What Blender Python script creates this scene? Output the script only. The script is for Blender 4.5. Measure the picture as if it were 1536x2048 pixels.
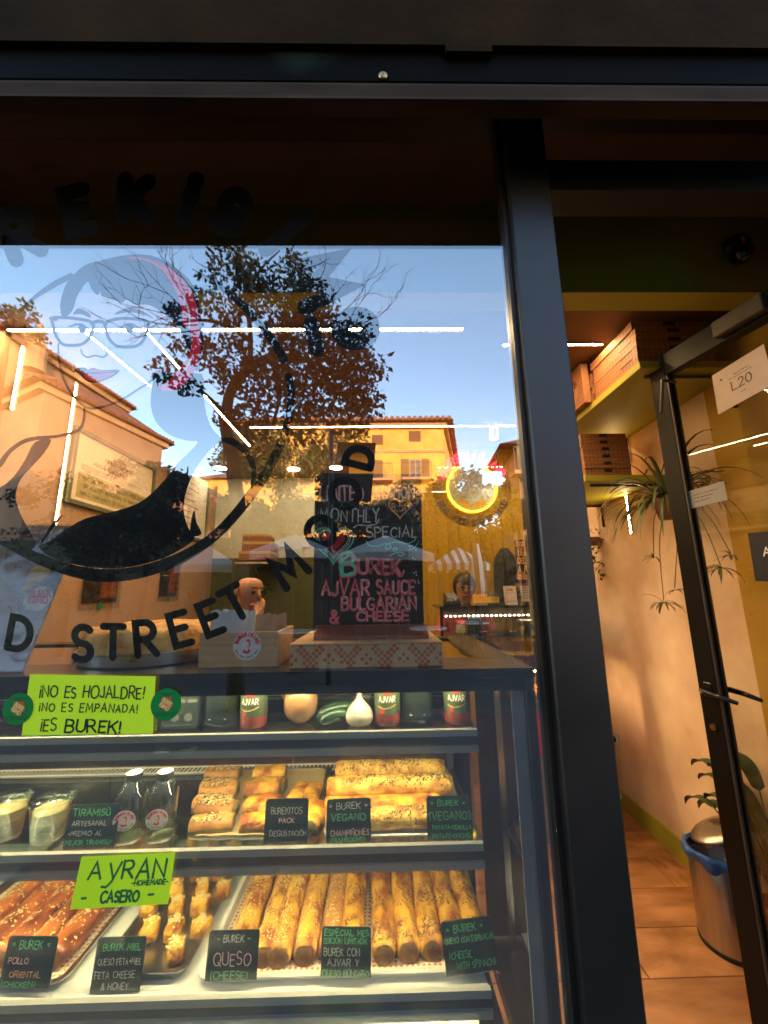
import bpy, bmesh, math, random
from mathutils import Vector, Matrix, Quaternion
R = math.radians
random.seed(7)
scene = bpy.context.scene
for o in list(bpy.data.objects): bpy.data.objects.remove(o)
COL = scene.collection

# ------------------------------------------------------------------ camera
F = 790.0                                   # focal length in pixels of the 1536 x 2048 frame
CAM = Vector((0.0, -0.90, 1.50))
PITCH, YAW, ROLL = R(11.2), R(1.0), R(0.8)
fw = Vector((math.sin(YAW)*math.cos(PITCH), math.cos(YAW)*math.cos(PITCH), math.sin(PITCH)))
rt = Vector((math.cos(YAW), -math.sin(YAW), 0))
up = rt.cross(fw)
rt, up = rt*math.cos(ROLL) - up*math.sin(ROLL), up*math.cos(ROLL) + rt*math.sin(ROLL)
cam_data = bpy.data.cameras.new('camera')
cam_data.sensor_fit = 'VERTICAL'; cam_data.sensor_height = 36.0
cam_data.lens = F/2048*36.0
cam_data.clip_start = 0.02; cam_data.clip_end = 2000
cam = bpy.data.objects.new('camera', cam_data)
m = Matrix((rt, up, -fw)).transposed().to_4x4(); m.translation = CAM
cam.matrix_world = m
COL.objects.link(cam); scene.camera = cam

# ------------------------------------------------------------------ sky, sun, exposure
SUN_EL, SUN_AZ = R(12.0), R(24.0)           # the low sun stands behind the shop, slightly to the right
sun_dir = Vector((math.sin(SUN_AZ)*math.cos(SUN_EL), math.cos(SUN_AZ)*math.cos(SUN_EL), math.sin(SUN_EL)))
world = bpy.data.worlds.new('World'); scene.world = world; world.use_nodes = True
nt = world.node_tree
sky = nt.nodes.new('ShaderNodeTexSky'); sky.sky_type = 'NISHITA'; sky.sun_disc = False
sky.sun_elevation = SUN_EL; sky.sun_rotation = SUN_AZ
sky.air_density = 0.9; sky.dust_density = 0.2; sky.ozone_density = 1.0
bg = nt.nodes['Background']; bg.inputs['Strength'].default_value = 0.15
nt.links.new(sky.outputs['Color'], bg.inputs['Color'])
sd = bpy.data.lights.new('sun', 'SUN'); sd.energy = 2.0; sd.angle = R(0.5); sd.color = (1.0, 0.57, 0.25)
so = bpy.data.objects.new('sun', sd); so.rotation_euler = sun_dir.to_track_quat('Z', 'Y').to_euler(); COL.objects.link(so)
vs = scene.view_settings
vs.view_transform = 'Standard'; vs.look = 'None'; vs.gamma = 1.0; vs.use_curve_mapping = False
vs.exposure = 2.7
scene.render.engine = 'CYCLES'
cy = scene.cycles
cy.use_denoising = True; cy.denoiser = 'OPENIMAGEDENOISE'
cy.max_bounces = 9; cy.diffuse_bounces = 3; cy.glossy_bounces = 4; cy.transmission_bounces = 6; cy.transparent_max_bounces = 28
cy.caustics_reflective = False; cy.caustics_refractive = False
cy.sample_clamp_indirect = 6.0
cy.filter_width = 1.6

# ------------------------------------------------------------------ geometry of the view (for measuring places)
def ray(px, py):
    return fw + rt*((px-768)/F) + up*((1024-py)/F)
def at(px, py, Y):                          # point on the plane y = Y
    d = ray(px, py); return CAM + d*((Y-CAM.y)/d.y)
def atx(px, py, X):
    d = ray(px, py); return CAM + d*((X-CAM.x)/d.x)
def atz(px, py, Z):
    d = ray(px, py); return CAM + d*((Z-CAM.z)/d.z)
def atp(px, py, p, n):
    d = ray(px, py); return CAM + d*((p-CAM).dot(n)/d.dot(n))
def mir(px, py, D):                         # a place in the street that the window shows mirrored: D metres in front of the shop
    p = at(px, py, D); return Vector((p.x, -p.y, p.z))

# ------------------------------------------------------------------ helpers
def tag(o, label=None, cat=None, group=None, kind=None):
    if label: o['label'] = label
    if cat: o['category'] = cat
    if group: o['group'] = group
    if kind: o['kind'] = kind
    return o
ORG = {}
def thing(name, label, cat, loc=(0,0,0), rz=0, group=None):
    o = bpy.data.objects.new(name, None); COL.objects.link(o)
    o.empty_display_size = 0.05
    o.location = loc; o.rotation_euler = (0, 0, rz)
    tag(o, label, cat, group)
    ORG[o] = Vector(loc)
    return o
class MB:
    def __init__(s): s.v = []; s.f = []; s.m = []
    def add(s, vs, fs, mi=0):
        b = len(s.v); s.v += [Vector(p) for p in vs]
        for f in fs: s.f.append(tuple(i+b for i in f)); s.m.append(mi)
        return s
    def box(s, x0, x1, y0, y1, z0, z1, mi=0, M=None):
        vs = [Vector((x, y, z)) for z in (z0, z1) for y in (y0, y1) for x in (x0, x1)]
        if M is not None: vs = [M @ p for p in vs]
        return s.add(vs, [(0,2,3,1), (4,5,7,6), (0,1,5,4), (2,6,7,3), (0,4,6,2), (1,3,7,5)], mi)
    def quad(s, a, b, c, d, mi=0): return s.add([a, b, c, d], [(0,1,2,3)], mi)
    def slab(s, a, b, c, d, n, mi=0):         # quad a b c d given a thickness vector n
        a, b, c, d = map(Vector, (a, b, c, d)); n = Vector(n)
        return s.add([a,b,c,d,a+n,b+n,c+n,d+n], [(0,1,2,3),(7,6,5,4),(0,4,5,1),(1,5,6,2),(2,6,7,3),(3,7,4,0)], mi)
    def poly(s, pts, n, mi=0):                # extruded polygon (any outline), thickness vector n
        from mathutils.geometry import tessellate_polygon
        pts = [Vector(p) for p in pts]; n = Vector(n); k = len(pts)
        tr = tessellate_polygon([pts])
        fs = [tuple(t) for t in tr] + [tuple(reversed([i+k for i in t])) for t in tr]
        fs += [(i, (i+1) % k, (i+1) % k+k, i+k) for i in range(k)]
        return s.add(pts+[p+n for p in pts], fs, mi)
    def tube(s, pts, rad, seg=8, mi=0, cap=True):
        pts = [Vector(p) for p in pts]
        if not isinstance(rad, (list, tuple)): rad = [rad]*len(pts)
        vs = []; fs = []; prev = None
        for i, p in enumerate(pts):
            t = (pts[min(i+1, len(pts)-1)]-pts[max(i-1, 0)])
            t = t.normalized() if t.length > 1e-9 else Vector((0,0,1))
            if prev is None:
                a = t.orthogonal().normalized()
            else:
                a = (prev - t*prev.dot(t)); a = a.normalized() if a.length > 1e-6 else t.orthogonal().normalized()
            prev = a; b = t.cross(a)
            for k in range(seg):
                an = 2*math.pi*k/seg
                vs.append(p + (a*math.cos(an)+b*math.sin(an))*rad[i])
        for i in range(len(pts)-1):
            for k in range(seg):
                k2 = (k+1) % seg
                fs.append((i*seg+k, i*seg+k2, (i+1)*seg+k2, (i+1)*seg+k))
        if cap:
            fs.append(tuple(range(seg-1, -1, -1))); fs.append(tuple((len(pts)-1)*seg+k for k in range(seg)))
        return s.add(vs, fs, mi)
    def lathe(s, prof, seg=24, c=(0,0,0), mi=0, a0=0, sx=1, sy=1):
        c = Vector(c); vs = []; fs = []
        for r, z in prof:
            for k in range(seg):
                an = a0+2*math.pi*k/seg
                vs.append(c+Vector((r*math.cos(an)*sx, r*math.sin(an)*sy, z)))
        for i in range(len(prof)-1):
            for k in range(seg):
                k2 = (k+1) % seg
                fs.append((i*seg+k, i*seg+k2, (i+1)*seg+k2, (i+1)*seg+k))
        if prof[0][0] > 1e-6: fs.append(tuple(range(seg-1, -1, -1)))
        if prof[-1][0] > 1e-6: fs.append(tuple((len(prof)-1)*seg+k for k in range(seg)))
        return s.add(vs, fs, mi)
    def ball(s, c, rx, ry=None, rz=None, seg=16, rings=10, mi=0, M=None):
        ry = ry or rx; rz = rz or rx; c = Vector(c)
        vs = []; fs = []
        for i in range(rings+1):
            th = math.pi*i/rings
            for k in range(seg):
                an = 2*math.pi*k/seg
                p = Vector((rx*math.sin(th)*math.cos(an), ry*math.sin(th)*math.sin(an), rz*math.cos(th)))
                if M is not None: p = M @ p
                vs.append(c+p)
        for i in range(rings):
            for k in range(seg):
                k2 = (k+1) % seg
                fs.append((i*seg+k, (i+1)*seg+k, (i+1)*seg+k2, i*seg+k2))
        return s.add(vs, fs, mi)
    def disc(s, c, ex, ey, r, seg=24, mi=0, n=None, th=0):
        c = Vector(c); ring = [c+(ex*math.cos(2*math.pi*k/seg)+ey*math.sin(2*math.pi*k/seg))*r for k in range(seg)]
        if th:
            return s.poly(ring, Vector(n)*th, mi)
        return s.add(ring, [tuple(range(seg))], mi)
    def mesh(s, name, mats, org=Vector(), smooth=False, bevel=0):
        me = bpy.data.meshes.new(name)
        me.from_pydata([tuple(p-org) for p in s.v], [], s.f)
        for mt in (mats if isinstance(mats, (list, tuple)) else [mats]): me.materials.append(mt)
        me.polygons.foreach_set('material_index', s.m)
        if smooth: me.polygons.foreach_set('use_smooth', [True]*len(s.f))
        if smooth or bevel:
            bm = bmesh.new(); bm.from_mesh(me)
            bmesh.ops.remove_doubles(bm, verts=bm.verts, dist=1e-5)
            if bevel:
                bmesh.ops.bevel(bm, geom=list(bm.edges), offset=bevel, segments=1, affect='EDGES', clamp_overlap=True)
            bm.to_mesh(me); bm.free()
        me.update()
        return me
    def build(s, name, mats, parent=None, smooth=False, bevel=0, local=False, auto=None):
        if local: org = Vector()
        elif parent is not None: org = ORG[parent]
        else:
            n = len(s.v); org = sum(s.v, Vector())/max(n, 1); org.z = min(p.z for p in s.v)
        o = bpy.data.objects.new(name, s.mesh(name, mats, org, smooth, bevel)); COL.objects.link(o)
        if auto: # smooth with hard edges
            o.data.polygons.foreach_set('use_smooth', [True]*len(o.data.polygons))
            o.data.set_sharp_from_angle(angle=R(auto))
        if parent is not None: o.parent = parent; ORG[o] = org
        else:
            o.location = org; ORG[o] = org
        return o
def obj_from(me, name, parent=None, loc=(0,0,0), rot=(0,0,0), sc=None):
    o = bpy.data.objects.new(name, me); COL.objects.link(o)
    o.location = loc; o.rotation_euler = rot
    if sc: o.scale = sc
    if parent is not None: o.parent = parent
    return o
def copy_tree(o, parent=None):
    c = o.copy(); COL.objects.link(c); c.parent = parent
    for ch in list(o.children): copy_tree(ch, c)
    return c
def struct(mb, name, mat, **k):
    return tag(mb.build(name, mat, **k), kind='structure')
def catmull(pts, n=6, closed=False):
    out = []; k = len(pts); rng = k if closed else k-1
    def g(i): return pts[i % k] if closed else pts[max(0, min(k-1, i))]
    for i in range(rng):
        p0, p1, p2, p3 = g(i-1), g(i), g(i+1), g(i+2)
        for j in range(n):
            t = j/n
            out.append(tuple(0.5*((2*p1[a])+(-p0[a]+p2[a])*t+(2*p0[a]-5*p1[a]+4*p2[a]-p3[a])*t*t+(-p0[a]+3*p1[a]-3*p2[a]+p3[a])*t**3) for a in range(len(p1))))
    if not closed: out.append(tuple(pts[-1]))
    return out

# ------------------------------------------------------------------ strokes and lettering
def ribbon(pts, w, closed=False, rnd=True):
    """flat band along a 2-D polyline with round ends; w: width or list of widths"""
    P = [Vector((p[0], p[1])) for p in pts]
    Q = [P[0]]
    ww = w if isinstance(w, (list, tuple)) else [w]*len(P)
    W = [ww[0]]
    for p, x in zip(P[1:], ww[1:]):
        if (p-Q[-1]).length > 1e-7: Q.append(p); W.append(x)
    P = Q; n = len(P)
    if n < 2: return [], []
    vs = []; fs = []
    for i in range(n):
        if closed: a, b = P[(i-1) % n], P[(i+1) % n]
        else: a, b = P[max(i-1, 0)], P[min(i+1, n-1)]
        d1 = (P[i]-a); d2 = (b-P[i])
        d1 = d1.normalized() if d1.length > 1e-9 else d2.normalized()
        d2 = d2.normalized() if d2.length > 1e-9 else d1
        t = d1+d2; t = t.normalized() if t.length > 1e-6 else d1
        nn = Vector((-t.y, t.x)); c = max(0.45, nn.dot(Vector((-d1.y, d1.x))))
        vs += [P[i]+nn*(W[i]/2/c), P[i]-nn*(W[i]/2/c)]
    for i in range(n if closed else n-1):
        j = (i+1) % n
        fs.append((2*i, 2*i+1, 2*j+1, 2*j))
    if rnd and not closed:
        for i, d in ((0, P[0]-P[1]), (n-1, P[-1]-P[-2])):
            d = d.normalized(); b = len(vs); k = 5; nn = Vector((-d.y, d.x))
            for q in range(1, k):
                an = math.pi*q/k - math.pi/2
                vs.append(P[i]+(d*math.cos(an)+nn*math.sin(an))*(W[i]/2))
            a0, a1 = (2*i, 2*i+1)
            l, r_ = (a0, a1) if (vs[a0]-vs[b]).length < (vs[a1]-vs[b]).length else (a1, a0)
            fs.append(tuple([l]+list(range(b, b+k-1))+[r_]))
    return vs, fs
def arc(cx, cy, rx, ry, a0, a1, n=9):
    return [(cx+rx*math.cos(R(a0+(a1-a0)*i/n)), cy+ry*math.sin(R(a0+(a1-a0)*i/n))) for i in range(n+1)]
GL = {
 'A': (.62, [[(0,0),(.31,1),(.62,0)], [(.11,.36),(.51,.36)]]),
 'B': (.55, [[(0,0),(0,1),(.26,1)]+arc(.26,.76,.24,.24,90,-90)+[(.05,.52)], [(.05,.52),(.28,.52)]+arc(.28,.26,.27,.26,90,-90)+[(0,0)]]),
 'C': (.6, [arc(.36,.5,.36,.5,48,312,14)]),
 'D': (.6, [[(0,0),(0,1),(.2,1)]+arc(.2,.5,.4,.5,90,-90,12)+[(0,0)]]),
 'E': (.48, [[(.48,1),(0,1),(0,0),(.48,0)], [(0,.52),(.4,.52)]]),
 'F': (.46, [[(.46,1),(0,1),(0,0)], [(0,.5),(.38,.5)]]),
 'G': (.66, [arc(.36,.5,.36,.5,48,330,14)+[(.66,.42),(.4,.42)]]),
 'H': (.56, [[(0,0),(0,1)], [(.56,0),(.56,1)], [(0,.5),(.56,.5)]]),
 'I': (.06, [[(.03,0),(.03,1)]]),
 'i': (.1, [[(.05,0),(.05,.72)], [(.05,.95),(.05,1.0)]]),
 'J': (.4, [[(.4,1),(.4,.25)]+arc(.2,.22,.2,.22,0,-170)]),
 'K': (.56, [[(0,0),(0,1)], [(.54,1),(.04,.46)], [(.18,.6),(.56,0)]]),
 'L': (.46, [[(0,1),(0,0),(.46,0)]]),
 'M': (.72, [[(0,0),(.08,1),(.36,.3),(.64,1),(.72,0)]]),
 'N': (.58, [[(0,0),(0,1),(.58,0),(.58,1)]]),
 'O': (.74, [arc(.37,.5,.37,.5,90,450,20)]),
 'P': (.52, [[(0,0),(0,1),(.26,1)]+arc(.26,.74,.26,.26,90,-90)+[(0,.48)]]),
 'Q': (.74, [arc(.37,.5,.37,.5,90,450,20), [(.48,.25),(.74,-.06)]]),
 'R': (.55, [[(0,0),(0,1),(.26,1)]+arc(.26,.74,.25,.26,90,-90)+[(.02,.48)], [(.22,.48),(.55,0)]]),
 'S': (.5, [arc(.25,.75,.24,.25,40,270,9)+arc(.25,.25,.25,.25,90,-140,9)[1:]]),
 'T': (.6, [[(0,1),(.6,1)], [(.3,1),(.3,0)]]),
 'U': (.56, [[(0,1),(0,.3)]+arc(.28,.28,.28,.28,180,360,9)+[(.56,1)]]),
 'V': (.6, [[(0,1),(.3,0),(.6,1)]]),
 'W': (.84, [[(0,1),(.2,0),(.42,.8),(.64,0),(.84,1)]]),
 'X': (.56, [[(0,0),(.56,1)], [(0,1),(.56,0)]]),
 'Y': (.56, [[(0,1),(.28,.5),(.56,1)], [(.28,.5),(.28,0)]]),
 'y': (.5, [[(0,.7),(.22,.12)], [(.5,.75),(.2,-.05),(.0,-.28),(-.2,-.25)]]),
 'Z': (.54, [[(0,1),(.54,1),(0,0),(.54,0)]]),
 '0': (.52, [arc(.26,.5,.26,.5,90,450,16)]),
 '1': (.2, [[(0,.8),(.18,1),(.18,0)]]),
 '2': (.5, [arc(.25,.74,.24,.26,160,-30,8)+[(0,0),(.5,0)]]),
 '3': (.5, [arc(.22,.75,.24,.25,140,-90,8), arc(.22,.26,.27,.26,90,-140,8)]),
 '5': (.5, [[(.46,1),(.08,1),(.05,.55)]+arc(.22,.32,.27,.32,110,-140,9)]),
 '6': (.5, [arc(.3,.6,.3,.4,60,180,6)+arc(.25,.28,.25,.28,180,540,12)]),
 '8': (.5, [arc(.25,.76,.2,.24,-90,270,12), arc(.25,.26,.25,.26,90,450,12)]),
 '&': (.6, [[(.6,0),(.12,.7)]+arc(.27,.8,.16,.19,190,-30,8)+[(.1,.4)]+arc(.24,.22,.22,.22,160,320,7)+[(.58,.42)]]),
 '!': (.08, [[(.04,1),(.04,.32)], [(.04,.06),(.04,.0)]]),
 '¡': (.08, [[(.04,.7),(.04,0)], [(.04,.98),(.04,.92)]]),
 '-': (.34, [[(0,.5),(.34,.5)]]), '=': (.34, [[(0,.62),(.34,.62)], [(0,.4),(.34,.4)]]),
 '+': (.36, [[(0,.5),(.36,.5)], [(.18,.32),(.18,.68)]]), '.': (.06, [[(.03,.0),(.03,.04)]]), ',': (.08, [[(.05,.04),(.0,-.12)]]),
 '(': (.2, [arc(.3,.5,.28,.6,120,240,8)]), ')': (.2, [arc(-.1,.5,.28,.6,60,-60,8)]),
 '#': (.5, [[(.1,0),(.2,1)], [(.3,0),(.4,1)], [(0,.65),(.5,.65)], [(0,.35),(.5,.35)]]),
 '*': (.3, [[(0,.5),(.3,.5)], [(.15,.35),(.15,.65)]]),
 ' ': (.34, []),
}
ACC = {'Ñ': 'N', 'Á': 'A', 'Í': 'I', 'Ó': 'O', 'Ú': 'U', 'Ù': 'U', 'É': 'E'}
def text_strokes(s, h, sp=.2, jit=0.0, rng=None, wsc=1.0):
    """strokes of a line of lettering, baseline at 0; returns strokes, width"""
    rng = rng or random
    x = 0; out = []
    for ch in s:
        base = ACC.get(ch, ch)
        if base not in GL: base = base.upper()
        w, st = GL.get(base, GL[' '])
        st = [list(q) for q in st]
        if ch in ACC:
            st.append([(w*.5-.16+.32*i/5, 1.16+.05*math.sin(i*1.3)) for i in range(6)] if ch == 'Ñ' else ([(w*.5+.12,1.14),(w*.5-.08,1.3)] if ch == 'Ù' else [(w*.5-.06,1.13),(w*.5+.12,1.3)]))
        dy = rng.uniform(-1, 1)*jit*.6; ro = rng.uniform(-1, 1)*jit*.9; ks = 1+rng.uniform(-1, 1)*jit*1.2
        for q in st:
            qq = []
            for (a, b) in q:
                a2 = a*wsc*ks; b2 = b*ks
                a3 = a2-b2*ro; b3 = b2+a2*ro*.4
                qq.append(((x+a3+rng.uniform(-1, 1)*jit*.18)*h, (b3+dy+rng.uniform(-1, 1)*jit*.18)*h))
            out.append(qq)
        x += w*wsc*ks+sp
    return out, max(0, (x-sp))*h
def put_strokes(mb, strokes, fn, w, mi=0):
    """fn(x, y, k) -> 3-D point; each stroke one step of 0.15 mm further out"""
    for i, s in enumerate(strokes):
        v, f = ribbon(s, w)
        mb.add([fn(p.x, p.y, .00012*(i % 4)) for p in v], f, mi)
class Frame:
    def __init__(s, o, ex, ey, n): s.o, s.ex, s.ey, s.n = Vector(o), Vector(ex).normalized(), Vector(ey).normalized(), Vector(n).normalized()
    def __call__(s, x, y, k=0): return s.o+s.ex*x+s.ey*y+s.n*k
def line_on(mb, fr, s, x0, x1, y, h, w, jit=.0, mi=0, fit=True, sp=.2, rng=None, wsc=1.0):
    """a line of lettering fitted between x0 and x1 of a frame, baseline y"""
    st, W = text_strokes(s, h, sp=sp, jit=jit, rng=rng, wsc=wsc)
    k = (x1-x0)/W if fit and W > 0 else 1
    put_strokes(mb, [[(x0+a*k, y+b) for a, b in q] for q in st], fr, w, mi)
def arc_text(mb, fr, s, r, h, a0, a1, w, inside=False, mi=0):
    """lettering along a circle about the frame's origin, from angle a0 to a1 (degrees)"""
    n = len(s)
    for i, ch in enumerate(s):
        an = R(a0+(a1-a0)*(i+.5)/n)
        st, W = text_strokes(ch, h)
        rot = an-math.pi/2 if not inside else an+math.pi/2
        c, sn = math.cos(rot), math.sin(rot)
        cx, cy_ = r*math.cos(an), r*math.sin(an)
        put_strokes(mb, [[(cx+(a-W/2)*c-(b-h/2)*sn, cy_+(a-W/2)*sn+(b-h/2)*c) for a, b in q] for q in st], fr, w, mi)

def fine_print(mb, fr, x0, x1, y, h, w=None, rng=random.Random(11), mi=0):
    """a line of print too small to read: uneven little marks"""
    x = x0
    while x < x1:
        L = h*rng.uniform(.5, 2.6); L = min(L, x1-x)
        v, f = ribbon([(x, y+h*.3), (x+L, y+h*rng.uniform(.2, .4))], w or h*.55, rnd=False)
        mb.add([fr(p.x, p.y, 0) for p in v], f, mi); x += L+h*rng.uniform(.35, .6)

# ------------------------------------------------------------------ materials (all node based)
MT = {}
def mat(name, c, c2=None, sc=6.0, rough=.5, bump=0.0, bsc=None, metal=0.0, spec=.5, stretch=(1,1,1), detail=4, coat=0.0, contrast=(.35,.65), sub=0.0, trans=0.0, ior=1.45, rvar=0.0):
    if name in MT: return MT[name]
    mt = bpy.data.materials.new(name); mt.use_nodes = True; MT[name] = mt
    n = mt.node_tree.nodes; l = mt.node_tree.links; b = n['Principled BSDF']
    b.inputs['Roughness'].default_value = rough; b.inputs['Metallic'].default_value = metal
    b.inputs['Specular IOR Level'].default_value = spec; b.inputs['Coat Weight'].default_value = coat
    b.inputs['Transmission Weight'].default_value = trans; b.inputs['IOR'].default_value = ior
    if sub: b.inputs['Subsurface Weight'].default_value = sub; b.inputs['Subsurface Radius'].default_value = (.01,.005,.003)
    b.inputs['Base Color'].default_value = (*c, 1)
    mt.diffuse_color = (*c, 1)
    c2 = c2 or tuple(min(1, x*.82) for x in c)
    tc = n.new('ShaderNodeTexCoord'); mp = n.new('ShaderNodeMapping'); oi = n.new('ShaderNodeObjectInfo')
    mul = n.new('ShaderNodeVectorMath'); mul.operation = 'SCALE'; mul.inputs[0].default_value = (37.1, 17.3, 29.7)
    l.new(oi.outputs['Random'], mul.inputs['Scale']); l.new(mul.outputs[0], mp.inputs['Location'])
    mp.inputs['Scale'].default_value = stretch
    l.new(tc.outputs['Object'], mp.inputs['Vector'])
    nz = n.new('ShaderNodeTexNoise'); nz.inputs['Scale'].default_value = sc; nz.inputs['Detail'].default_value = detail
    l.new(mp.outputs[0], nz.inputs['Vector'])
    cr = n.new('ShaderNodeValToRGB'); cr.color_ramp.elements[0].position = contrast[0]; cr.color_ramp.elements[1].position = contrast[1]
    cr.color_ramp.elements[0].color = (*c2, 1); cr.color_ramp.elements[1].color = (*c, 1)
    l.new(nz.outputs['Fac'], cr.inputs['Fac']); l.new(cr.outputs['Color'], b.inputs['Base Color'])
    if rvar:
        mr = n.new('ShaderNodeMapRange'); mr.inputs['To Min'].default_value = max(0, rough-rvar); mr.inputs['To Max'].default_value = min(1, rough+rvar)
        l.new(nz.outputs['Fac'], mr.inputs['Value']); l.new(mr.outputs[0], b.inputs['Roughness'])
    if bump:
        nb = n.new('ShaderNodeTexNoise'); nb.inputs['Scale'].default_value = bsc or sc*6; nb.inputs['Detail'].default_value = 5
        l.new(mp.outputs[0], nb.inputs['Vector'])
        bp = n.new('ShaderNodeBump'); bp.inputs['Strength'].default_value = min(1, bump); bp.inputs['Distance'].default_value = .004 if bump < .8 else .009
        l.new(nb.outputs['Fac'], bp.inputs['Height']); l.new(bp.outputs[0], b.inputs['Normal'])
    return mt
def emit(name, c, s):
    if name in MT: return MT[name]
    mt = bpy.data.materials.new(name); mt.use_nodes = True; MT[name] = mt
    n = mt.node_tree.nodes; l = mt.node_tree.links; n.remove(n['Principled BSDF'])
    e = n.new('ShaderNodeEmission'); e.inputs['Color'].default_value = (*c, 1); e.inputs['Strength'].default_value = s
    l.new(e.outputs[0], n['Material Output'].inputs['Surface'])
    return mt
def pane(name, tint=(.97,.98,.97), base=.08, fres=1.0, rough=0.0, gloss=(1,1,1), spots=False):
    """sheet of coated glass: clear, with a mirror share that grows at grazing angles"""
    if name in MT: return MT[name]
    mt = bpy.data.materials.new(name); mt.use_nodes = True; MT[name] = mt
    n = mt.node_tree.nodes; l = mt.node_tree.links; n.remove(n['Principled BSDF'])
    t = n.new('ShaderNodeBsdfTransparent'); t.inputs['Color'].default_value = (*tint, 1)
    g = n.new('ShaderNodeBsdfGlossy'); g.inputs['Roughness'].default_value = rough; g.inputs['Color'].default_value = (*gloss, 1)
    lw = n.new('ShaderNodeLayerWeight'); lw.inputs['Blend'].default_value = .5
    pw_ = n.new('ShaderNodeMath'); pw_.operation = 'POWER'; pw_.inputs[1].default_value = 5.0; l.new(lw.outputs['Facing'], pw_.inputs[0])
    fr = n.new('ShaderNodeMath'); fr.operation = 'MULTIPLY_ADD'; fr.inputs[1].default_value = .96; fr.inputs[2].default_value = .04; l.new(pw_.outputs[0], fr.inputs[0])
    ma = n.new('ShaderNodeMath'); ma.operation = 'MULTIPLY_ADD'; ma.use_clamp = True
    ma.inputs[1].default_value = fres; ma.inputs[2].default_value = base
    l.new(fr.outputs[0], ma.inputs[0])
    mx = n.new('ShaderNodeMixShader'); l.new(ma.outputs[0], mx.inputs[0]); l.new(t.outputs[0], mx.inputs[1]); l.new(g.outputs[0], mx.inputs[2])
    out = mx
    if spots:   # dust specks and drip marks on the glass
        tc = n.new('ShaderNodeTexCoord'); vz = n.new('ShaderNodeTexVoronoi'); vz.inputs['Scale'].default_value = 42
        l.new(tc.outputs['Object'], vz.inputs['Vector'])
        lt = n.new('ShaderNodeMath'); lt.operation = 'LESS_THAN'; lt.inputs[1].default_value = .05; l.new(vz.outputs['Distance'], lt.inputs[0])
        nz = n.new('ShaderNodeTexNoise'); nz.inputs['Scale'].default_value = 5; l.new(tc.outputs['Object'], nz.inputs['Vector'])
        gt = n.new('ShaderNodeMath'); gt.operation = 'GREATER_THAN'; gt.inputs[1].default_value = .56; l.new(nz.outputs['Fac'], gt.inputs[0])
        mu = n.new('ShaderNodeMath'); mu.operation = 'MULTIPLY'; l.new(lt.outputs[0], mu.inputs[0]); l.new(gt.outputs[0], mu.inputs[1])
        m3 = n.new('ShaderNodeMath'); m3.operation = 'MULTIPLY'; m3.inputs[1].default_value = .16; l.new(mu.outputs[0], m3.inputs[0])
        d = n.new('ShaderNodeBsdfDiffuse'); d.inputs['Color'].default_value = (.6,.58,.5,1)
        m2 = n.new('ShaderNodeMixShader'); l.new(m3.outputs[0], m2.inputs[0]); l.new(mx.outputs[0], m2.inputs[1]); l.new(d.outputs[0], m2.inputs[2]); out = m2
    l.new(out.outputs[0], n['Material Output'].inputs['Surface'])
    return mt
def dots(name, ground, ink, k, thr=.45, rough=.6, axes=(0, 1), mode='dot'):
    """printed paper or card: a lattice of dots or diamonds in ink on the ground colour"""
    if name in MT: return MT[name]
    mt = bpy.data.materials.new(name); mt.use_nodes = True; MT[name] = mt
    n = mt.node_tree.nodes; l = mt.node_tree.links; b = n['Principled BSDF']; b.inputs['Roughness'].default_value = rough
    tc = n.new('ShaderNodeTexCoord'); sp = n.new('ShaderNodeSeparateXYZ'); l.new(tc.outputs['Object'], sp.inputs[0])
    def M(op, a, bb=None):
        q = n.new('ShaderNodeMath'); q.operation = op
        for i, v in enumerate((a, bb)):
            if v is None: continue
            if isinstance(v, (int, float)): q.inputs[i].default_value = v
            else: l.new(v, q.inputs[i])
        return q.outputs[0]
    x = M('MULTIPLY', M('ADD', sp.outputs[axes[0]], sp.outputs[2] if axes == (0, 1) and mode == 'side' else 0.0), k); y = M('MULTIPLY', sp.outputs[axes[1]], k)
    a = M('SINE', M('ADD', x, y)); c = M('SINE', M('SUBTRACT', x, y))
    p = M('MULTIPLY', a, c)
    a3 = M('SINE', M('MULTIPLY', M('ADD', x, y), .25)); c3 = M('SINE', M('MULTIPLY', M('SUBTRACT', x, y), .25))
    big = M('ADD', M('GREATER_THAN', M('ABSOLUTE', M('MULTIPLY', a3, c3)), .12), 0.0)
    fac = M('MULTIPLY', M('GREATER_THAN', p, thr), big)
    nz = n.new('ShaderNodeTexNoise'); nz.inputs['Scale'].default_value = 30; l.new(tc.outputs['Object'], nz.inputs['Vector'])
    cr = n.new('ShaderNodeValToRGB'); cr.color_ramp.elements[0].color = (*[q*.85 for q in ground], 1); cr.color_ramp.elements[1].color = (*ground, 1)
    l.new(nz.outputs['Fac'], cr.inputs['Fac'])
    mx = n.new('ShaderNodeMixRGB'); l.new(fac, mx.inputs[0]); l.new(cr.outputs[0], mx.inputs[1]); mx.inputs[2].default_value = (*ink, 1)
    l.new(mx.outputs[0], b.inputs['Base Color'])
    return mt

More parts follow.
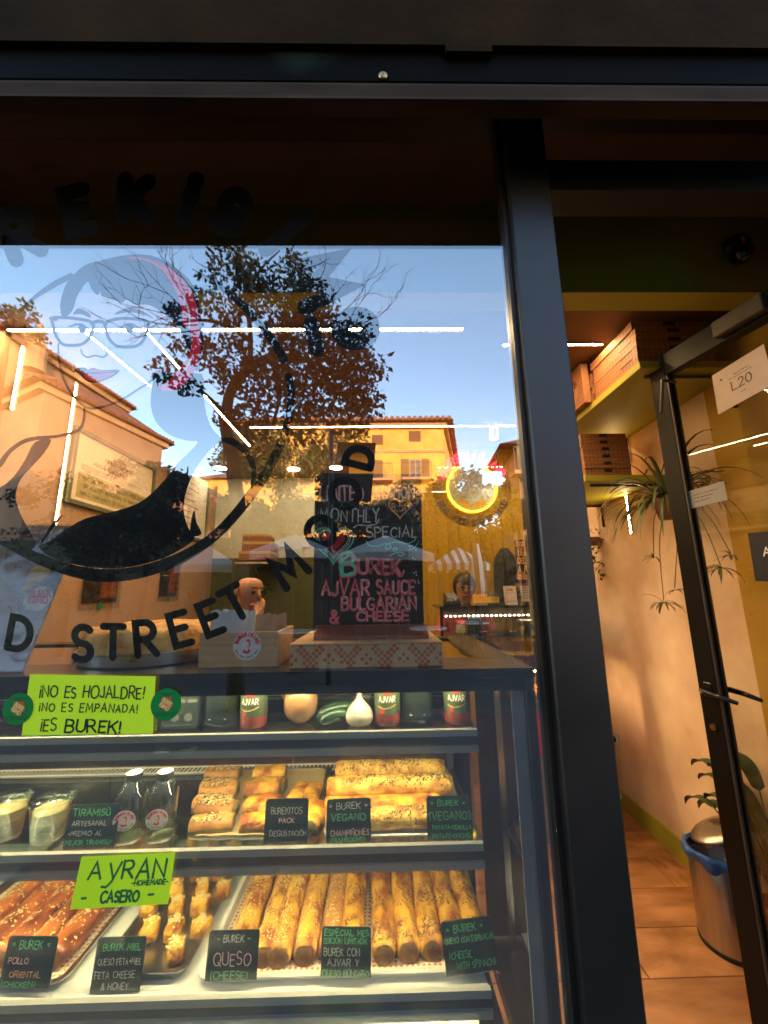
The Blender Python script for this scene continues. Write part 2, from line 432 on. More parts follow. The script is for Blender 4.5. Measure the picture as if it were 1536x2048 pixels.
black_metal = mat('black_metal', (.016,.0125,.010), (.009,.0075,.006), sc=5, rough=.40, bump=.05, bsc=90, spec=.6, rvar=.10, detail=8)
door_metal = mat('door_metal', (.007,.0065,.006), (.005,.0045,.004), sc=3, rough=.4, spec=.22, bump=.04, bsc=90, rvar=.08)
fascia_m = mat('fascia_paint', (.034,.018,.0065), (.020,.011,.004), sc=5, rough=.8, bump=.5, bsc=45, spec=.03)
shutter_m = mat('shutter_metal', (.0042,.0032,.0018), (.016,.024,.016), sc=2.2, rough=.5, bump=.2, bsc=20, metal=.0, spec=.02, contrast=(.30,.40))
lip_m = mat('shutter_lip', (.066,.042,.028), (.03,.019,.012), sc=9, rough=.7, bump=.2, spec=.04, stretch=(.2,1,1))
brass = mat('brass', (.55,.38,.16), (.35,.22,.09), sc=30, rough=.35, metal=1)
glass_shop = pane('glass_shop', (.97,.98,.97), base=.19, fres=.6, spots=True)
glass_clear = pane('glass_back', (.985,.99,.985), base=.0, fres=.0)
glass_case = pane('glass_case', (.95,.97,.95), base=.035, fres=1.0, spots=True)
glass_end = pane('glass_end', (.60,.63,.60), base=.34, fres=1.2)
glass_thin = pane('glass_thin', (.90,.93,.90), base=.03, fres=1.4)
glass_door = pane('glass_door', (.93,.93,.90), base=.02, fres=.7)
acrylic = pane('acrylic', (.97,.97,.97), base=.05, fres=1.3)
vinyl_black = mat('vinyl_black', (.006,.006,.007), (.004,.004,.004), rough=.6, spec=.15)
vinyl_red = mat('vinyl_red', (.88,.02,.04), (.8,.016,.035), rough=.55, spec=.2)
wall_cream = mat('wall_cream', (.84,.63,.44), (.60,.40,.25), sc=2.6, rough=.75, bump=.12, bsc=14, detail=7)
wall_back_m = mat('wall_pale', (.62,.60,.46), (.56,.54,.40), sc=2, rough=.8, bump=.05)
olive = mat('olive_paint', (.42,.39,.045), (.37,.34,.036), sc=3, rough=.6, bump=.05)
olive_dark = mat('olive_deep', (.075,.085,.022), (.06,.07,.018), sc=3, rough=.6)
mustard = mat('mustard_paint', (.46,.27,.012), (.40,.23,.008), sc=2.5, rough=.55, bump=.05)
mustard_v = mat('mustard_panel', (.48,.285,.012), (.38,.22,.006), sc=9, rough=.5, bump=.06, stretch=(1.2,1,.03))
ceil_brown = mat('ceiling_brown', (.21,.118,.072), (.17,.095,.058), sc=2, rough=.6, spec=.3)
led_top = emit('led_top', (1.0,.86,.50), 13.0)
ceil_dark = mat('ceiling_dark', (.14,.108,.075), (.11,.085,.06), rough=.8)
steel = mat('steel', (.55,.54,.52), (.42,.41,.39), sc=8, rough=.28, metal=1, stretch=(1,1,.2))
alu = mat('aluminium', (.66,.66,.62), (.52,.52,.5), sc=6, rough=.25, metal=1, stretch=(.1,1,1))
rail_alu = mat('rail_aluminium', (.56,.55,.50), (.38,.37,.34), sc=7, rough=.4, metal=.25, stretch=(.15,1,1))
dark_steel = mat('dark_steel', (.075,.068,.06), (.05,.045,.04), sc=8, rough=.45, metal=.3)
white_enamel = mat('white_enamel', (.74,.73,.68), (.66,.65,.6), sc=6, rough=.25, coat=.3)
chrome_white = mat('white_plastic', (.78,.77,.72), (.7,.69,.65), sc=12, rough=.35)
paper = mat('paper', (.80,.78,.72), (.74,.72,.66), sc=14, rough=.8)
parchment = mat('parchment', (.62,.47,.25), (.52,.37,.18), sc=12, rough=.6, bump=.3, bsc=9)
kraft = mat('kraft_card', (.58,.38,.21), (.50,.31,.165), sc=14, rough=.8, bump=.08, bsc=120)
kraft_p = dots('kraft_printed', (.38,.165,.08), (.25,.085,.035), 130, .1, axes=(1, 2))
kraft_f = dots('kraft_printed_front', (.30,.13,.06), (.20,.07,.03), 130, .1, axes=(0, 2))  # darker copy of the printed card, shade of the fronts put into its colour
liner = dots('tray_liner', (.80,.66,.47), (.46,.13,.06), 260, .3)
wood_light = mat('oak', (.62,.40,.21), (.50,.30,.15), sc=5, rough=.5, bump=.06, stretch=(.6,6,12), detail=8)
wood_red = mat('mahogany', (.26,.085,.055), (.15,.045,.03), sc=4, rough=.38, bump=.06, stretch=(.6,7,14), detail=8)
slate = mat('chalkboard', (.022,.022,.024), (.034,.034,.036), sc=7, rough=.5, spec=.3)
slate_green = mat('sign_slate', (.018,.03,.024), (.028,.042,.034), sc=14, rough=.4, spec=.4)
card_green = mat('neon_green_card', (.66,.90,.012), (.60,.84,.010), sc=5, rough=.75)
ink = mat('ink_black', (.012,.014,.012), rough=.6); ink_green = mat('ink_green', (.02,.14,.05), rough=.6)
ch_white = mat('chalk_white', (.95,.92,.88), (.75,.72,.68), sc=160, rough=.9)
ch_pink = mat('chalk_pink', (.95,.22,.24), (.8,.13,.15), sc=160, rough=.9)
ch_rose = mat('chalk_rose', (.95,.60,.56), (.85,.45,.42), sc=160, rough=.9)
ch_red = mat('chalk_red', (.62,.05,.07), (.42,.03,.04), sc=120, rough=.9)
ch_teal = mat('chalk_teal', (.18,.78,.50), (.10,.55,.34), sc=160, rough=.9)
ch_orange = mat('chalk_orange', (.95,.46,.16), (.8,.34,.1), sc=160, rough=.9)
ch_green = mat('chalk_green', (.16,.66,.25), (.10,.46,.16), sc=260, rough=.9)
ch_grey = mat('chalk_grey', (.78,.74,.64), (.50,.47,.40), sc=260, rough=.9)
st_green = mat('sticker_green', (.008,.20,.04), (.006,.17,.035), rough=.35)
st_red = mat('sticker_red', (.66,.05,.02), rough=.5); st_cream = mat('sticker_cream', (.78,.62,.2), rough=.5)
st_white = mat('sticker_white', (.80,.78,.76), (.76,.74,.72), rough=.5)
pastry = mat('pastry_gold', (.84,.44,.035), (.32,.075,.005), sc=38, rough=.5, bump=1, bsc=110, contrast=(.36,.60), coat=.05, stretch=(1,.6,1))
pastry_pale = mat('pastry_pale', (.84,.54,.10), (.46,.17,.014), sc=34, rough=.55, bump=.8, bsc=70, contrast=(.34,.62), coat=.04)
pastry_red = mat('pastry_red', (.56,.16,.028), (.15,.028,.006), sc=24, rough=.36, bump=.8, bsc=55, contrast=(.35,.62), coat=.25, stretch=(1,.5,1))
pastry_brown = mat('pastry_brown', (.58,.26,.055), (.34,.13,.025), sc=30, rough=.45, bump=.7, bsc=60, contrast=(.3,.6))
pastry_end = mat('pastry_inside', (.34,.18,.05), (.17,.08,.02), sc=60, rough=.7, bump=.5, bsc=90)
filling = mat('filling_green', (.24,.20,.04), (.12,.11,.02), sc=70, rough=.7, bump=.4)
sesame = mat('sesame', (.86,.68,.30), (.78,.54,.18), sc=80, rough=.5)
poppy = mat('black_seed', (.03,.028,.024), (.06,.05,.035), sc=80, rough=.5)
leaf_m = mat('leaf', (.045,.075,.022), (.022,.04,.012), sc=3, rough=.5)
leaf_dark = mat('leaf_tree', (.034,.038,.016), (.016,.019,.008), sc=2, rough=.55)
bark = mat('bark', (.05,.038,.028), (.02,.016,.012), sc=10, rough=.9, bump=.8)
led = emit('led_warm', (1.0,.64,.28), 56.0)
led_side = emit('led_wall', (1.0,.64,.27), 20.0)
led_case = emit('led_case', (1.0,.82,.46), 19.0)
led_rear = emit('led_rear', (1.0,.62,.28), 26.0)
spot_m = emit('downlight', (1.0,.86,.58), 14.0)
neon_red = emit('neon_red', (1.0,.03,.05), 1.3)
neon_yel = emit('neon_yellow', (1.0,.62,.03), 1.4)

# ================================================================== THE SHELL OF THE SHOP
WL, WR, YB = -1.78, 1.66, 3.40              # inner faces of the side walls and the back wall
ZC = 2.75                                   # main ceiling
# ground and floor
mb = MB(); mb.quad((-150,-300,-.006), (150,-300,-.006), (150,60,-.006), (-150,60,-.006))
pav = mat('plaza_paving', (.075,.066,.058), (.05,.045,.04), sc=1.2, rough=.8, bump=.3, bsc=20)
struct(mb, 'plaza_ground', pav)
fl = MB(); fl.box(WL, WR, .0, YB, -.004, .012)
floor_o = struct(fl, 'shop_floor', mat('grout', (.05,.03,.02), rough=.9))
plank_m = mat('wood_tile', (.52,.25,.10), (.24,.10,.035), sc=3.2, rough=.42, bump=.25, bsc=30, stretch=(1.2,4,1), detail=8, contrast=(.3,.7))
pl = MB(); pl.box(-.598, .598, -.1135, .1135, 0, .008)
pl_me = pl.mesh('floor_tile', plank_m, bevel=.0015)
fo = ORG[floor_o]
for r in range(15):
    yc = .12+.23*r
    if yc+.115 > YB: break
    x = WL+.01-[.35, .8, .1][r % 3]
    while x < WR-.01:
        c, d = max(WL+.01, x+.002), min(WR-.01, x+1.198)
        if d-c > .03: obj_from(pl_me, 'floor_tile', floor_o, Vector(((c+d)/2, yc, .012))-fo, sc=((d-c)/1.196, 1, 1))
        x += 1.2
# side walls, back wall, ceiling
mb = MB(); mb.box(WL-.12, WL, .06, YB, 0, 3.05)
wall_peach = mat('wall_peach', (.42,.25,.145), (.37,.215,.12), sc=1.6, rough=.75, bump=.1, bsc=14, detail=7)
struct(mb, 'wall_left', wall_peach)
mb = MB(); mb.box(WR, WR+.12, .92, YB, 0, 3.05); mb.box(WR-.002, WR+.12, .06, .92, 0, 3.05, 1)
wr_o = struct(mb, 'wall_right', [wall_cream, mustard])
mb = MB(); mb.box(WR-.014, WR-.0005, .92, YB, .013, .13); mb.build('skirting_board', olive, wr_o)
mb = MB(); mb.box(WL, -.25, YB, YB+.1, 0, 3.05); mb.box(WL+.001, -.25, YB-.004, YB, .02, 1.86, 1)
struct(mb, 'wall_back', [wall_back_m, olive_dark])
mb = MB(); mb.box(-.25, WR, 2.5, 2.62, 0, 3.05); mb.box(-.25, -.13, 2.62, YB, 0, 3.05)
bw = struct(mb, 'partition_wall', mustard_v)
for k in range(20):                         # tongue-and-groove boards on the mustard partition
    x0 = -.25+k*.0955
    mb = MB(); mb.box(x0+.0015, x0+.094, 2.492, 2.4995, .02, ZC-.002); mb.build('board', mustard_v, bw)
mb = MB(); mb.box(WL, WR, .47, YB, ZC, ZC+.1)
struct(mb, 'ceiling', ceil_brown)
mb = MB(); mb.box(WL, WR, .03, .47, 3.0, 3.1)
struct(mb, 'ceiling_entrance', ceil_dark)
mb = MB(); mb.box(WL+.001, WR-.003, .40, .50, 2.60, 3.0)
struct(mb, 'ceiling_beam', olive)

# ================================================================== FACADE
fa = thing('shop_building', 'dark front of the shop building above and beside the window', 'building', (-.2,-.05,0))
stone = mat('facade_render', (.30,.26,.21), (.24,.20,.16), sc=2, rough=.85, bump=.3)
mb = MB(); mb.box(-9, 9, -.20, .06, 3.35, 7.8); mb.build('upper_wall', stone, fa)
mb = MB(); mb.box(-9, -2.05, -.14, .06, 0, 3.35); mb.build('pier', stone, fa)
mb = MB(); mb.box(1.62, 9, -.14, .06, 0, 3.35); mb.build('pier', stone, fa)
mb = MB(); mb.box(-9, 9, .06, 4.2, 3.15, 3.35); mb.build('slab', stone, fa)
mb = MB(); mb.box(-9, 9, 3.6, 4.2, 0, 3.15); mb.build('rear_wall', stone, fa)
mb = MB(); mb.box(-2.05, 1.62, -.20, -.188, 2.765, 3.35); mb.box(-2.05, 1.62, -.188, .06, 3.1, 3.35)
mb.build('fascia_board', fascia_m, fa)
p = at(935, 92, -.19)
mb = MB(); mb.box(p.x-.055, p.x+.055, -.2005, -.187, 2.745, 2.7645); mb.build('cover_plate', fascia_m, fa)
# roller shutter, wound up: the bottom bar and its first slats hang below the fascia
sh = thing('roller_shutter', 'wound-up roller shutter with a brass lock above the window', 'shutter', (-.2,-.17,2.6))
mb = MB(); mb.box(-2.04, 1.61, -.186, -.166, 2.672, 2.80); mb.build('bottom_bar', shutter_m, sh, bevel=.003)
mb = MB()
prof = [(-.197,2.604), (-.160,2.604), (-.160,2.668), (-.186,2.668), (-.193,2.650), (-.193,2.618)]
vs = [Vector((x, a, b)) for x in (-2.04, 1.61) for a, b in prof]; k = len(prof)
mb.add(vs, [tuple(range(k)), tuple(range(2*k-1, k-1, -1))]+[(i, i+k, (i+1) % k+k, (i+1) % k) for i in range(k)])
mb.build('bottom_lip', lip_m, sh)
for i in range(3):
    z = 2.804+i*.07
    mb = MB(); mb.box(-2.04, 1.61, -.182, -.170, z, z+.066); mb.build('slat', shutter_m, sh, bevel=.004)
p = at(766, 152, -.188)
lk = MB(); lk.lathe([(.011,0), (.011,.004), (.008,.006), (.003,.006)], 20)
lko = obj_from(lk.mesh('lock', brass, smooth=True), 'lock', sh, Vector((p.x, -.186, p.z))-ORG[sh], (R(90), 0, 0))
kb = MB(); kb.box(-.001, .001, -.004, .004, .006, .0068); obj_from(kb.mesh('keyhole', ink), 'keyhole', lko)

# ------------------------------------------------------------------ the window with its frame and vinyl lettering
X0, XM0, XM1 = -2.05, None, None
a = at(1022, 700, 0); b_ = at(1140, 1189, 0)
XM0 = at(1064, 900, -.03).x; XM1 = at(1160, 900, -.03).x
wi = thing('shop_window', 'large shop window with black frame, lettering and a portrait emblem', 'window', ((X0+XM0)/2, 0, 0))
mb = MB(); mb.box(X0, XM0, -.03, .05, 2.82, 3.1); mb.build('frame_head', door_metal, wi, bevel=.002)
mb = MB(); mb.box(X0, XM0, -.03, .05, 0, .10); mb.build('frame_sill', black_metal, wi, bevel=.002)
mb = MB(); mb.box(X0-.01, X0+.06, -.032, .052, .10, 2.82); mb.build('frame_jamb', black_metal, wi, bevel=.002)
mb = MB(); mb.box(XM0-.012, XM0-.0005, -.012, .03, .10, 2.82); mb.build('glazing_bead', black_metal, wi)
mb = MB(); mb.box(XM0, XM1, -.035, .045, 0, 3.1); mb.build('mullion', black_metal, wi, bevel=.004)
pn = MB(); x0, x1, z0, z1 = X0+.05, XM0-.006, .09, 2.83
pn.add([(x,y,z) for z in (z0,z1) for y in (0,.006) for x in (x0,x1)], [(0,1,5,4),(2,6,7,3)], 0)
pn.add([(x,y,z) for z in (z0,z1) for y in (0,.006) for x in (x0,x1)], [(0,4,6,2),(1,3,7,5)], 1)
pn.build('glass_pane', [glass_shop, glass_clear], wi)
VY = .0052                                  # the vinyl is bonded to the inner face, so that face no longer mirrors there
def gp(y=VY): return lambda px, py, k=0: at(px, py, y-k)
def vin_strokes(name, strokes, w, mt=None, y=VY, smooth=4):
    mb = MB(); f = gp(y)
    for i, s in enumerate(strokes):
        if isinstance(s[0], tuple) and len(s[0]) == 3:
            s2 = catmull(s, smooth); v, fc = ribbon([(a, b) for a, b, c in s2], [c for a, b, c in s2])
        else:
            v, fc = ribbon(catmull(s, smooth) if smooth > 1 else s, w)
        mb.add([f(p.x, p.y, .0001*(i % 3)) for p in v], fc)
    return mb.build(name, mt or vinyl_black, wi)
def vin_poly(name, pts, mt=None, y=VY, n=4):
    mb = MB(); f = gp(y); q = [f(a, b) for a, b in catmull(pts, n, True)]
    mb.poly(q, (0, .0004, 0)); return mb.build(name, mt or vinyl_black, wi)
def vin_letter(ch, cx, cy_, h, rot, w, wsc=1.0, name='letter', skew=0):
    st, W = text_strokes(ch, h, wsc=wsc); c, s = math.cos(R(rot)), math.sin(R(rot)); out = []
    for q in st:
        out.append([(cx+(a-W/2+skew*(b-h/2))*c+(b-h/2)*s, cy_+(a-W/2+skew*(b-h/2))*s-(b-h/2)*c) for a, b in q])
    mb = MB(); f = gp(VY)
    for i, q in enumerate(out):
        v, fc = ribbon(q, w)
        mb.add([f(p.x, p.y, .0001*(i % 3)) for p in v], fc)
    return mb.build(name, vinyl_black, wi)
# upper arc: BUREKiSiMO, bold
vin_letter('B', -170, 690, 92, -60, 30); vin_letter('U', -90, 560, 92, -42, 30)
vin_letter('R', 40, 468, 88, -22, 31, 1.1)
vin_letter('E', 155, 421, 78, -13, 31, 1.05)
vin_letter('K', 272, 398, 74, 4, 32, 1.15)
vin_letter('i', 380, 400, 84, 16, 34)
vin_letter('S', 463, 424, 76, 26, 31, 1.15)
vin_letter('I', 570, 468, 98, 52, 31)
vin_letter('M', 640, 560, 92, 70, 33, 1.25)
vin_letter('O', 711, 657, 62, 82, 36, 1.12)
vin_letter('I', 628, 672, 54, -14, 30)
# lower arc: FOOD STREET MOOD, round monoline
for ch, cx, cy_, h, ro in (('F',-225,1095,64,44), ('O',-150,1172,64,28), ('O',-62,1232,64,16), ('D',40,1268,62,11), ('S',165,1287,66,4), ('T',226,1284,62,1), ('R',292,1277,64,-5), ('E',360,1258,62,-15), ('E',421,1236,62,-21), ('T',470,1206,62,-29)):
    vin_letter(ch, cx, cy_, h, ro, 14.5, 1.08)
vin_letter('M', 577, 1135, 60, -38, 16, 1.3)
vin_letter('O', 642, 1063, 56, -50, 15, 1.3)
vin_letter('O', 690, 987, 56, -65, 15, 1.3)
vin_letter('D', 719, 914, 52, -76, 15, 1.05)
# ring round the portrait
vin_strokes('ring', [[(385,538,3),(430,566,10),(480,605,14),(520,648,15),(550,688,16),(568,720,16)],
                     [(577,752,14),(583,790,15),(576,840,16),(560,890,17),(535,940,19),(505,985,20),(470,1030,20),(430,1071,20),(380,1106,22),(330,1129,24),(270,1146,25),(203,1151,26),(140,1140,24),(78,1118,22),(30,1094,20),(-20,1066,20),(-70,1030,18),(-120,970,16)],
                     [(142,551,10),(110,567,11),(75,590,8),(44,615,3)]], 16)
def z3(pts): return [(x/2.954, 480+y/2.954) for x, y in pts]
def z5(pts): return [(x/2.954, 800+y/2.954) for x, y in pts]
vin_poly('hair', z3([(365,450),(355,380),(375,300),(410,230),(500,150),(600,120),(720,92),(850,85),(960,115),(1060,180),(1130,250),(1170,350),(1190,480),(1200,600),(1190,700),(1165,775),(1130,730),(1105,650),(1080,560),(1010,470),(940,415),(870,380),(800,380),(745,350),(720,368),(650,345),(600,330),(590,300),(575,325),(540,290),(520,245),(490,270),(450,340),(430,410),(390,450)]), n=3)
vin_poly('hair_band', z3([(740,107),(800,100),(900,120),(1000,165),(1080,235),(1135,310),(1165,400),(1170,480),(1186,600),(1180,680),(1150,770),(1090,850),(1000,895),(930,868),(1005,828),(1060,760),(1110,690),(1132,610),(1120,520),(1082,505),(1075,420),(1050,330),(1000,235),(940,165),(850,118)]), vinyl_red, y=VY-.0008, n=3)
vin_strokes('band_fold', [z3([(1085,330),(1110,400),(1120,470),(1118,520)]), z3([(1070,790),(1110,740),(1140,680)])], 3, st_white, VY-.0012)
for pts in ([(310,460),(375,458),(440,463),(545,488),(536,560),(490,612),(420,622),(365,612),(328,560),(312,500)], [(622,490),(680,468),(760,462),(868,482),(865,550),(825,615),(760,632),(690,625),(645,585),(626,530)]):
    mb = MB(); f = gp(); v, fc = ribbon(catmull(z3(pts), 4, True), 6, closed=True)
    mb.add([f(p.x, p.y) for p in v], fc); mb.build('glasses_rim', vinyl_black, wi)
vin_strokes('glasses_bridge', [z3([(540,492),(585,478),(625,494)]), z3([(300,462),(330,468)])], 7)
vin_poly('eyebrow', z3([(430,440),(458,404),(500,415),(532,440),(528,458),(490,440),(455,436)]))
vin_poly('eyebrow', z3([(678,438),(720,410),(770,400),(840,418),(905,462),(850,440),(770,425),(715,432)]))
vin_strokes('eyelid', [[(a, b, c) for (a, b), c in zip(z3([(408,512),(450,498),(490,504),(525,530)]), (2,4,5,2))]], 4)
vin_strokes('eyelid', [[(a, b, c) for (a, b), c in zip(z3([(685,542),(730,505),(780,498),(835,532)]), (2,4,5,2))]], 4)
vin_poly('iris', z3([(462,512),(485,500),(508,514),(505,536),(485,545),(465,535)]))
vin_poly('iris', z3([(742,512),(765,500),(788,514),(785,536),(765,545),(745,535)]))
vin_strokes('nose', [z3([(478,648),(488,676),(520,692),(560,682),(600,692)]), z3([(608,692),(634,672),(616,640)])], 3.2)
vin_poly('lips', z3([(440,765),(490,752),(520,766),(545,754),(600,768),(705,768),(655,812),(565,842),(510,832),(478,800)]))
vin_poly('upper_lip', z3([(490,768),(520,772),(545,762),(600,772),(672,774),(600,780),(500,778)]), vinyl_red, VY-.0008)
vin_poly('lower_lip', z3([(496,798),(580,792),(682,782),(620,818),(556,832),(512,824)]), vinyl_red, VY-.0008)
vin_strokes('face_line', [[(a, b, c) for (a, b), c in zip(z3([(345,612),(346,690),(365,790),(400,870),(450,940),(520,992),(600,987),(700,952),(800,892),(890,832),(922,782)]), (3,4,5,5,5,5,5,4,4,4,3))]], 4)
vin_poly('ponytail', z3([(925,770),(905,830),(890,950),(905,1040),(950,1110),(1020,1160),(1110,1185),(1168,1192),(1120,1250)])+z5([(1050,372),(1000,440),(900,548),(800,618),(650,664),(500,702),(400,760),(300,830),(228,866),(300,925),(420,968),(600,992),(780,985),(960,935),(1090,868),(1150,815),(1115,760),(1085,660),(1095,560),(1125,470),(1175,375),(1245,290),(1320,226)])+z3([(1310,1170),(1252,1112),(1216,1020),(1202,900),(1190,790),(1050,800)]), n=3)
vin_poly('dress', z5([(-40,560),(30,500),(90,440),(150,350),(205,250),(300,232),(262,310),(190,390),(120,470),(92,560),(110,650),(160,750),(212,850),(150,895),(60,838),(-40,780)]), n=3)
vin_poly('hair_tip', z5([(372,678),(330,730),(262,830),(238,850),(268,790),(310,728)]))
vin_poly('sleeve', z5([(1148,650),(1160,720),(1190,792),(1128,800),(1128,720)]))
vin_strokes('shoulder_line', [[(a, b, c) for (a, b), c in zip(z5([(-60,420),(0,378),(50,310),(120,255),(200,228),(330,215),(430,192),(480,160),(497,100),(498,30)]), (12,11,9,8,8,6,6,6,5,4))]], 6)
vin_strokes('shoulder_line', [[(a, b, c) for (a, b), c in zip(z5([(1312,232),(1370,245),(1430,285),(1480,350),(1500,420),(1490,500)]), (8,14,13,12,10,8))]], 6)

# handwritten card and the two round stickers on the pane, and the second card
def card_on_glass(name, quad, y, mt, label):
    o = thing(name, label, 'card', tuple(at(*quad[3], y)))
    P = [at(a, b, y) for a, b in quad]
    mb = MB(); mb.slab(P[0], P[1], P[2], P[3], (0, .0006, 0)); mb.build('sheet', mt, o)
    ex = (P[1]-P[0]); ey = (P[0]-P[3])
    fr = Frame(P[3]+Vector((0,-.0004,0)), ex, ey, (0,-1,0))
    return o, fr, ex.length, ey.length
rg = random.Random(3)
CY = -.0022
o, fr, W, H = card_on_glass('notice_card', [(60,1349),(311,1353),(305,1467),(43,1471)], CY, card_green, 'neon green card reading NO ES HOJALDRE, on the window between round stickers')
mb = MB(); line_on(mb, fr, '¡NO ES HOJALDRE!', .10*W, .92*W, .63*H, .19*H, .0030, .10, rng=rg); mb.build('lettering', ink, o)
mb = MB(); line_on(mb, fr, '¡NO ES EMPANADA!', .11*W, .88*W, .40*H, .13*H, .0024, .10, rng=rg, sp=.3); mb.build('lettering', ink, o)
mb = MB(); line_on(mb, fr, '¡ES', .14*W, .26*W, .08*H, .19*H, .0028, .08, rng=rg); line_on(mb, fr, 'BUREK!', .33*W, .76*W, .07*H, .19*H, .0040, .08, rng=rg); mb.build('lettering', ink, o)
o, fr, W, H = card_on_glass('notice_card', [(163,1714),(350,1705),(336,1808),(140,1819)], CY, card_green, 'neon green card reading AYRAN CASERO, hanging below the bottles')
mb = MB()
line_on(mb, fr, 'A', .12*W, .25*W, .56*H, .32*H, .0042, .05, rng=rg); line_on(mb, fr, 'y', .33*W, .45*W, .52*H, .46*H, .0040, .0, rng=rg)
line_on(mb, fr, 'RAN', .48*W, .93*W, .54*H, .34*H, .0046, .06, rng=rg); mb.build('lettering', ink_green, o); mb = MB(); line_on(mb, fr, '-HOMEMADE-', .60*W, .98*W, .40*H, .09*H, .0022, .06, rng=rg); mb.build('lettering', ink_green, o); mb = MB()
line_on(mb, fr, 'CASERO', .30*W, .70*W, .10*H, .20*H, .0042, .06, rng=rg); mb.build('lettering', ink_green, o); mb = MB(); line_on(mb, fr, '-', .10*W, .14*W, .15*H, .1*H, .004, rng=rg); mb.build('dash', ink_green, o); mb = MB(); line_on(mb, fr, '-', .80*W, .85*W, .16*H, .1*H, .004, rng=rg)
mb.build('dash', ink_green, o)
for (cx, cy_, lab) in ((36,1418,'round green sticker on the window left of the green card'), (332,1409,'round green sticker on the window right of the green card')):
    c = at(cx, cy_, CY-.0012); r = at(cx+31, cy_, CY).x-c.x
    o = thing('round_sticker', lab, 'sticker', tuple(c-Vector((0,0,r))))
    mb = MB(); mb.disc(c, Vector((1,0,0)), Vector((0,0,1)), r, 36, 0, (0,1,0), .0005); mb.build('disc', st_green, o)
    fr = Frame(c+Vector((0,-.0004,0)), (math.cos(.22),0,-math.sin(.22)), (math.sin(.22),0,math.cos(.22)), (0,-1,0))
    mb = MB(); pts = [(math.cos(t)*r*.42*(1+.14*math.cos(5*t+.4)), math.sin(t)*r*.42*(1+.14*math.cos(5*t+.4))) for t in [i*2*math.pi/40 for i in range(40)]]
    mb.poly([fr(a, b+.002, .0001) for a, b in pts], (0,.0003,0)); mb.build('badge', st_red, o)
    mb = MB(); line_on(mb, Frame(fr.o+Vector((0,-.0004,0)), (.86,0,-.5), (.5,0,.86), (0,-1,0)), 'BUREK', -r*.34, r*.34, r*.06, r*.24, .0017)
    line_on(mb, Frame(fr.o+Vector((0,-.0004,0)), (.86,0,-.5), (.5,0,.86), (0,-1,0)), 'ISIMO', -r*.34, r*.34, -r*.26, r*.24, .0017); mb.build('lettering', st_cream, o)
    mb = MB(); f0 = Frame(fr.o, (1,0,0), (0,0,1), (0,-1,0))
    for yy, hw in ((.66,.5), (.54,.25), (-.55,.8), (-.68,.62)): fine_print(mb, f0, -r*hw, r*hw, r*yy, r*.07)
    tag(mb.build('small_print', ink, o), kind='stuff')

# ================================================================== THE GLASS DISPLAY CASE BEHIND THE WINDOW
CX0, CX1, CF, CB = -1.6, at(1075, 1500, .07).x, .06, .68
ZT = 1.322                                  # top of the counter
S1, S2, S3, S4 = 1.182, .953, .690, .40     # shelf tops
SX = at(952, 1480, .1).x                    # right end of the shelves
ca = thing('display_case', 'refrigerated glass display case with three lit shelves behind the window', 'display case', ((CX0+CX1)/2, .37, 0))
mb = MB(); mb.box(CX0, CX1-.03, CF+.02, CB, 0, .36); mb.build('plinth', dark_steel, ca)
ct = MB(); xi0, xi1, yi0, yi1 = CX0+.06, CX1-.10, CF+.14, CB-.05
ct.box(CX0, CX1, CF-.012, yi0, ZT-.022, ZT); ct.box(CX0, CX1, yi1, CB+.02, ZT-.022, ZT)
ct.box(CX0, xi0, yi0, yi1, ZT-.022, ZT); ct.box(xi1, CX1, yi0, yi1, ZT-.022, ZT)
ct.build('counter_top', mat('top_edge', (.028,.027,.024), (.02,.019,.017), rough=.25, sc=4), ca)
mb = MB(); mb.box(xi0, xi1, yi0+.0005, yi1-.0005, ZT-.012, ZT-.006); mb.build('top_glass', pane('glass_top', (.72,.74,.55), base=.10, fres=1.5), ca)
mb = MB(); mb.box(CX0, CX1-.01, CF-.004, CF+.012, ZT-.050, ZT-.0225); mb.build('front_band', mat('front_band', (.022,.018,.014), rough=.5, sc=3, spec=.15), ca)
mb = MB(); mb.box(CX0, CX1-.022, CF, CF+.005, .36, ZT-.0505); mb.build('front_glass', glass_case, ca)
mb = MB(); mb.box(CX1-.022, CX1, CF-.005, CF+.028, .0, ZT-.0225); mb.build('corner_post', black_metal, ca, bevel=.002)
mb = MB(); mb.box(CX1-.018, CX1-.012, CF+.03, CB, .36, ZT-.0225); mb.build('end_glass', glass_end, ca)
mb = MB(); mb.box(CX1-.052, CX1-.023, CF+.0055, CF+.010, .36, ZT-.051); mb.build('corner_strip', mat('strip_mirrored_paving', (.42,.42,.44), (.30,.30,.33), sc=5, rough=.2, coat=.4), ca)  # opaque grey stands in for paving mirrored in the corner glass
mb = MB(); mb.box(CX0, CX0+.02, CF+.005, CB, .36, ZT-.0225); mb.build('end_panel', dark_steel, ca)
back_m = mat('case_back', (.055,.036,.026), (.035,.024,.018), sc=4, rough=.12, metal=.35)
for i in range(3):
    x0 = CX0+.03+i*(CX1-.06-CX0)/3
    mb = MB(); mb.box(x0+.004, x0+(CX1-.06-CX0)/3-.004, CB-.03-(i % 2)*.012, CB-.022-(i % 2)*.012, .37, ZT-.03); mb.build('sliding_door', back_m, ca, bevel=.002)
for x in (SX+.012,):
    mb = MB(); mb.box(x, x+.022, CB-.055, CB-.045, .37, ZT-.03); mb.build('shelf_upright', alu, ca)
def down_light(mb, x0, x1, y0, y1, z0, z1):   # lit only on its underside
    mb.box(x0, x1, y0, y1, z0, z1, 1); mb.m[-6] = 0
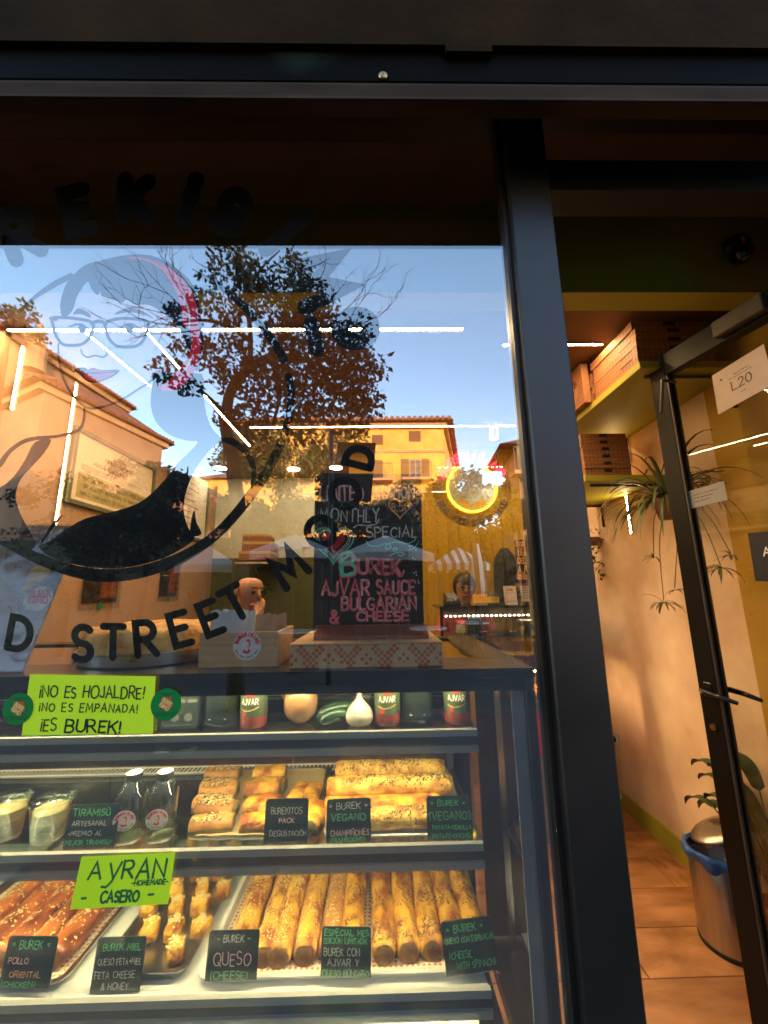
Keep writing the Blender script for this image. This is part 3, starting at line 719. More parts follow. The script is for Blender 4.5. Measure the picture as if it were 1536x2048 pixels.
def shelf(z, yb, glass):
    if glass:
        mb = MB(); mb.box(CX0+.03, SX-.004, CF+.034, yb, z-.007, z); mb.build('shelf_glass', pane('glass_shelf', (.86,.93,.88), base=.06, fres=1.5), ca)
    else:
        mb = MB(); mb.box(CX0+.03, SX-.004, CF+.034, yb, z-.007, z); mb.build('shelf_plate', white_enamel, ca)
    mb = MB()   # pressed front rail: bright top lip, dark channel, bright lower lip
    mb.box(CX0+.03, SX, CF+.022, CF+.0335, z-.012, z+.002, 0); mb.box(CX0+.03, SX+.004, CF+.028, CF+.033, z-.032, z-.012, 1); mb.box(CX0+.03, SX+.001, CF+.021, CF+.034, z-.046, z-.032, 0)
    mb.build('front_rail', [rail_alu, dark_steel], ca)
    mb = MB(); down_light(mb, CX0+.05, SX-.03, CF+.0345, CF+.052, z-.022, z-.012); mb.build('light_strip', [led_case, white_enamel], ca)
    mb = MB(); mb.box(SX-.0035, SX+.004, CF+.0336, yb, z-.045, z-.001); mb.build('shelf_bracket', dark_steel, ca)
shelf(S1, .44, True); shelf(S2, .46, True); shelf(S3, .62, False)
mb = MB(); down_light(mb, CX0+.05, SX-.02, CF+.03, CF+.045, ZT-.038, ZT-.028); mb.build('light_strip', [led_top, white_enamel], ca)
mb = MB(); mb.box(CX0+.03, SX-.004, CF+.02, .62, S4-.01, S4); mb.build('shelf_plate', white_enamel, ca)
for z, yb in ((S1, .44), (S2, .46)):        # wire grille along the back of the shelves
    mb = MB()
    mb.box(CX0+.04, SX-.02, yb+.002, yb+.005, z, z+.004); mb.box(CX0+.04, SX-.02, yb+.034, yb+.037, z+.004, z+.008)
    x = CX0+.05
    while x < SX-.03:
        mb.box(x, x+.0035, yb+.005, yb+.034, z+.001, z+.005); x += .013
    tag(mb.build('wire_grille', chrome_white, ca), kind='stuff')

# ------------------------------------------------------------------ food builders (local: roll lies along +y, front end at y = 0)
def seed_mesh(rad, L, n, rg, size, top=True, cluster=0.0, band=75):
    mb = MB()
    for i in range(n):
        y = rg.uniform(.008, L-.005)
        if cluster and math.sin(y*60+rg.uniform(-.6,.6)) < cluster-1: continue
        an = R(90+rg.gauss(0, band*.5)); an = max(R(0), min(R(180), an))
        c = Vector((math.cos(an)*rad, y, rad*.92+math.sin(an)*rad*.92))
        t = rg.uniform(0, math.pi); nrm = Vector((math.cos(an), 0, math.sin(an)))
        e1 = Vector((-math.sin(an), 0, math.cos(an)))*math.cos(t)+Vector((0,1,0))*math.sin(t); e2 = nrm.cross(e1)
        a, b, h = size*2.4, size*1.15, size*.8
        mb.add([c+e1*a, c+e2*b, c-e1*a, c-e2*b, c+nrm*h], [(0,1,4), (1,2,4), (2,3,4), (3,0,4)])
    return mb
def roll_mesh(rad, L, rg, wob=.085, seg=22, n=44, twist=0):
    mb = MB(); vs = []; fs = []
    ph = rg.uniform(0, 9)
    prof = [(.0, .80), (.01, .95), (.025, 1.0)]+[(.025+(L-.05)*i/n, 1.0) for i in range(1, n)]+[(L-.015, .98), (L, .8)]
    for y, k in prof:
        sx = .002*math.sin(y*17+ph)
        for q in range(seg):
            an = 2*math.pi*q/seg
            r = rad*k*(1+wob*(.5*math.sin(y*55+ph+2*math.sin(an*2+ph))+.5*math.sin(an*3+y*22+ph)+rg.uniform(-.5,.5)*.75)+twist*math.sin(an*3+y*70))
            z = rad*.92+math.sin(an)*r*.92
            vs.append(Vector((sx+math.cos(an)*r, y, max(0.0005, z))))
    for i in range(len(prof)-1):
        for q in range(seg):
            q2 = (q+1) % seg
            fs.append((i*seg+q, (i+1)*seg+q, (i+1)*seg+q2, i*seg+q2))
    mb.add(vs, fs)
    k = len(prof)-1
    mb.add([vs[i] for i in range(seg)]+[Vector((0,.010,rad*.9))], [(i, (i+1) % seg, seg) for i in range(seg)], 1)
    mb.add([vs[k*seg+i] for i in range(seg)]+[Vector((0,L-.010,rad*.9))], [((i+1) % seg, i, seg) for i in range(seg)], 1)
    return mb
rg = random.Random(21)
ROLLS = {}
def roll_kind(key, rad, L, pm, seedm, nseed, size, wob=.05, cluster=0, twist=0, var=3):
    ROLLS[key] = [(roll_mesh(rad, L, rg, wob, twist=twist).mesh('crust', [pm, pastry_end], smooth=True), seed_mesh(rad, L, nseed, rg, size, cluster=cluster).mesh('seed_topping', seedm) if nseed else None) for _ in range(var)]
roll_kind('cheese', .0275, .46, pastry, sesame, 420, .0014)
roll_kind('black', .0275, .46, pastry, poppy, 560, .0016, cluster=.75)
roll_kind('ajvar', .026, .46, pastry_brown, sesame, 300, .0016)
roll_kind('chicken', .029, .50, pastry_red, sesame, 260, .0016, wob=.10, twist=.05)
roll_kind('pale_seed', .0245, .30, pastry_pale, poppy, 420, .0014)
roll_kind('pale', .0245, .30, pastry, sesame, 40, .0012, wob=.03)
def place_roll(key, i, loc, rz, label, group, ry=0, sc=1):
    me, se = ROLLS[key][i % len(ROLLS[key])]
    o = thing('burek_roll', label, 'pastry', loc, rz, group)
    if sc != 1: o.scale = (sc, sc, sc)
    obj_from(me, 'crust', o)
    if se: tag(obj_from(se, 'seed_topping', o), kind='stuff')
    return o
def tray(label, x0, x1, y0, y1, z, h=.016, mt=steel, lin=None, rim=.010, lipo=.006):
    o = thing('serving_tray', label, 'tray', ((x0+x1)/2, (y0+y1)/2, z))
    w, d = (x1-x0)/2, (y1-y0)/2
    mb = MB(); rc = .022
    def rr(w, d, r, z):
        out = []
        for cx, cy_, a0 in ((w-r, d-r, 0), (-w+r, d-r, 90), (-w+r, -d+r, 180), (w-r, -d+r, 270)):
            out += [Vector((cx+r*math.cos(R(a0+18*i)), cy_+r*math.sin(R(a0+18*i)), z)) for i in range(6)]
        return out
    loops = [rr(w-rim, d-rim, rc, .001), rr(w-.004, d-.004, rc, h), rr(w+lipo, d+lipo, rc+.004, h+.001), rr(w+lipo, d+lipo, rc+.004, h-.002), rr(w-.002, d-.002, rc, h-.003), rr(w-rim+.002, d-rim+.002, rc, 0)]
    k = len(loops[0]); vs = [p for lo in loops for p in lo]; fs = []
    for i in range(len(loops)-1):
        for q in range(k): fs.append((i*k+q, i*k+(q+1) % k, (i+1)*k+(q+1) % k, (i+1)*k+q))
    fs.append(tuple(range(k))); fs.append(tuple(range(6*k-1, 5*k-1, -1)))
    mb.add(vs, fs); mb.build('pan', mt, o, local=True, auto=40)
    if lin:
        mb = MB(); n = 14; vs = []; fs = []
        for i in range(n+1):
            for j in range(5):
                x = -w+rim+.002+(2*w-2*rim-.004)*i/n; y = -d+.006+(2*d-.012)*j/4
                vs.append((x, y, .0035+.0010*math.sin(i*1.9+j*2.3)+(.008 if j in (0, 4) else 0)))
        for i in range(n):
            for j in range(4): fs.append((i*5+j, (i+1)*5+j, (i+1)*5+j+1, i*5+j+1))
        mb.add(vs, fs); mb.build('liner_paper', lin, o, local=True, smooth=True)
    return o

# ------------------------------------------------------------------ bottom shelf: long rolls
zt = S3+.006
fx = lambda px, py, z=zt+.022: atz(px, py, z)
TY0, TY1 = CF+.05, .61
xa = at(388, 1985, TY0).x; xb = at(1003, 1985, TY0).x
tray('wide white tray with dotted paper under the seeded rolls, bottom shelf', xa+.006, xb-.008, TY0+.002, TY1, S3, mt=white_enamel, lin=liner)
NTH = ['first', 'second', 'third', 'fourth', 'fifth', 'sixth']
for i, (px, py) in enumerate(((470,1915), (522,1925), (552,1932), (600,1945))):
    p = fx(px, py)
    place_roll('cheese', i, (p.x, max(p.y, TY0+.02)+.004*(i % 2), S3+.005), R(rg.uniform(-1,1)), f'golden sesame burek roll, {NTH[i]} from the left in the cheese group', 'cheese burek rolls')
for i, (px, py) in enumerate(((652,1940), (700,1925))):
    p = fx(px, py)
    place_roll('ajvar' if i == 0 else 'black', i, (p.x, max(p.y, TY0+.03), S3+.005), R(rg.uniform(-1,1)), ['browned burek roll just right of the plain sesame cheese rolls', 'narrow seeded burek roll behind the monthly special sign'][i], 'monthly special burek rolls')
for i, (px, py) in enumerate(((768,1938), (818,1934), (868,1932), (918,1925), (966,1915))):
    p = fx(px, py)
    place_roll('black', i, (p.x, max(p.y, TY0+.02)+.003*(i % 3), S3+.005), R(rg.uniform(-1,1)), f'black-seeded burek roll, {NTH[i]} of the five on the right of the bottom shelf', 'spinach burek rolls')
xa2 = at(-260, 1990, TY0).x; xb2 = at(118, 1990, TY0).x
tray('steel tray with reddish glazed chicken rolls, bottom shelf left', xa2, xb2, TY0+.004, TY1, S3, mt=steel, lin=liner)
for i, (px, py) in enumerate(((-130,1945), (-72,1945), (-18,1942), (38,1940), (88,1936))):
    p = fx(px, py, S3+.03)
    x = min(p.x, xb2-.035)
    place_roll('chicken', i, (x, TY0+.03+.003*(i % 2), S3+.005), R(rg.uniform(-1,1)), f'glossy reddish chicken burek roll, {NTH[4-i]} from the tray edge next to the honey bites', 'chicken burek rolls')
xa3 = at(175, 1975, TY0).x; xb3 = at(368, 1962, TY0).x
tray('deep steel tray holding the small sesame honey bites', xa3+.012, xb3-.006, TY0+.012, TY1-.02, S3, h=.022, mt=steel)
# small bites with sesame caps
BITE = []
for k in range(3):
    mb = MB(); mb.box(-.0165, .0165, -.019, .019, 0, .034); me = mb.mesh('bite', pastry, bevel=.005)
    for v in me.vertices: v.co += Vector((rg.uniform(-1,1), rg.uniform(-1,1), rg.uniform(-1,1)))*.002
    for p_ in me.polygons: p_.use_smooth = True
    sm = MB()
    for i in range(46):
        c = Vector((rg.gauss(0,.007), rg.gauss(0,.008), .0345+rg.uniform(-.001,.003))); t = rg.uniform(0, 3.14)
        a = Vector((math.cos(t), math.sin(t), 0))*.0042; b = Vector((-math.sin(t), math.cos(t), 0))*.0022
        sm.add([c+a, c+b, c-a, c-b, c+Vector((0,0,.0012))], [(0,1,4), (1,2,4), (2,3,4), (3,0,4)])
    BITE.append((me, sm.mesh('seed_topping', sesame)))
xc3 = (xa3+xb3)/2; k3 = 0
rown = ['nearest', 'second', 'third', 'fourth', 'fifth', 'sixth', 'farthest']; coln = ['left', 'middle', 'right']
for r in range(7):
    for c in range(3):
        if (r, c) == (0, 1): continue
        x = xc3+(c-1)*.066+rg.uniform(-.009,.009)+(.020 if r % 2 else -.016); y = TY0+.06+r*.064+rg.uniform(-.006,.006)
        o = thing('honey_bite', f'sesame-topped honey bite, {coln[c]} one in the {rown[r]} row of the deep tray', 'pastry', (x, y, S3+.003), R(rg.uniform(-28,28)), 'honey bites in the deep steel tray')
        k_ = rg.uniform(1.0,1.14); o.scale = (k_, k_, rg.uniform(.9,1.15))
        me, se = BITE[k3 % 3]; k3 += 1; obj_from(me, 'crust', o); tag(obj_from(se, 'seed_topping', o), kind='stuff')

# ------------------------------------------------------------------ middle shelf
z2 = S2+.001
# short pale rolls stacked crosswise on dotted paper
xa = at(648, 1690, CF+.06).x; xb = at(948, 1690, CF+.06).x
tray('low white tray with dotted paper under the pale stacked rolls, middle shelf', xa+.004, xb-.012, CF+.05, .45, z2, h=.008, mt=white_enamel, lin=liner)
rows = [((652,1655),(905,1650)), ((650,1606),(885,1600)), ((655,1578),(905,1572)), ((662,1555),(888,1548)), ((672,1535),(888,1530))]
zz = [z2+.006, z2+.006, z2+.040, z2+.008, z2+.044]; ys = [CF+.075, CF+.13, CF+.155, CF+.215, CF+.235]
for i, (l, r) in enumerate(rows):
    x0 = at(l[0], l[1], ys[i]).x; x1 = at(r[0], r[1], ys[i]).x
    key = 'pale_seed' if i in (0, 2, 4) else 'pale'
    o = place_roll(key, i, (x0, ys[i], zz[i]), R(-90), ['pale poppy-seeded roll lying nearest the glass on the middle shelf', 'plain golden roll behind the nearest seeded one, middle shelf', 'seeded pale roll in the middle of the stack, middle shelf', 'plain pale roll second from the top of the stack', 'seeded pale roll on top at the back of the stack'][i], 'pale vegan burek rolls')
    k = (x1-x0)/.30; o.scale = (1, k, 1)
# mixed bites on parchment in a steel tray
xa = at(350, 1690, CF+.06).x; xb = at(640, 1688, CF+.06).x
tray('steel tray lined with brown parchment holding sliced burek pieces', xa+.03, xb-.016, CF+.05, .45, z2, h=.012, mt=steel, lin=parchment)
def slice_mesh(L, w, h, pm, fillm):
    mb = MB(); n = 8
    vs = []; fs = []
    for i in range(n+1):
        x = -L/2+L*i/n; dy = rg.uniform(-.0012,.0012)
        pr = [(-w/2,0), (w/2,0), (w/2,h*.45), (w*.46,h*.82), (w*.25,h), (-w*.25,h), (-w*.46,h*.82), (-w/2,h*.45)]
        vs += [Vector((x, a+dy, b*(1+rg.uniform(-.08,.08)))) for a, b in pr]
    k = 8
    mi = []
    for i in range(n):
        for q in range(k):
            mb.add([vs[i*k+q], vs[(i+1)*k+q], vs[(i+1)*k+(q+1) % k], vs[i*k+(q+1) % k]], [(0,1,2,3)], 1 if q in (1, 7) else 0)
    mb.add(vs[:k], [tuple(range(k))], 1); mb.add(vs[-k:], [tuple(range(k-1, -1, -1))], 1)
    return mb.mesh('slice', [pm, fillm], smooth=True)
SL = {'seed': [slice_mesh(.078, .034, .026, pastry_brown, filling) for _ in range(3)], 'gold': [slice_mesh(.074, .034, .028, pastry, filling) for _ in range(3)], 'red': [slice_mesh(.074, .034, .026, pastry_red, pastry_end) for _ in range(2)]}
sd = MB()
for i in range(150):
    c = Vector((rg.uniform(-.035,.035), rg.gauss(0,.007), .0265)); t = rg.uniform(0, 3.14)
    a = Vector((math.cos(t), math.sin(t), 0))*.0036; b = Vector((-math.sin(t), math.cos(t), 0))*.0018
    sd.add([c+a, c+b, c-a, c-b, c+Vector((0,0,.001))], [(0,1,4), (1,2,4), (2,3,4), (3,0,4)], i % 2)
sd_me = sd.mesh('seed_topping', [sesame, poppy])
def slice_at(kind, i, px, py, y, zoff, rz, lab):
    p = at(px, py, y)
    o = thing('burek_slice', lab, 'pastry', (p.x, y, z2+zoff), R(rz), 'sliced burek pieces on parchment')
    o.scale = (1.22, 1.3, 1.1)
    obj_from(SL[kind][i % len(SL[kind])], 'crust', o)
    if kind == 'seed': tag(obj_from(sd_me, 'seed_topping', o), kind='stuff')
PL = ['front', 'second', 'third', 'fourth', 'fifth', 'rear']
for i in range(6):
    y = CF+.085+i*.047
    slice_at('seed', i, 424+i*4+rg.uniform(-6,6), 1670-i*18, y, .006+.010*(i % 2), rg.uniform(-9,9), f'seed-crusted burek slice, {PL[i]} of the left column on the parchment')
for i in range(6):
    y = CF+.083+i*.046
    slice_at('red' if i == 2 else 'gold', i, 520+i*3+rg.uniform(-6,6), 1670-i*18, y, .006+.012*(i % 2), rg.uniform(-9,9), f'smooth golden burek slice, {PL[i]} of the middle column on the parchment')
for i, (px, py, dy) in enumerate(((596,1600,.20), (622,1600,.20), (606,1640,.12), (628,1645,.10))):
    slice_at('gold', i, px, py, CF+dy, .006, 84+rg.uniform(-6,6), ['rear left upright golden slice in the right column', 'rear right upright golden slice in the right column', 'front left upright golden slice in the right column', 'front right upright golden slice in the right column'][i])
# tiramisu cups
cream = mat('cream', (.80,.66,.36), (.72,.55,.24), sc=40, rough=.7, bump=.3)
layer = mat('sponge', (.62,.50,.34), (.30,.20,.12), sc=60, rough=.8)
def cup(px, py, lab, y):
    p = at(px, py, y)
    o = thing('tiramisu_cup', lab, 'dessert', (p.x, y, z2), 0, 'tiramisu cups')
    mb = MB(); mb.lathe([(.030,0), (.032,.004), (.041,.072), (.043,.073), (.043,.076), (.041,.076), (.0315,.005), (.0295,.002)], 32); mb.build('cup', glass_thin, o, local=True, smooth=True)
    mb = MB(); mb.lathe([(.0290,.0025), (.0305,.005), (.0355,.038)], 28, mi=0); mb.lathe([(.0355,.0385), (.0380,.060), (.030,.063), (.0,.064)], 28, mi=1); mb.build('tiramisu', [layer, cream], o, local=True, auto=40)
    mb = MB(); mb.lathe([(.0445,.0765), (.0450,.082), (.041,.0835), (.034,.0825), (.030,.086), (.0,.0865)], 32); mb.build('lid', glass_thin, o, local=True, auto=35)
cup(92, 1702, 'tiramisu cup with a clear lid, next to the tiramisu sign', CF+.085); cup(4, 1706, 'tiramisu cup with a clear lid, cut off by the left edge', CF+.095)
# little bottles
def bottle(px, y, lab):
    p = at(px, 1700, y)
    o = thing('drink_bottle', lab, 'bottle', (p.x, y, z2), R(8), 'small clear bottles')
    mb = MB()
    sq = [(.0265,0), (.0290,.004), (.0295,.02), (.0295,.105), (.027,.118), (.017,.135), (.0155,.139), (.0155,.147)]
    vs = []; fs = []; k = 24
    for r, z in sq:
        e = 4.0 if z < .115 else 2.0
        for q in range(k):
            an = 2*math.pi*q/k; c, s_ = abs(math.cos(an)), abs(math.sin(an))
            f_ = (c**e+s_**e)**(-1/e); vs.append(Vector((r*f_*math.cos(an), r*f_*math.sin(an), z)))
    for i in range(len(sq)-1):
        for q in range(k): fs.append((i*k+q, i*k+(q+1) % k, (i+1)*k+(q+1) % k, (i+1)*k+q))
    fs.append(tuple(range(k-1, -1, -1))); mb.add(vs, fs); mb.build('flask', glass_thin, o, local=True, smooth=True)
    mb = MB(); mb.lathe([(.0175,.140), (.0180,.141), (.0180,.157), (.0172,.158)], 28, mi=0); mb.lathe([(.0172,.1582), (.0,.1584)], 28, mi=1); mb.build('cap', [mat('cap_black', (.02,.022,.025), rough=.35), white_enamel], o, local=True)
    mb = MB(); mb.lathe([(.010,.0015), (.026,.003), (.026,.012), (.0,.013)], 20); mb.build('drink_rest', pane('ayran', (.80,.86,.70), base=.05, fres=1.2), o, local=True)
    o.scale = (1, 1, .86)
    return o
BT = [bottle(254, CF+.075, 'clear square bottle with round logo label, next to the tiramisu sign'), bottle(318, CF+.078, 'clear square bottle with round logo label, next to the parchment tray')]

# round logo labels: white disc, red lettering and a small red portrait
def logo_disc(parent, c, n, r, local=True, dark=False, rz=0, up_=None):
    """n: facing direction"""
    n = Vector(n).normalized(); ey = Vector(up_ or (0,0,1)); ey = (ey-n*ey.dot(n)).normalized(); ex = ey.cross(n)
    c = Vector(c); off = ORG.get(parent, Vector()) if not local else Vector()
    def B(mb, name, mt): 
        o = mb.build(name, mt, parent, local=True) if local else mb.build(name, mt, parent)
        return o
    mb = MB(); mb.disc(c, ex, ey, r, 40, 0, -n, .0004); o = B(mb, 'label_disc', st_white)
    fr = Frame(c+n*.0003, ex, ey, n)
    mb = MB(); arc_text(mb, fr, 'BUREKISIMO', r*.78, r*.24, 172, 8, r*.085); B(mb, 'label_name', vinyl_red)
    mb = MB(); arc_text(mb, fr, 'REAL FOOD STREET MOOD', r*.82, r*.12, 200, 340, r*.026, inside=True); B(mb, 'label_motto', ink)
    mb = MB(); v, f = ribbon([(r*.5*math.cos(i*.2094), r*.5*math.sin(i*.2094)-r*.06) for i in range(30)], r*.02, closed=True); mb.add([fr(p.x, p.y, .0001) for p in v], f)
    def pol(pts): mb.poly([fr(a*r, b*r, .0004) for a, b in catmull(pts, 3, True)], -n*.0003)
    pol([(-.30,-.38), (-.14,-.28), (.0,-.42), (.16,-.22), (.24,-.34), (.16,-.52), (-.08,-.56)])
    pol([(-.14,.22), (-.04,.38), (.14,.40), (.22,.26), (.16,.20), (.0,.30)])
    pol([(.14,.16), (.24,.22), (.24,.02), (.18,-.14), (.10,-.06), (.16,.04)])
    pol([(-.05,-.02), (.02,.0), (.07,-.03), (.01,-.06)])
    B(mb, 'label_portrait', vinyl_red)
for o in BT: logo_disc(o, (0, -.0306, .058), (0,-1,0), .0235)
# fold-out slate price signs
def sign(px0, px1, pyt, pyb, y, lines, lab, lean=.12, tilt=0.0, z=None):
    """lines: (text, x0, x1, y0, h, material, stroke)"""
    A = at(px0, pyb, y); B_ = at(px1, pyb, y); C_ = at(px1, pyt, y)
    w = B_.x-A.x; h = (C_-B_).length; zb = z if z is not None else A.z
    o = thing('price_sign', lab, 'sign', ((A.x+B_.x)/2, y, zb), 0, 'slate price signs in the display case')
    o.rotation_euler = (R(-7), R(tilt), R(rg.uniform(-3,3)))
    mb = MB(); rr = .006; pts = []
    for cx, cz, a0 in ((w/2-rr, h-rr, 0), (-w/2+rr, h-rr, 90)): pts += [Vector((cx+rr*math.cos(R(a0+22.5*i)), 0, cz+rr*math.sin(R(a0+22.5*i)))) for i in range(5)]
    pts += [Vector((-w/2, 0, 0)), Vector((w/2, 0, 0))]
    mb.poly(pts, (0,.0022,0)); mb.build('slate', slate_green, o, local=True)
    mb = MB(); mb.box(-w*.3, w*.3, .0023, .03, 0, .002); mb.build('foot', slate_green, o, local=True)
    fr = Frame((-w/2, -.0005, 0), (1,0,0), (0,0,1), (0,-1,0))
    for t, x0, x1, y0, hh, mt, sw in lines:
        mb = MB(); line_on(mb, fr, t, x0*w, x1*w, y0*h, hh*h, sw, .09, rng=rg); mb.build('lettering', mt, o, local=True)
    return o
Yf = CF+.036
sign(124,226,1622,1707,Yf,[('TIRAMISÙ',.08,.82,.74,.15,ch_green,.0020),('ARTESANAL',.10,.78,.52,.10,ch_grey,.0014),('-PREMIO AL',.05,.72,.30,.10,ch_grey,.0013),('MEJOR TIRAMISU-',.03,.95,.10,.10,ch_green,.0013)],'slate sign TIRAMISU ARTESANAL between cups and bottles', z=S2+.003)
sign(526,614,1608,1695,Yf,[('BUREKITOS',.14,.86,.66,.14,ch_grey,.0013),('PACK',.34,.68,.46,.10,ch_rose,.0014),('DEGUSTACIÓN',.14,.97,.18,.11,ch_grey,.0012)],'slate sign BUREKITOS PACK DEGUSTACION on the parchment tray', z=S2+.003)
sign(652,742,1606,1690,Yf,[('= BUREK =',.06,.92,.76,.14,ch_grey,.0013),('VEGANO',.10,.88,.50,.16,ch_green,.0014),('CHAMPIÑONES',.10,.96,.16,.12,ch_rose,.0013),('(MUSHROOMS)',.10,.86,.02,.10,ch_green,.0012)],'slate sign BUREK VEGANO CHAMPINONES left of the pale rolls', z=S2+.003)
sign(856,946,1602,1686,Yf,[('= BUREK =',.10,.86,.78,.13,ch_green,.0013),('(VEGANO)',.05,.97,.46,.18,ch_green,.0014),('PATATA+CEBOLLA',.12,.98,.24,.09,ch_green,.0012),('(POTATO+ONIONS)',.10,.96,.05,.09,ch_green,.0011)],'slate sign BUREK VEGANO PATATA CEBOLLA at the right of the middle shelf', z=S2+.003)
Yg = CF+.040
sign(-8,98,1890,1985,Yg,[('= BUREK =',.12,.86,.76,.15,ch_green,.0017),('POLLO',.10,.50,.46,.11,ch_rose,.0015),('ORIENTAL',.18,.80,.20,.11,ch_orange,.0015),('(CHICKEN)',.06,.72,.02,.10,ch_green,.0014)],'slate sign BUREK POLLO ORIENTAL on the chicken tray', z=S3+.016)
sign(178,278,1887,1990,Yg,[('BUREK MIEL',.14,.92,.76,.12,ch_green,.0013),('QUESO FETA+MIEL',.08,.96,.50,.11,ch_grey,.0012),('FETA CHEESE',.06,.86,.26,.12,ch_grey,.0012),('& HONEY',.22,.76,.06,.11,ch_grey,.0012)],'slate sign BUREK MIEL in front of the honey bites', z=S3+.003)
sign(408,512,1888,1982,Yg,[('- BUREK -',.18,.82,.76,.15,ch_grey,.0015),('QUESO',.14,.86,.30,.25,ch_rose,.0020),('(CHEESE)',.10,.82,.03,.15,ch_green,.0015)],'slate sign BUREK QUESO in front of the cheese rolls', z=S3+.018)
sign(640,742,1884,1978,Yg,[('ESPECIAL MES',.06,.96,.82,.12,ch_green,.0015),('EDICIÓN LIMITADA',.05,.92,.66,.11,ch_green,.0014),('BUREK CON',.06,.78,.42,.14,ch_grey,.0014),('AJVAR Y',.14,.76,.22,.13,ch_grey,.0014),('QUESO BÚLGARO',.04,.96,.01,.12,ch_green,.0014)],'slate sign ESPECIAL MES EDICION LIMITADA in the middle of the bottom shelf', z=S3+.018)
sign(893,1000,1866,1968,Yg,[('= BUREK =',.10,.80,.78,.14,ch_green,.0016),('QUESO CON ESPINACAS',.04,.98,.58,.10,ch_green,.0013),('(CHEESE',.10,.52,.30,.12,ch_green,.0014),('WITH SPINACH)',.22,.96,.10,.12,ch_green,.0014)],'slate sign BUREK QUESO CON ESPINACAS at the right end, slightly tilted', tilt=-4, z=S3+.018)

# ------------------------------------------------------------------ top shelf: jars, packs, vegetables
zj = S1+.001
ajvar_m = mat('ajvar_red', (.42,.05,.025), (.28,.03,.015), sc=50, rough=.3, coat=.5, bump=.3)
lab_g = mat('jar_label', (.10,.13,.06), (.07,.095,.04), sc=30, rough=.45)
def jar(px, lab):
    y = CF+.085; p = at(px, 1462, y)
    o = thing('ajvar_jar', lab, 'jar', (p.x, y, zj), R(rg.uniform(-12,12)), 'ajvar jars on the top shelf')
    mb = MB(); mb.lathe([(.028,0), (.031,.003), (.0315,.02), (.0315,.088), (.029,.096), (.026,.099), (.026,.102)], 32); mb.build('sauce', ajvar_m, o, local=True, smooth=True)
    mb = MB(); mb.lathe([(.0321,.026), (.0321,.084)], 40); mb.f = mb.f[:-2]; mb.m = mb.m[:-2]; mb.build('paper_label', lab_g, o, local=True, smooth=True)
    mb = MB(); mb.lathe([(.029,.103), (.029,.116), (.028,.117)], 32); mb.build('lid', mat('jar_lid', (.55,.42,.16), (.46,.34,.12), rough=.3, metal=.6), o, local=True)
    def wrap(x, y, k=0): an = x/.0324-math.pi/2; return Vector((math.cos(an)*(.0324+k), math.sin(an)*(.0324+k), y))
    mb = MB(); line_on(mb, wrap, 'AJVAR', -.021, .021, .054, .013, .0020); mb.build('lettering', ch_white, o, local=True)
    mb = MB(); line_on(mb, wrap, 'DERONI', -.010, .010, .072, .006, .0014); mb.build('brand_lettering', st_red, o, local=True)
    mb = MB(); v, f = ribbon(catmull([(-.022,.044), (-.008,.040), (.010,.043), (.022,.048)], 4), .0026); mb.add([wrap(q.x, q.y, .0002) for q in v], f)
    mb.build('label_stripe', st_cream, o, local=True)
    mb = MB(); mb.poly([wrap(.006*math.cos(i*.5236)-.012, .034+.007*math.sin(i*.5236), .0002) for i in range(12)], (0,.0001,0)); mb.build('label_pepper', st_red, o, local=True)
jar(506, 'ajvar jar with green label between the dark pouch and the onion'); jar(775, 'ajvar jar with green label right of the garlic'); jar(916, 'ajvar jar with green label, alone at the right end of the top shelf')
bag_m = mat('black_foil', (.028,.036,.032), (.018,.022,.02), sc=8, rough=.22, bump=.4, bsc=14)
def pouch(px0, px1, lab, y=CF+.095):
    A = at(px0, 1462, y); B_ = at(px1, 1462, y); w = (B_.x-A.x)/2; h = .125
    o = thing('coffee_pouch', lab, 'pouch', ((A.x+B_.x)/2, y, zj), R(rg.uniform(-8,8)), 'dark foil pouches on the top shelf')
    mb = MB(); n = 10; m_ = 8; vs = []; fs = []
    for j in range(n+1):
        t = j/n; d = .026*(1-t**2.2)+.001
        for i in range(2*m_):
            an = 2*math.pi*i/(2*m_); x = math.cos(an)*w*(1-.06*math.sin(t*3)); yy = math.sin(an)*d*(1+.12*math.sin(i*2.1+j*1.3))
            vs.append(Vector((x, yy, t*h+.001)))
    k = 2*m_
    for j in range(n):
        for i in range(k): fs.append((j*k+i, j*k+(i+1) % k, (j+1)*k+(i+1) % k, (j+1)*k+i))
    fs.append(tuple(range(k-1, -1, -1))); fs.append(tuple(n*k+i for i in range(k)))
    mb.add(vs, fs); mb.build('pouch_body', bag_m, o, local=True, smooth=True)
    fr = Frame((0, -.0285, 0), (1,0,0), (0,.25,1), (0,-1,0))
    mb = MB(); line_on(mb, fr, '-', -w*.45, w*.3, .026, .012, .004)
    fine_print(mb, fr, -w*.5, w*.4, .018, .004); fine_print(mb, fr, -w*.5, w*.4, .048, .003)
    mb.build('print', ch_grey, o, local=True)
pouch(404, 480, 'crumpled dark foil pouch left of the first ajvar jar'); pouch(802, 868, 'dark foil pouch right of the second ajvar jar', CF+.10)
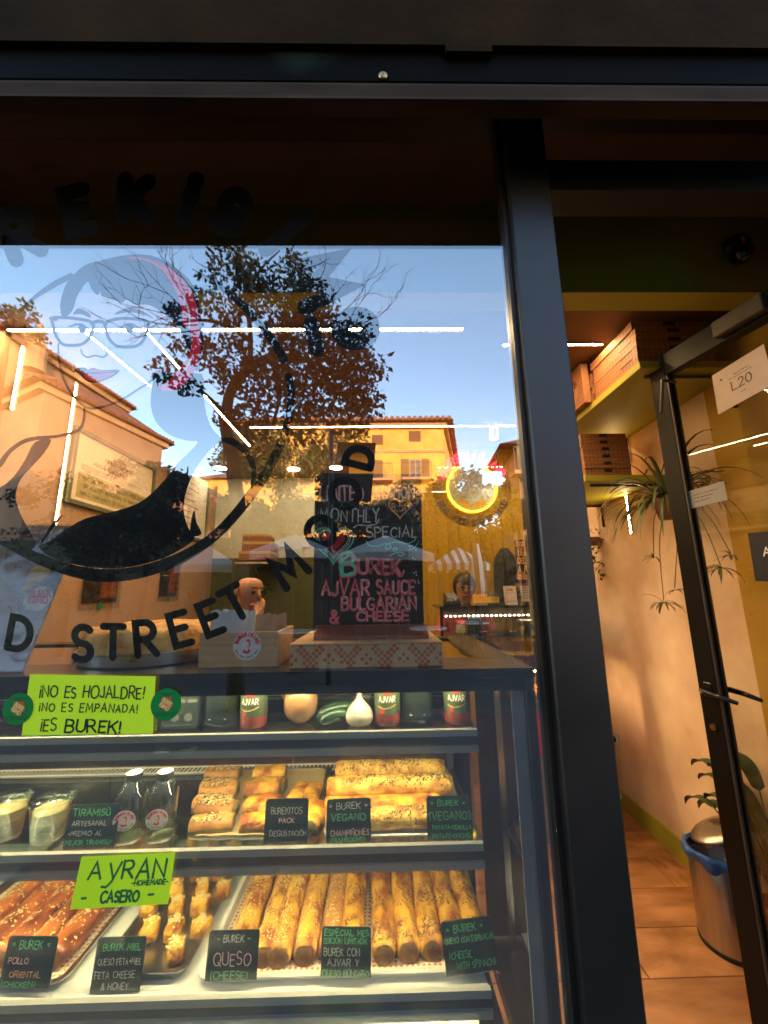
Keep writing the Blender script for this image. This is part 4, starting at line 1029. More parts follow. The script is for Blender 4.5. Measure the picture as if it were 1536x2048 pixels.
def carton(px0, px1, h, lab):
    y = CF+.07; A = at(px0, 1462, y); B_ = at(px1, 1462, y); w = B_.x-A.x
    o = thing('dark_carton', lab, 'carton', ((A.x+B_.x)/2, y, zj), R(4))
    mb = MB(); mb.box(-w/2, w/2, 0, .05, 0, h); mb.build('box', mat('carton_dark', (.045,.055,.05), (.03,.038,.034), sc=10, rough=.35), o, local=True, bevel=.001)
    fr = Frame((-w/2, -.0006, 0), (1,0,0), (0,0,1), (0,-1,0))
    mb = MB()
    for i in range(2): mb.disc(fr(w*(.36+.38*i), h*.27), Vector((1,0,0)), Vector((0,0,1)), .0095, 20)
    fine_print(mb, fr, w*.45, w*.95, h*.62, .012); fine_print(mb, fr, w*.1, w*.9, h*.07, .005); mb.build('print', mat('print_grey', (.20,.21,.19), rough=.5), o, local=True)
carton(322, 392, .092, 'dark carton with two pale circles behind the right round sticker')
# onion
y = CF+.10; p = at(600, 1462, y)
o = thing('onion', 'large brown onion with dry tail on the top shelf', 'onion', (p.x, y, zj))
onion_m = mat('onion_skin', (.50,.27,.12), (.36,.17,.07), sc=5, rough=.3, coat=.3, stretch=(3,3,.4))
mb = MB(); pr = [(.008,.0), (.022,.005), (.036,.020), (.0415,.042), (.039,.062), (.029,.080), (.014,.091), (.006,.096)]
vs = []; mb.lathe([(r, z) for r, z in catmull(pr, 3)], 28); mb.build('bulb', onion_m, o, local=True, smooth=True)
for k in range(5):
    mb = MB(); b = Vector((-.004, 0, .094)); mb.tube([b, b+Vector((-.018-.005*k, .004*k-.008, .008)), b+Vector((-.036-.003*k, .006*k-.012, -.008-.004*k)), b+Vector((-.042+.002*k, .006*k-.012, -.030-.006*k))], [.003,.0024,.0018,.0008], 6); mb.build('dry_tail', mat('onion_tail', (.58,.42,.2), rough=.8), o, local=True, smooth=True)
# courgettes
cg = mat('courgette', (.035,.085,.030), (.02,.05,.018), sc=12, rough=.25, coat=.4, stretch=(1,1,1))
for a, b, rr, lab in (((632,1452),(716,1418),.0175,'upper dark green courgette leaning behind the garlic'), ((640,1462),(706,1440),.0145,'lower dark green courgette lying in front of the onion')):
    y0 = CF+.085 if rr > .016 else CF+.062
    A = at(*a, y0); B_ = at(*b, y0+.03); A.z = max(A.z, zj+rr*.6); B_.z = max(B_.z, zj+rr)
    o = thing('courgette', lab, 'courgette', tuple(A), 0, 'courgettes on the top shelf')
    d = B_-A; mb = MB(); pts = [A+d*t+Vector((0,0,.012*math.sin(t*3.14))) for t in (0,.04,.12,.3,.5,.7,.88,.96,1)]
    mb.tube(pts, [rr*k for k in (.25,.6,.88,1,1.02,1,.9,.6,.35)], 14); mb.build('skin', cg, o, smooth=True)
    mb = MB(); mb.tube([pts[-1], pts[-1]+d.normalized()*.016], [rr*.4, rr*.25], 8); mb.build('stalk', leaf_m, o, smooth=True)
# garlic
y = CF+.075; p = at(719, 1460, y)
o = thing('garlic_bulb', 'white garlic bulb between the courgettes and a jar', 'garlic', (p.x, y, zj))
gm = mat('garlic', (.66,.56,.44), (.56,.44,.34), sc=14, rough=.5, stretch=(3,3,.5))
mb = MB(); vs = []; fs = []; k = 30
pr = catmull([(.012,.0), (.026,.004), (.033,.016), (.032,.028), (.022,.044), (.009,.057), (.005,.068), (.004,.078)], 3)
for r, z in pr:
    for q in range(k):
        an = 2*math.pi*q/k; rr = r*(1+.10*abs(math.sin(an*3))*(1 if z < .04 else .3)-.06); vs.append(Vector((rr*math.cos(an), rr*math.sin(an), z)))
for i in range(len(pr)-1):
    for q in range(k): fs.append((i*k+q, i*k+(q+1) % k, (i+1)*k+(q+1) % k, (i+1)*k+q))
fs += [tuple(range(k-1, -1, -1)), tuple((len(pr)-1)*k+q for q in range(k))]
mb.add(vs, fs); mb.build('cloves', gm, o, local=True, smooth=True)
# packs on the lowest level, only their tops in view
cols = [(.75,.72,.45), (.70,.68,.60), (.10,.25,.60), (.74,.70,.50), (.12,.42,.06), (.72,.72,.68), (.10,.18,.36), (.66,.64,.58), (.16,.24,.42)]
lb = ['pale yellow pack at the far left', 'white pack beside the pale yellow one', 'bright blue pack', 'cream pack between blue and green', 'bright green pack', 'white pack right of the green one', 'navy pack', 'off-white pack near the right end', 'slate blue pack at the right end']
for i, (c, px) in enumerate(zip(cols, (395, 470, 555, 610, 672, 735, 800, 862, 930))):
    y = CF+.06; p = at(px, 2030, y); hw = .036
    o = thing('drink_carton', lb[i]+' under the bottom shelf', 'carton', (p.x, y+.04, S4), R(rg.uniform(-6,6)), 'packs below the bottom shelf')
    mt = mat('pack_%d' % i, c, tuple(q*.8 for q in c), sc=14, rough=.4)
    mb = MB(); mb.box(-hw, hw, -.03, .03, 0, .165); mb.build('pack_body', mt, o, local=True, bevel=.002)
    mb = MB(); mb.add([(-hw,-.03,.166), (hw,-.03,.166), (hw,.03,.166), (-hw,.03,.166), (-hw*.9,0,.195), (hw*.9,0,.195)], [(0,1,5,4), (2,3,4,5), (1,2,5), (3,0,4), (3,2,1,0)]); mb.build('gable', mt if i % 2 else paper, o, local=True)

# ================================================================== ON THE COUNTER
rg = random.Random(5)
# printed card box
A = at(579, 1338, .085); B_ = at(886, 1336, .085); w = B_.x-A.x; H = .052
o = thing('pizza_box', 'printed kraft card box carrying the chalkboard on the counter', 'box', ((A.x+B_.x)/2, .085, ZT))
mb = MB(); mb.box(-w/2, w/2, 0, w*.86, 0, H); mb.build('box_body', kraft, o, local=True, bevel=.0015)
mb = MB(); mb.box(-w/2-.002, w/2+.002, -.0015, w*.87, H+.0005, H+.003); mb.build('box_lid', kraft, o, local=True)
for fx_ in (-.22, .25):
    mb = MB(); mb.box(w*fx_-w*.09, w*fx_+w*.09, -.0035, -.0016, -.012, .010); mb.build('locking_tab', kraft, o, local=True, bevel=.002)
ink_or = mat('print_orange', (.50,.13,.045), (.42,.10,.035), sc=60, rough=.7)
mb = MB(); pt = []
D = w/4.1
for ci in range(-4, 5):
    for cj, zz_ in ((0, H*.36), (1, H*.36+D*.5), (2, H*.36-D*.5)):
        cx = ci*D+(D/2 if cj else 0)
        for k in range(4):
            for t in range(5):
                q = t/5.0; ang = [(1,0),(0,1),(-1,0),(0,-1)]
                a, b = ang[k], ang[(k+1) % 4]
                pt.append((cx+(a[0]*(1-q)+b[0]*q)*D*.42, zz_+(a[1]*(1-q)+b[1]*q)*D*.42))
        for a, b in ((.11,0),(-.11,0),(0,.11),(0,-.11)): pt.append((cx+a*D, zz_+b*D))
for x, z in pt:
    if -w/2+.004 < x < w/2-.004 and .004 < z < H-.004:
        mb.disc(Vector((x, -.0006, z)), Vector((1,0,0)), Vector((0,0,1)), .0043+rg.uniform(-.0004,.0004), 10)
tag(mb.build('printed_dots', ink_or, o, local=True), kind='stuff')
zb = ZT+H+.003
# mahogany foot and chalkboard
o = thing('chalkboard', 'tall black chalkboard on a mahogany foot announcing the monthly special', 'chalkboard', (at(742,1280,.19).x, .19, zb))
x0 = at(627, 1285, .15).x-o.location.x; x1 = at(858, 1283, .15).x-o.location.x
mb = MB(); pr = [(-.045,0), (.06,0), (.06,.022), (.012,.034), (-.012,.034), (-.042,.010)]
vs = [Vector((x, a, b)) for x in (x0, x1) for a, b in pr]; k = len(pr)
mb.add(vs, [tuple(range(k)), tuple(range(2*k-1, k-1, -1))]+[(i, i+k, (i+1) % k+k, (i+1) % k) for i in range(k)]); mb.build('foot', wood_red, o, local=True, bevel=.001)
BY = .19
q = [at(630, 946, BY), at(842, 948, BY), at(848, 1256, BY), at(626, 1260, BY)]
mb = MB(); mb.slab(q[0], q[1], q[2], q[3], (0,.006,0)); mb.build('slate', slate, o)
BF = BY-.0008
def chalk(name, mt, items, w=2.6, jit=.07, double=False):
    mb = MB(); f = gp(BF)
    for it in items:
        s, xa, xb, yb, h = it[:5]
        st, W = text_strokes(s, h, jit=jit, rng=rg, sp=.22); k = (xb-xa)/W
        put_strokes(mb, [[(xa+a*k, yb-b) for a, b in z] for z in st], f, it[5] if len(it) > 5 else w)
    return mb.build(name, mt, o)
def chalk_line(name, mt, lines, w):
    mb = MB(); f = gp(BF)
    for i, l_ in enumerate(lines):
        v, fc = ribbon(catmull(l_, 5), w); mb.add([f(p.x, p.y, .0001*(i % 4)) for p in v], fc)
    return mb.build(name, mt, o)
chalk('lettering', ch_rose, [('LIMITED', 640, 726, 1000, 26), ('EDITION', 752, 828, 996, 23)], 4)
chalk('lettering_shadow', ch_red, [('LIMITED', 642, 728, 1001, 26)], 1.6)
chalk('lettering', ch_grey, [('MONTHLY', 641, 758, 1043, 26), ('SPECIAL', 734, 833, 1074, 20)], 2.6)
chalk_line('underline', ch_grey, [[(758,1038),(752,1048),(735,1051),(716,1050),(708,1055)]], 2.4)
def heart(cx, cy_, r): return [(cx+r*1.05*(16*math.sin(t)**3)/16, cy_-r*(13*math.cos(t)-5*math.cos(2*t)-2*math.cos(3*t)-math.cos(4*t))/15) for t in [i*2*math.pi/24 for i in range(25)]]
chalk_line('price_heart', ch_orange, [heart(800, 1014, 21)], 2.6)
chalk('price', ch_orange, [('8.50', 783, 818, 1022, 17)], 2.2)
chalk_line('heart_outline', ch_teal, [heart(667, 1086, 38)], 3)
chalk_line('heart_line', ch_grey, [heart(667, 1085, 32), heart(667, 1084, 28)], 1.6)
mb = MB(); f = gp(BF-.0004); mb.poly([f(a, b) for a, b in heart(667, 1082, 22)[:-1]], (0,.0003,0)); mb.build('heart_fill', ch_red, o)
chalk_line('flourish', ch_teal, [[(733,1082),(738,1090),(755,1092),(775,1087),(782,1094),(772,1098),(775,1088),(795,1084),(815,1087),(830,1080),(828,1074)], [(779,1112),(790,1106),(800,1104)], [(790,1106),(786,1098),(793,1096),(790,1106)], [(800,1104),(808,1108),(800,1112),(796,1106)], [(818,1100),(828,1096),(836,1086)], [(822,1098),(818,1092),(825,1092)]], 2)
mb = MB(); f = gp(BF)
for a, b in ((832,1144),(828,1146),(833,1150),(836,1162),(831,1165),(838,1166),(826,1116),(830,1119),(838,1083),(842,1088),(832,1100)): mb.disc(f(a, b), Vector((1,0,0)), Vector((0,0,1)), .0018, 8)
mb.build('chalk_dots', ch_white, o)
chalk('initial_shadow', ch_pink, [('B', 684, 712, 1151, 46)], 9); 
mbk = MB(); f2 = gp(BF-.0004)
st, W = text_strokes('B', 44); put_strokes(mbk, [[(684+a*27/W, 1150-b) for a, b in z] for z in st], f2, 5); 
v, fc = ribbon(catmull([(702,1108),(688,1118),(680,1136),(690,1150),(702,1146)], 4), 5); mbk.add([f2(p.x, p.y, .0003) for p in v], fc); mbk.build('initial', ch_teal, o)
chalk('lettering', ch_pink, [('UREK', 718, 800, 1147, 27)], 6.5)
chalk('lettering_core', ch_rose, [('UREK', 718, 800, 1147, 27)], 2.2)
chalk_line('swash', ch_pink, [[(790,1140),(796,1150),(803,1152),(808,1142)]], 4)
chalk('lettering', ch_pink, [('AJVAR', 644, 738, 1190, 29), ('SAUCE', 754, 829, 1187, 25), ('BULGARIAN', 684, 832, 1219, 24), ('&', 660, 676, 1246, 27), ('CHEESE', 714, 818, 1241, 18)], 5.2)
chalk('lettering_core', ch_white, [('AJVAR', 645, 739, 1190, 29), ('SAUCE', 755, 830, 1187, 25), ('BULGARIAN', 685, 833, 1219, 24), ('CHEESE', 715, 819, 1241, 18)], 1.7)
# oak box with paper bags and a logo sticker
A = at(395, 1336, .115); B_ = at(556, 1333, .115); C_ = at(596, 1330, .2); w = B_.x-A.x; Hb = .082
o = thing('oak_box', 'open oak box with a round logo sticker, left of the card box', 'box', ((A.x+B_.x)/2, .115, ZT))
t = .008
for nm, b in (('front_panel', (-w/2, w/2, 0, t, 0, Hb)), ('back_panel', (-w/2, w/2, .16, .16+t, 0, Hb)), ('side_panel', (-w/2, -w/2+t, t+.0005, .1595, 0, Hb)), ('side_panel', (w/2-t, w/2, t+.0005, .1595, 0, Hb)), ('base_panel', (-w/2+t+.0005, w/2-t-.0005, t+.0005, .1595, .001, .008))):
    mb = MB(); mb.box(*b); mb.build(nm, wood_light, o, local=True, bevel=.001)
c = at(494, 1291, .1145); logo_disc(o, c-o.location+Vector((0,-.0003,0)), (0,-1,0), at(522,1291,.1145).x-c.x)
bagw = mat('bag_white', (.62,.64,.66), (.52,.54,.57), sc=12, rough=.6, bump=.5, bsc=12)
bagk = mat('bag_kraft', (.50,.36,.25), (.42,.29,.19), sc=12, rough=.7, bump=.4, bsc=12)
for i, (px, py, mt, lab) in enumerate(((435,1222,bagw,'pale grey paper bag at the left of the oak box'), (478,1220,bagw,'crumpled pale paper bag in the middle of the oak box'), (520,1230,bagk,'kraft paper bag at the right of the oak box'), (548,1228,bagk,'small kraft envelope at the right corner of the oak box'))):
    y = .115+.03+.028*i; p = at(px, py, y); x = min(max(p.x, o.location.x-w/2+.055), o.location.x+w/2-.052)
    b = thing('paper_bag', lab, 'bag', (x, y, ZT+.009), R(rg.uniform(-6,6)), 'paper bags in the oak box')
    mb = MB(); n = 6; hh = p.z-ZT-.009; vs = []; fs = []
    for j in range(n+1):
        for k in range(8):
            s_ = k/7*2-1; vs.append(Vector((s_*.042, .004+.003*math.sin(k*2.1+j+i), hh*j/n+.004*math.sin(k*1.7+i)*(j == n))))
    for j in range(n+1):
        for k in range(8):
            s_ = k/7*2-1; vs.append(Vector((s_*.042, -.004-.003*math.sin(k*1.4+j*1.3+i), hh*j/n+.004*math.sin(k*1.7+i)*(j == n))))
    off = (n+1)*8
    for j in range(n):
        for k in range(7):
            fs.append((j*8+k+1, j*8+k, (j+1)*8+k, (j+1)*8+k+1)); fs.append((off+j*8+k, off+j*8+k+1, off+(j+1)*8+k+1, off+(j+1)*8+k))
        fs.append((j*8, off+j*8, off+(j+1)*8, (j+1)*8)); fs.append((off+j*8+7, j*8+7, (j+1)*8+7, off+(j+1)*8+7))
    mb.add(vs, fs); mb.build('bag_sheet', mt, b, local=True, smooth=True)
# big round pie on a steel pan
p = at(266, 1332, .32); r = (at(388,1325,.30).x-at(140,1325,.30).x)/2
y = .105+r
o = thing('burek_pie', 'big round golden pie in a shallow steel pan on the counter', 'pie', (at(266,1330,y-r*.6).x-.01, y, ZT))
mb = MB(); mb.lathe([(r*.86,0), (r*.98,.004), (r,.030), (r*1.015,.032), (r*1.015,.034), (r*.985,.034), (r*.96,.006), (0,.005)], 56); mb.build('pan', steel, o, local=True, auto=40)
mb = MB(); vs = []; fs = []; k = 56
pr = [(.95,.007), (.95,.035), (.955,.060), (.93,.080), (.86,.090), (.7,.094), (.5,.097), (.25,.095), (.0,.096)]
for ra, z in pr:
    for q_ in range(k):
        an = 2*math.pi*q_/k; rr = r*ra*(1+.012*math.sin(an*9)+.008*math.sin(an*23+z*90)); vs.append(Vector((rr*math.cos(an), rr*math.sin(an), z+(.006*math.sin(an*7+ra*14)*(ra*.9) if z > .05 else 0)+rg.uniform(-1,1)*.0012)))
for i in range(len(pr)-1):
    for q_ in range(k): fs.append((i*k+q_, i*k+(q_+1) % k, (i+1)*k+(q_+1) % k, (i+1)*k+q_))
mb.add(vs, fs); mb.build('crust', mat('pie_crust', (.90,.52,.14), (.56,.22,.035), sc=22, rough=.5, bump=1, bsc=60, contrast=(.36,.6)), o, local=True, smooth=True)
# leaning acrylic poster at the left
P = [at(-210, 1046, .34), at(166, 1052, .34), at(46, 1345, .095), at(-210, 1350, .095)]
P[2].z = P[3].z = ZT+.002
o = thing('leaning_poster', 'leaning printed poster behind clear plastic at the left of the counter', 'poster', tuple((P[2]+P[3])/2))
nn = (P[1]-P[2]).cross(P[3]-P[2]).normalized(); nn = nn if nn.y < 0 else -nn
mb = MB(); mb.slab(*P, -nn*.003); mb.build('print_sheet', mat('poster_print', (.34,.42,.50), (.26,.16,.10), sc=14, rough=.35, contrast=(.3,.7)), o)
def on_p(px, py, k=0): return atp(px, py, P[2], nn)+nn*(.0008+k)
mb = MB(); mb.poly([on_p(a, b) for a, b in ((-190,1053),(158,1057),(146,1088),(-190,1095))], -nn*.0003); mb.build('header_band', slate, o)
mb = MB(); st, W = text_strokes('KIK', 22)
put_strokes(mb, [[(60+a*58/W-b*-.25, 1084-b) for a, b in z] for z in st], lambda x, y, k=0: on_p(x, y, .0006+k), 5.5); mb.build('header_lettering', st_white, o)
mb = MB(); mb.poly([on_p(a, b, .0003) for a, b in catmull([(-60,1120),(0,1112),(48,1118),(75,1130),(70,1160),(40,1190),(-60,1200)], 3, True)], -nn*.0003); mb.build('picture_pie', mat('pic_red', (.85,.22,.09), (.62,.30,.10), sc=30, rough=.35), o)
mb = MB(); mb.poly([on_p(a, b, .0006) for a, b in catmull([(-60,1150),(0,1165),(60,1140),(95,1120),(112,1128),(80,1165),(20,1190),(-60,1195)], 3, True)], -nn*.0003); mb.build('picture_crust', mat('pic_gold', (.95,.62,.2), (.75,.34,.08), sc=40, rough=.35), o)
mb = MB(); mb.poly([on_p(a, b, .0004) for a, b in catmull([(-60,1215),(10,1205),(36,1215),(20,1250),(-10,1270),(-60,1275)], 3, True)], -nn*.0003); mb.build('picture_filling', mat('pic_fill', (.75,.52,.16), (.38,.42,.08), sc=50, rough=.35), o)
mb = MB(); mb.poly([on_p(a, b, .0009) for a, b in catmull([(47,1215),(55,1190),(80,1174),(101,1176),(107,1190),(98,1208),(75,1222)], 5, True)], -nn*.0003); mb.build('badge', st_white, o)
for s_, x0, x1, yb, h in (('BUREK', 62, 103, 1194, 13), ('ISIMO', 58, 96, 1207, 12)):
    mb = MB(); st, W = text_strokes(s_, h); put_strokes(mb, [[(x0+a*(x1-x0)/W, yb-b+a*.02) for a, b in z] for z in st], lambda x, y, k=0: on_p(x, y, .0014+k), 3.0); mb.build('badge_lettering', vinyl_red, o)
mb = MB(); st, W = text_strokes('BUREK', 14); put_strokes(mb, [[(-20+a*62/W, 1145-b-a*.2) for a, b in z] for z in st], lambda x, y, k=0: on_p(x, y, .0010+k), 3.0); mb.build('picture_lettering', mat('pic_dark', (.20,.03,.02), rough=.4), o)
mb = MB(); Q = [p_+nn*.006 for p_ in P]; mb.slab(*Q, -nn*.0015); mb.build('plastic_cover', acrylic, o)

# ================================================================== LIGHTS OF THE ROOM
def lstrip(a, b, wdt, mt, label, n=(0,0,-1), cat='light'):
    """LED profile: an aluminium channel with a lit diffuser; a, b end points, n facing"""
    a, b, n = Vector(a), Vector(b), Vector(n).normalized(); d = (b-a).normalized(); s_ = d.cross(n).normalized()
    o = thing('led_strip', label, cat, tuple(a), 0, 'warm LED strips')
    mb = MB(); q = [a-s_*wdt*.7-n*.004, a+s_*wdt*.7-n*.004, b+s_*wdt*.7-n*.004, b-s_*wdt*.7-n*.004]; mb.slab(*q, n*.006); mb.build('channel', alu, o)
    mb = MB(); q = [a-s_*wdt*.5+n*.0025, a+s_*wdt*.5+n*.0025, b+s_*wdt*.5+n*.0025, b-s_*wdt*.5+n*.0025]; mb.slab(*q, n*.003); mb.build('diffuser', [mt, alu], o)
    dm = o.children[-1].data
    for p_ in dm.polygons: p_.material_index = 0 if (p_.center-(q[0]+q[2])/2+ORG[o]).dot(n) > .0025 and abs(p_.normal.dot(n)) > .9 else 1
zc = ZC-.006
def pc(px, py): return atz(px, py, zc)
a, b = pc(48, 658), pc(640, 657); yy = (a.y+b.y)/2
lstrip((WL+.03, yy, zc), (pc(925,657).x, yy, zc), .012, led, 'long warm LED strip running across the ceiling behind the emblem')
x = WL+.008
p0, p1 = atx(45, 668, WL), atx(20, 820, WL); lstrip((x, p0.y, zc-.02), (x, p0.y, p1.z), .013, led_side, 'short vertical LED strip on the left wall, nearest the window', (1,0,0))
p0, p1 = atx(160, 690, WL), atx(100, 1047, WL); lstrip((x, p0.y, zc-.02), (x, p0.y, p1.z), .013, led_side, 'long vertical LED strip on the left wall ending above the posters', (1,0,0))
p0, p1 = pc(193, 682), pc(301, 771); lstrip((p0.x, yy+.02, zc), (p1.x, p1.y, zc), .010, led, 'short LED strip running back along the ceiling near the left wall')
p0, p1 = pc(301, 671), pc(494, 891); lstrip((p0.x, yy+.02, zc), (p0.x+.01, p1.y, zc), .010, led, 'long LED strip running back along the ceiling over the wall menu')
p0 = pc(600, 853); p1 = pc(978, 852); lstrip((pc(500,853).x, p0.y, zc), (p1.x, p0.y, zc), .010, led, 'thin LED strip across the rear ceiling, left of the spotlight')
p2 = pc(993, 852); lstrip((p2.x, p0.y, zc), (WR-.35, p0.y, zc), .010, led, 'thin LED strip across the rear ceiling, right of the spotlight')
p0, p1 = pc(1006, 688), pc(1216, 687); lstrip((p0.x, p0.y, zc), (p1.x-.03, p0.y, zc), .011, led, 'short LED strip on the ceiling beside the pizza boxes')
def spot(px, py, lab, r=.06, zz=ZC):
    p = atz(px, py, zz-.01); y = min(p.y, YB-.12)
    p = Vector((p.x*(y+.9)/(p.y+.9), y, zz))
    o = thing('ceiling_spotlight', lab, 'light', tuple(p), 0, 'round ceiling spotlights')
    mb = MB(); mb.lathe([(r*1.15,-.012), (r*1.2,-.004), (r*1.2,0)], 24); mb.build('rim', white_enamel, o, local=True)
    mb = MB(); mb.lathe([(r,-.016), (r,-.0125)], 24); mb.build('lens', spot_m, o, local=True)
spot(440, 936, 'round ceiling spotlight at the left of three in a row'); spot(587, 938, 'round ceiling spotlight in the middle of three in a row'); spot(672, 935, 'round ceiling spotlight above the left edge of the chalkboard')
p = at(985, 866, 2.0); o = thing('track_spotlight', 'small track spotlight in the gap of the rear LED strip', 'light', (p.x, p.y-.03, ZC))
mb = MB(); mb.lathe([(.012,0), (.012,-.03), (.032,-.034), (.034,-.11), (.030,-.112)], 20); mb.build('can', white_enamel, o, local=True, auto=35)
mb = MB(); mb.lathe([(.028,-.1135), (.028,-.112)], 20); mb.build('lens', spot_m, o, local=True)
p = at(998, 960, 2.3); o = thing('pendant_lamp', 'small pendant lamp to the right of the neon sign', 'light', (p.x, 2.3, p.z))
mb = MB(); mb.lathe([(.052,0), (.050,.012), (.03,.04), (.012,.06), (.005,.064), (.005,ZC-p.z)], 20); mb.build('shade', dark_steel, o, local=True, auto=35)
mb = MB(); mb.lathe([(.047,-.002), (.047,.003)], 20); mb.build('bulb', spot_m, o, local=True)

# ================================================================== LEFT WALL: menu boards and posters
frame_m = mat('frame_olive', (.13,.13,.07), (.10,.10,.05), rough=.5); print_pale = mat('print_pale', (.74,.62,.50), (.70,.57,.45), sc=4, rough=.6)
print_ink = mat('print_ink', (.16,.10,.07), rough=.6); band_ol = mat('band_olive', (.46,.38,.15), rough=.6)
def wall_frame(y0, y1, z0, z1, lab, name='menu_board'):
    o = thing(name, lab, 'board', (WL+.004, (y0+y1)/2, z0))
    mb = MB(); b = .025
    for q in ((y0, y1, z0, z0+b), (y0, y1, z1-b, z1), (y0, y0+b, z0+b, z1-b), (y1-b, y1, z0+b, z1-b)): mb.box(WL+.001, WL+.026, *q)
    mb.build('frame', frame_m, o)
    mb = MB(); mb.box(WL+.001, WL+.012, y0+b, y1-b, z0+b, z1-b); mb.build('panel', print_pale, o)
    return o, Frame((WL+.0125, y0+b, z0+b), (0,1,0), (0,0,1), (1,0,0)), y1-y0-2*b, z1-z0-2*b
a = atx(124, 1003, WL); b = atx(298, 1030, WL)
o, fr, W, H = wall_frame(a.y, b.y, a.z, atx(150,852,WL).z, 'framed menu board on the left wall with an olive text band')
mb = MB(); mb.poly([fr(x_, y_, .0002) for x_, y_ in ((.06*W,.06*H), (.94*W,.06*H), (.94*W,.44*H), (.06*W,.44*H))], (-.0002,0,0)); mb.build('band', band_ol, o)
mb = MB(); mb.poly([fr(W*.5+H*.24*math.cos(t_), H*.66+H*.24*math.sin(t_), .0002) for t_ in [i*2*math.pi/30 for i in range(30)]], (-.0002,0,0)); mb.build('roundel', mat('roundel', (.60,.42,.30), rough=.6), o)
for s_, x0, x1, y_, h, sw in (('Más de 160 gr de relleno por burek.',.10,.92,.33,.06,.0050), ('Sin aceites refinados, ni margarina.',.12,.88,.22,.05,.0045), ('¡Solo con aceite de oliva virgen extra!',.10,.92,.11,.045,.0040), ('Masa Oriental',.2,.6,.60,.055,.0045), ('Tierno clásico',.32,.68,.74,.045,.0040)):
    mb = MB(); line_on(mb, Frame(fr.o+Vector((.0006,0,0)), fr.ex, fr.ey, fr.n), s_.upper(), x0*W, x1*W, y_*H, h*H, sw); mb.build('lettering', print_ink, o)
mb = MB()
for k in range(4): fine_print(mb, fr, W*.08, W*(.8-.1*k), H*(.55-.025*k), .008)
mb.build('fine_print', print_ink, o)
o, fr, W, H = wall_frame(2.35, 3.15, 2.0, 2.66, 'far framed menu board on the left wall, seen edge on')
mb = MB()
for k in range(9): fine_print(mb, fr, W*.1, W*(.55+.3*((k*7) % 3)/3), H*(.9-.09*k), .016)
mb.build('fine_print', print_ink, o)
pr_red = mat('poster_red', (.22,.03,.02), (.42,.14,.05), sc=22, rough=.35); pr_dk = mat('poster_dark', (.05,.02,.015), rough=.35)
for (pxa, pxb, pt_, pb, lab) in ((160, 230, 1118, 1214, 'small dark red food poster in a clear holder on the left wall'), (316, 352, 1112, 1198, 'narrow red food poster on the left wall, farther back')):
    a = atx(pxa, pb, WL); b = atx(pxb, pb-8, WL); z1 = atx(pxa, pt_, WL).z
    o = thing('food_poster', lab, 'poster', (WL+.004, (a.y+b.y)/2, a.z))
    mb = MB(); mb.box(WL+.002, WL+.006, a.y, b.y, a.z+.02, z1); mb.build('print_sheet', pr_dk, o)
    mb = MB(); mb.box(WL+.0062, WL+.007, a.y+(b.y-a.y)*.48, b.y-.015, a.z+.05, z1-.03); mb.build('food_picture', pr_red, o)
    mb = MB(); fr = Frame((WL+.0075, a.y+.012, a.z+.05), (0,1,0), (0,0,1), (1,0,0))
    line_on(mb, fr, 'HOT', .01, (b.y-a.y)*.40, (z1-a.z)*.55, .03, .006); fine_print(mb, fr, .01, (b.y-a.y)*.4, (z1-a.z)*.4, .012); mb.build('lettering', ch_white, o)
    mb = MB(); mb.box(WL+.010, WL+.012, a.y-.03, b.y+.03, a.z-.02, z1+.03); mb.build('plastic_holder', acrylic, o)
    mb = MB(); c_ = Vector((WL+.0125, (a.y+b.y)/2, a.z-.0)); mb.disc(c_, Vector((0,1,0)), Vector((0,0,1)), .022, 20, 0, (-1,0,0), .0005); mb.build('round_badge', st_green, o)
# hooks on the olive wainscot
for i, px in enumerate((537, 565, 612)):
    p = at(px, 1092, YB-.004)
    o = thing('coat_hook', ['left','middle','right'][i]+' white hook on the olive back wall', 'hook', (p.x, YB-.006, p.z), 0, 'white hooks on the back wall')
    mb = MB(); mb.box(-.04, .04, -.012, 0, -.012, .012); mb.build('plate', white_enamel, o, local=True, bevel=.003)
    mb = MB(); mb.tube([(-.03,-.012,-.004), (-.03,-.04,-.012), (-.03,-.05,-.03), (-.03,-.035,-.042)], .006, 8); mb.build('peg', white_enamel, o, local=True, smooth=True)
# a pile of card boxes on a bracket by the left corner
p = at(507, 1120, 2.9)
o = thing('wall_bracket', 'small steel bracket shelf on the back wall under brown boxes', 'shelf', (p.x, 3.1, p.z-.02)); mb = MB(); mb.box(-.16, .16, -.25, .29, -.02, 0); mb.build('board', steel, o, local=True)
mb = MB(); mb.tube([(0,.29,-.3), (0,-.2,-.02)], .01, 8); mb.build('brace', steel, o, local=True)
for i, (dx, wv, h) in enumerate(((0,.15,.09), (.01,.14,.09), (-.01,.125,.07))):
    o = thing('brown_box', ['lowest', 'middle', 'topmost'][i]+' brown card box of the pile by the back wall', 'box', (p.x+dx, 3.08, p.z+sum((.09,.09,.07)[:i])+.001*i), R(3*i), 'brown boxes on the bracket')
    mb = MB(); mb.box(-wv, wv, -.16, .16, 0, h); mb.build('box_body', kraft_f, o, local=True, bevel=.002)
    mb = MB(); mb.box(-wv-.003, wv+.003, -.163, .163, h*.7, h-.001); mb.build('box_lid', kraft, o, local=True)

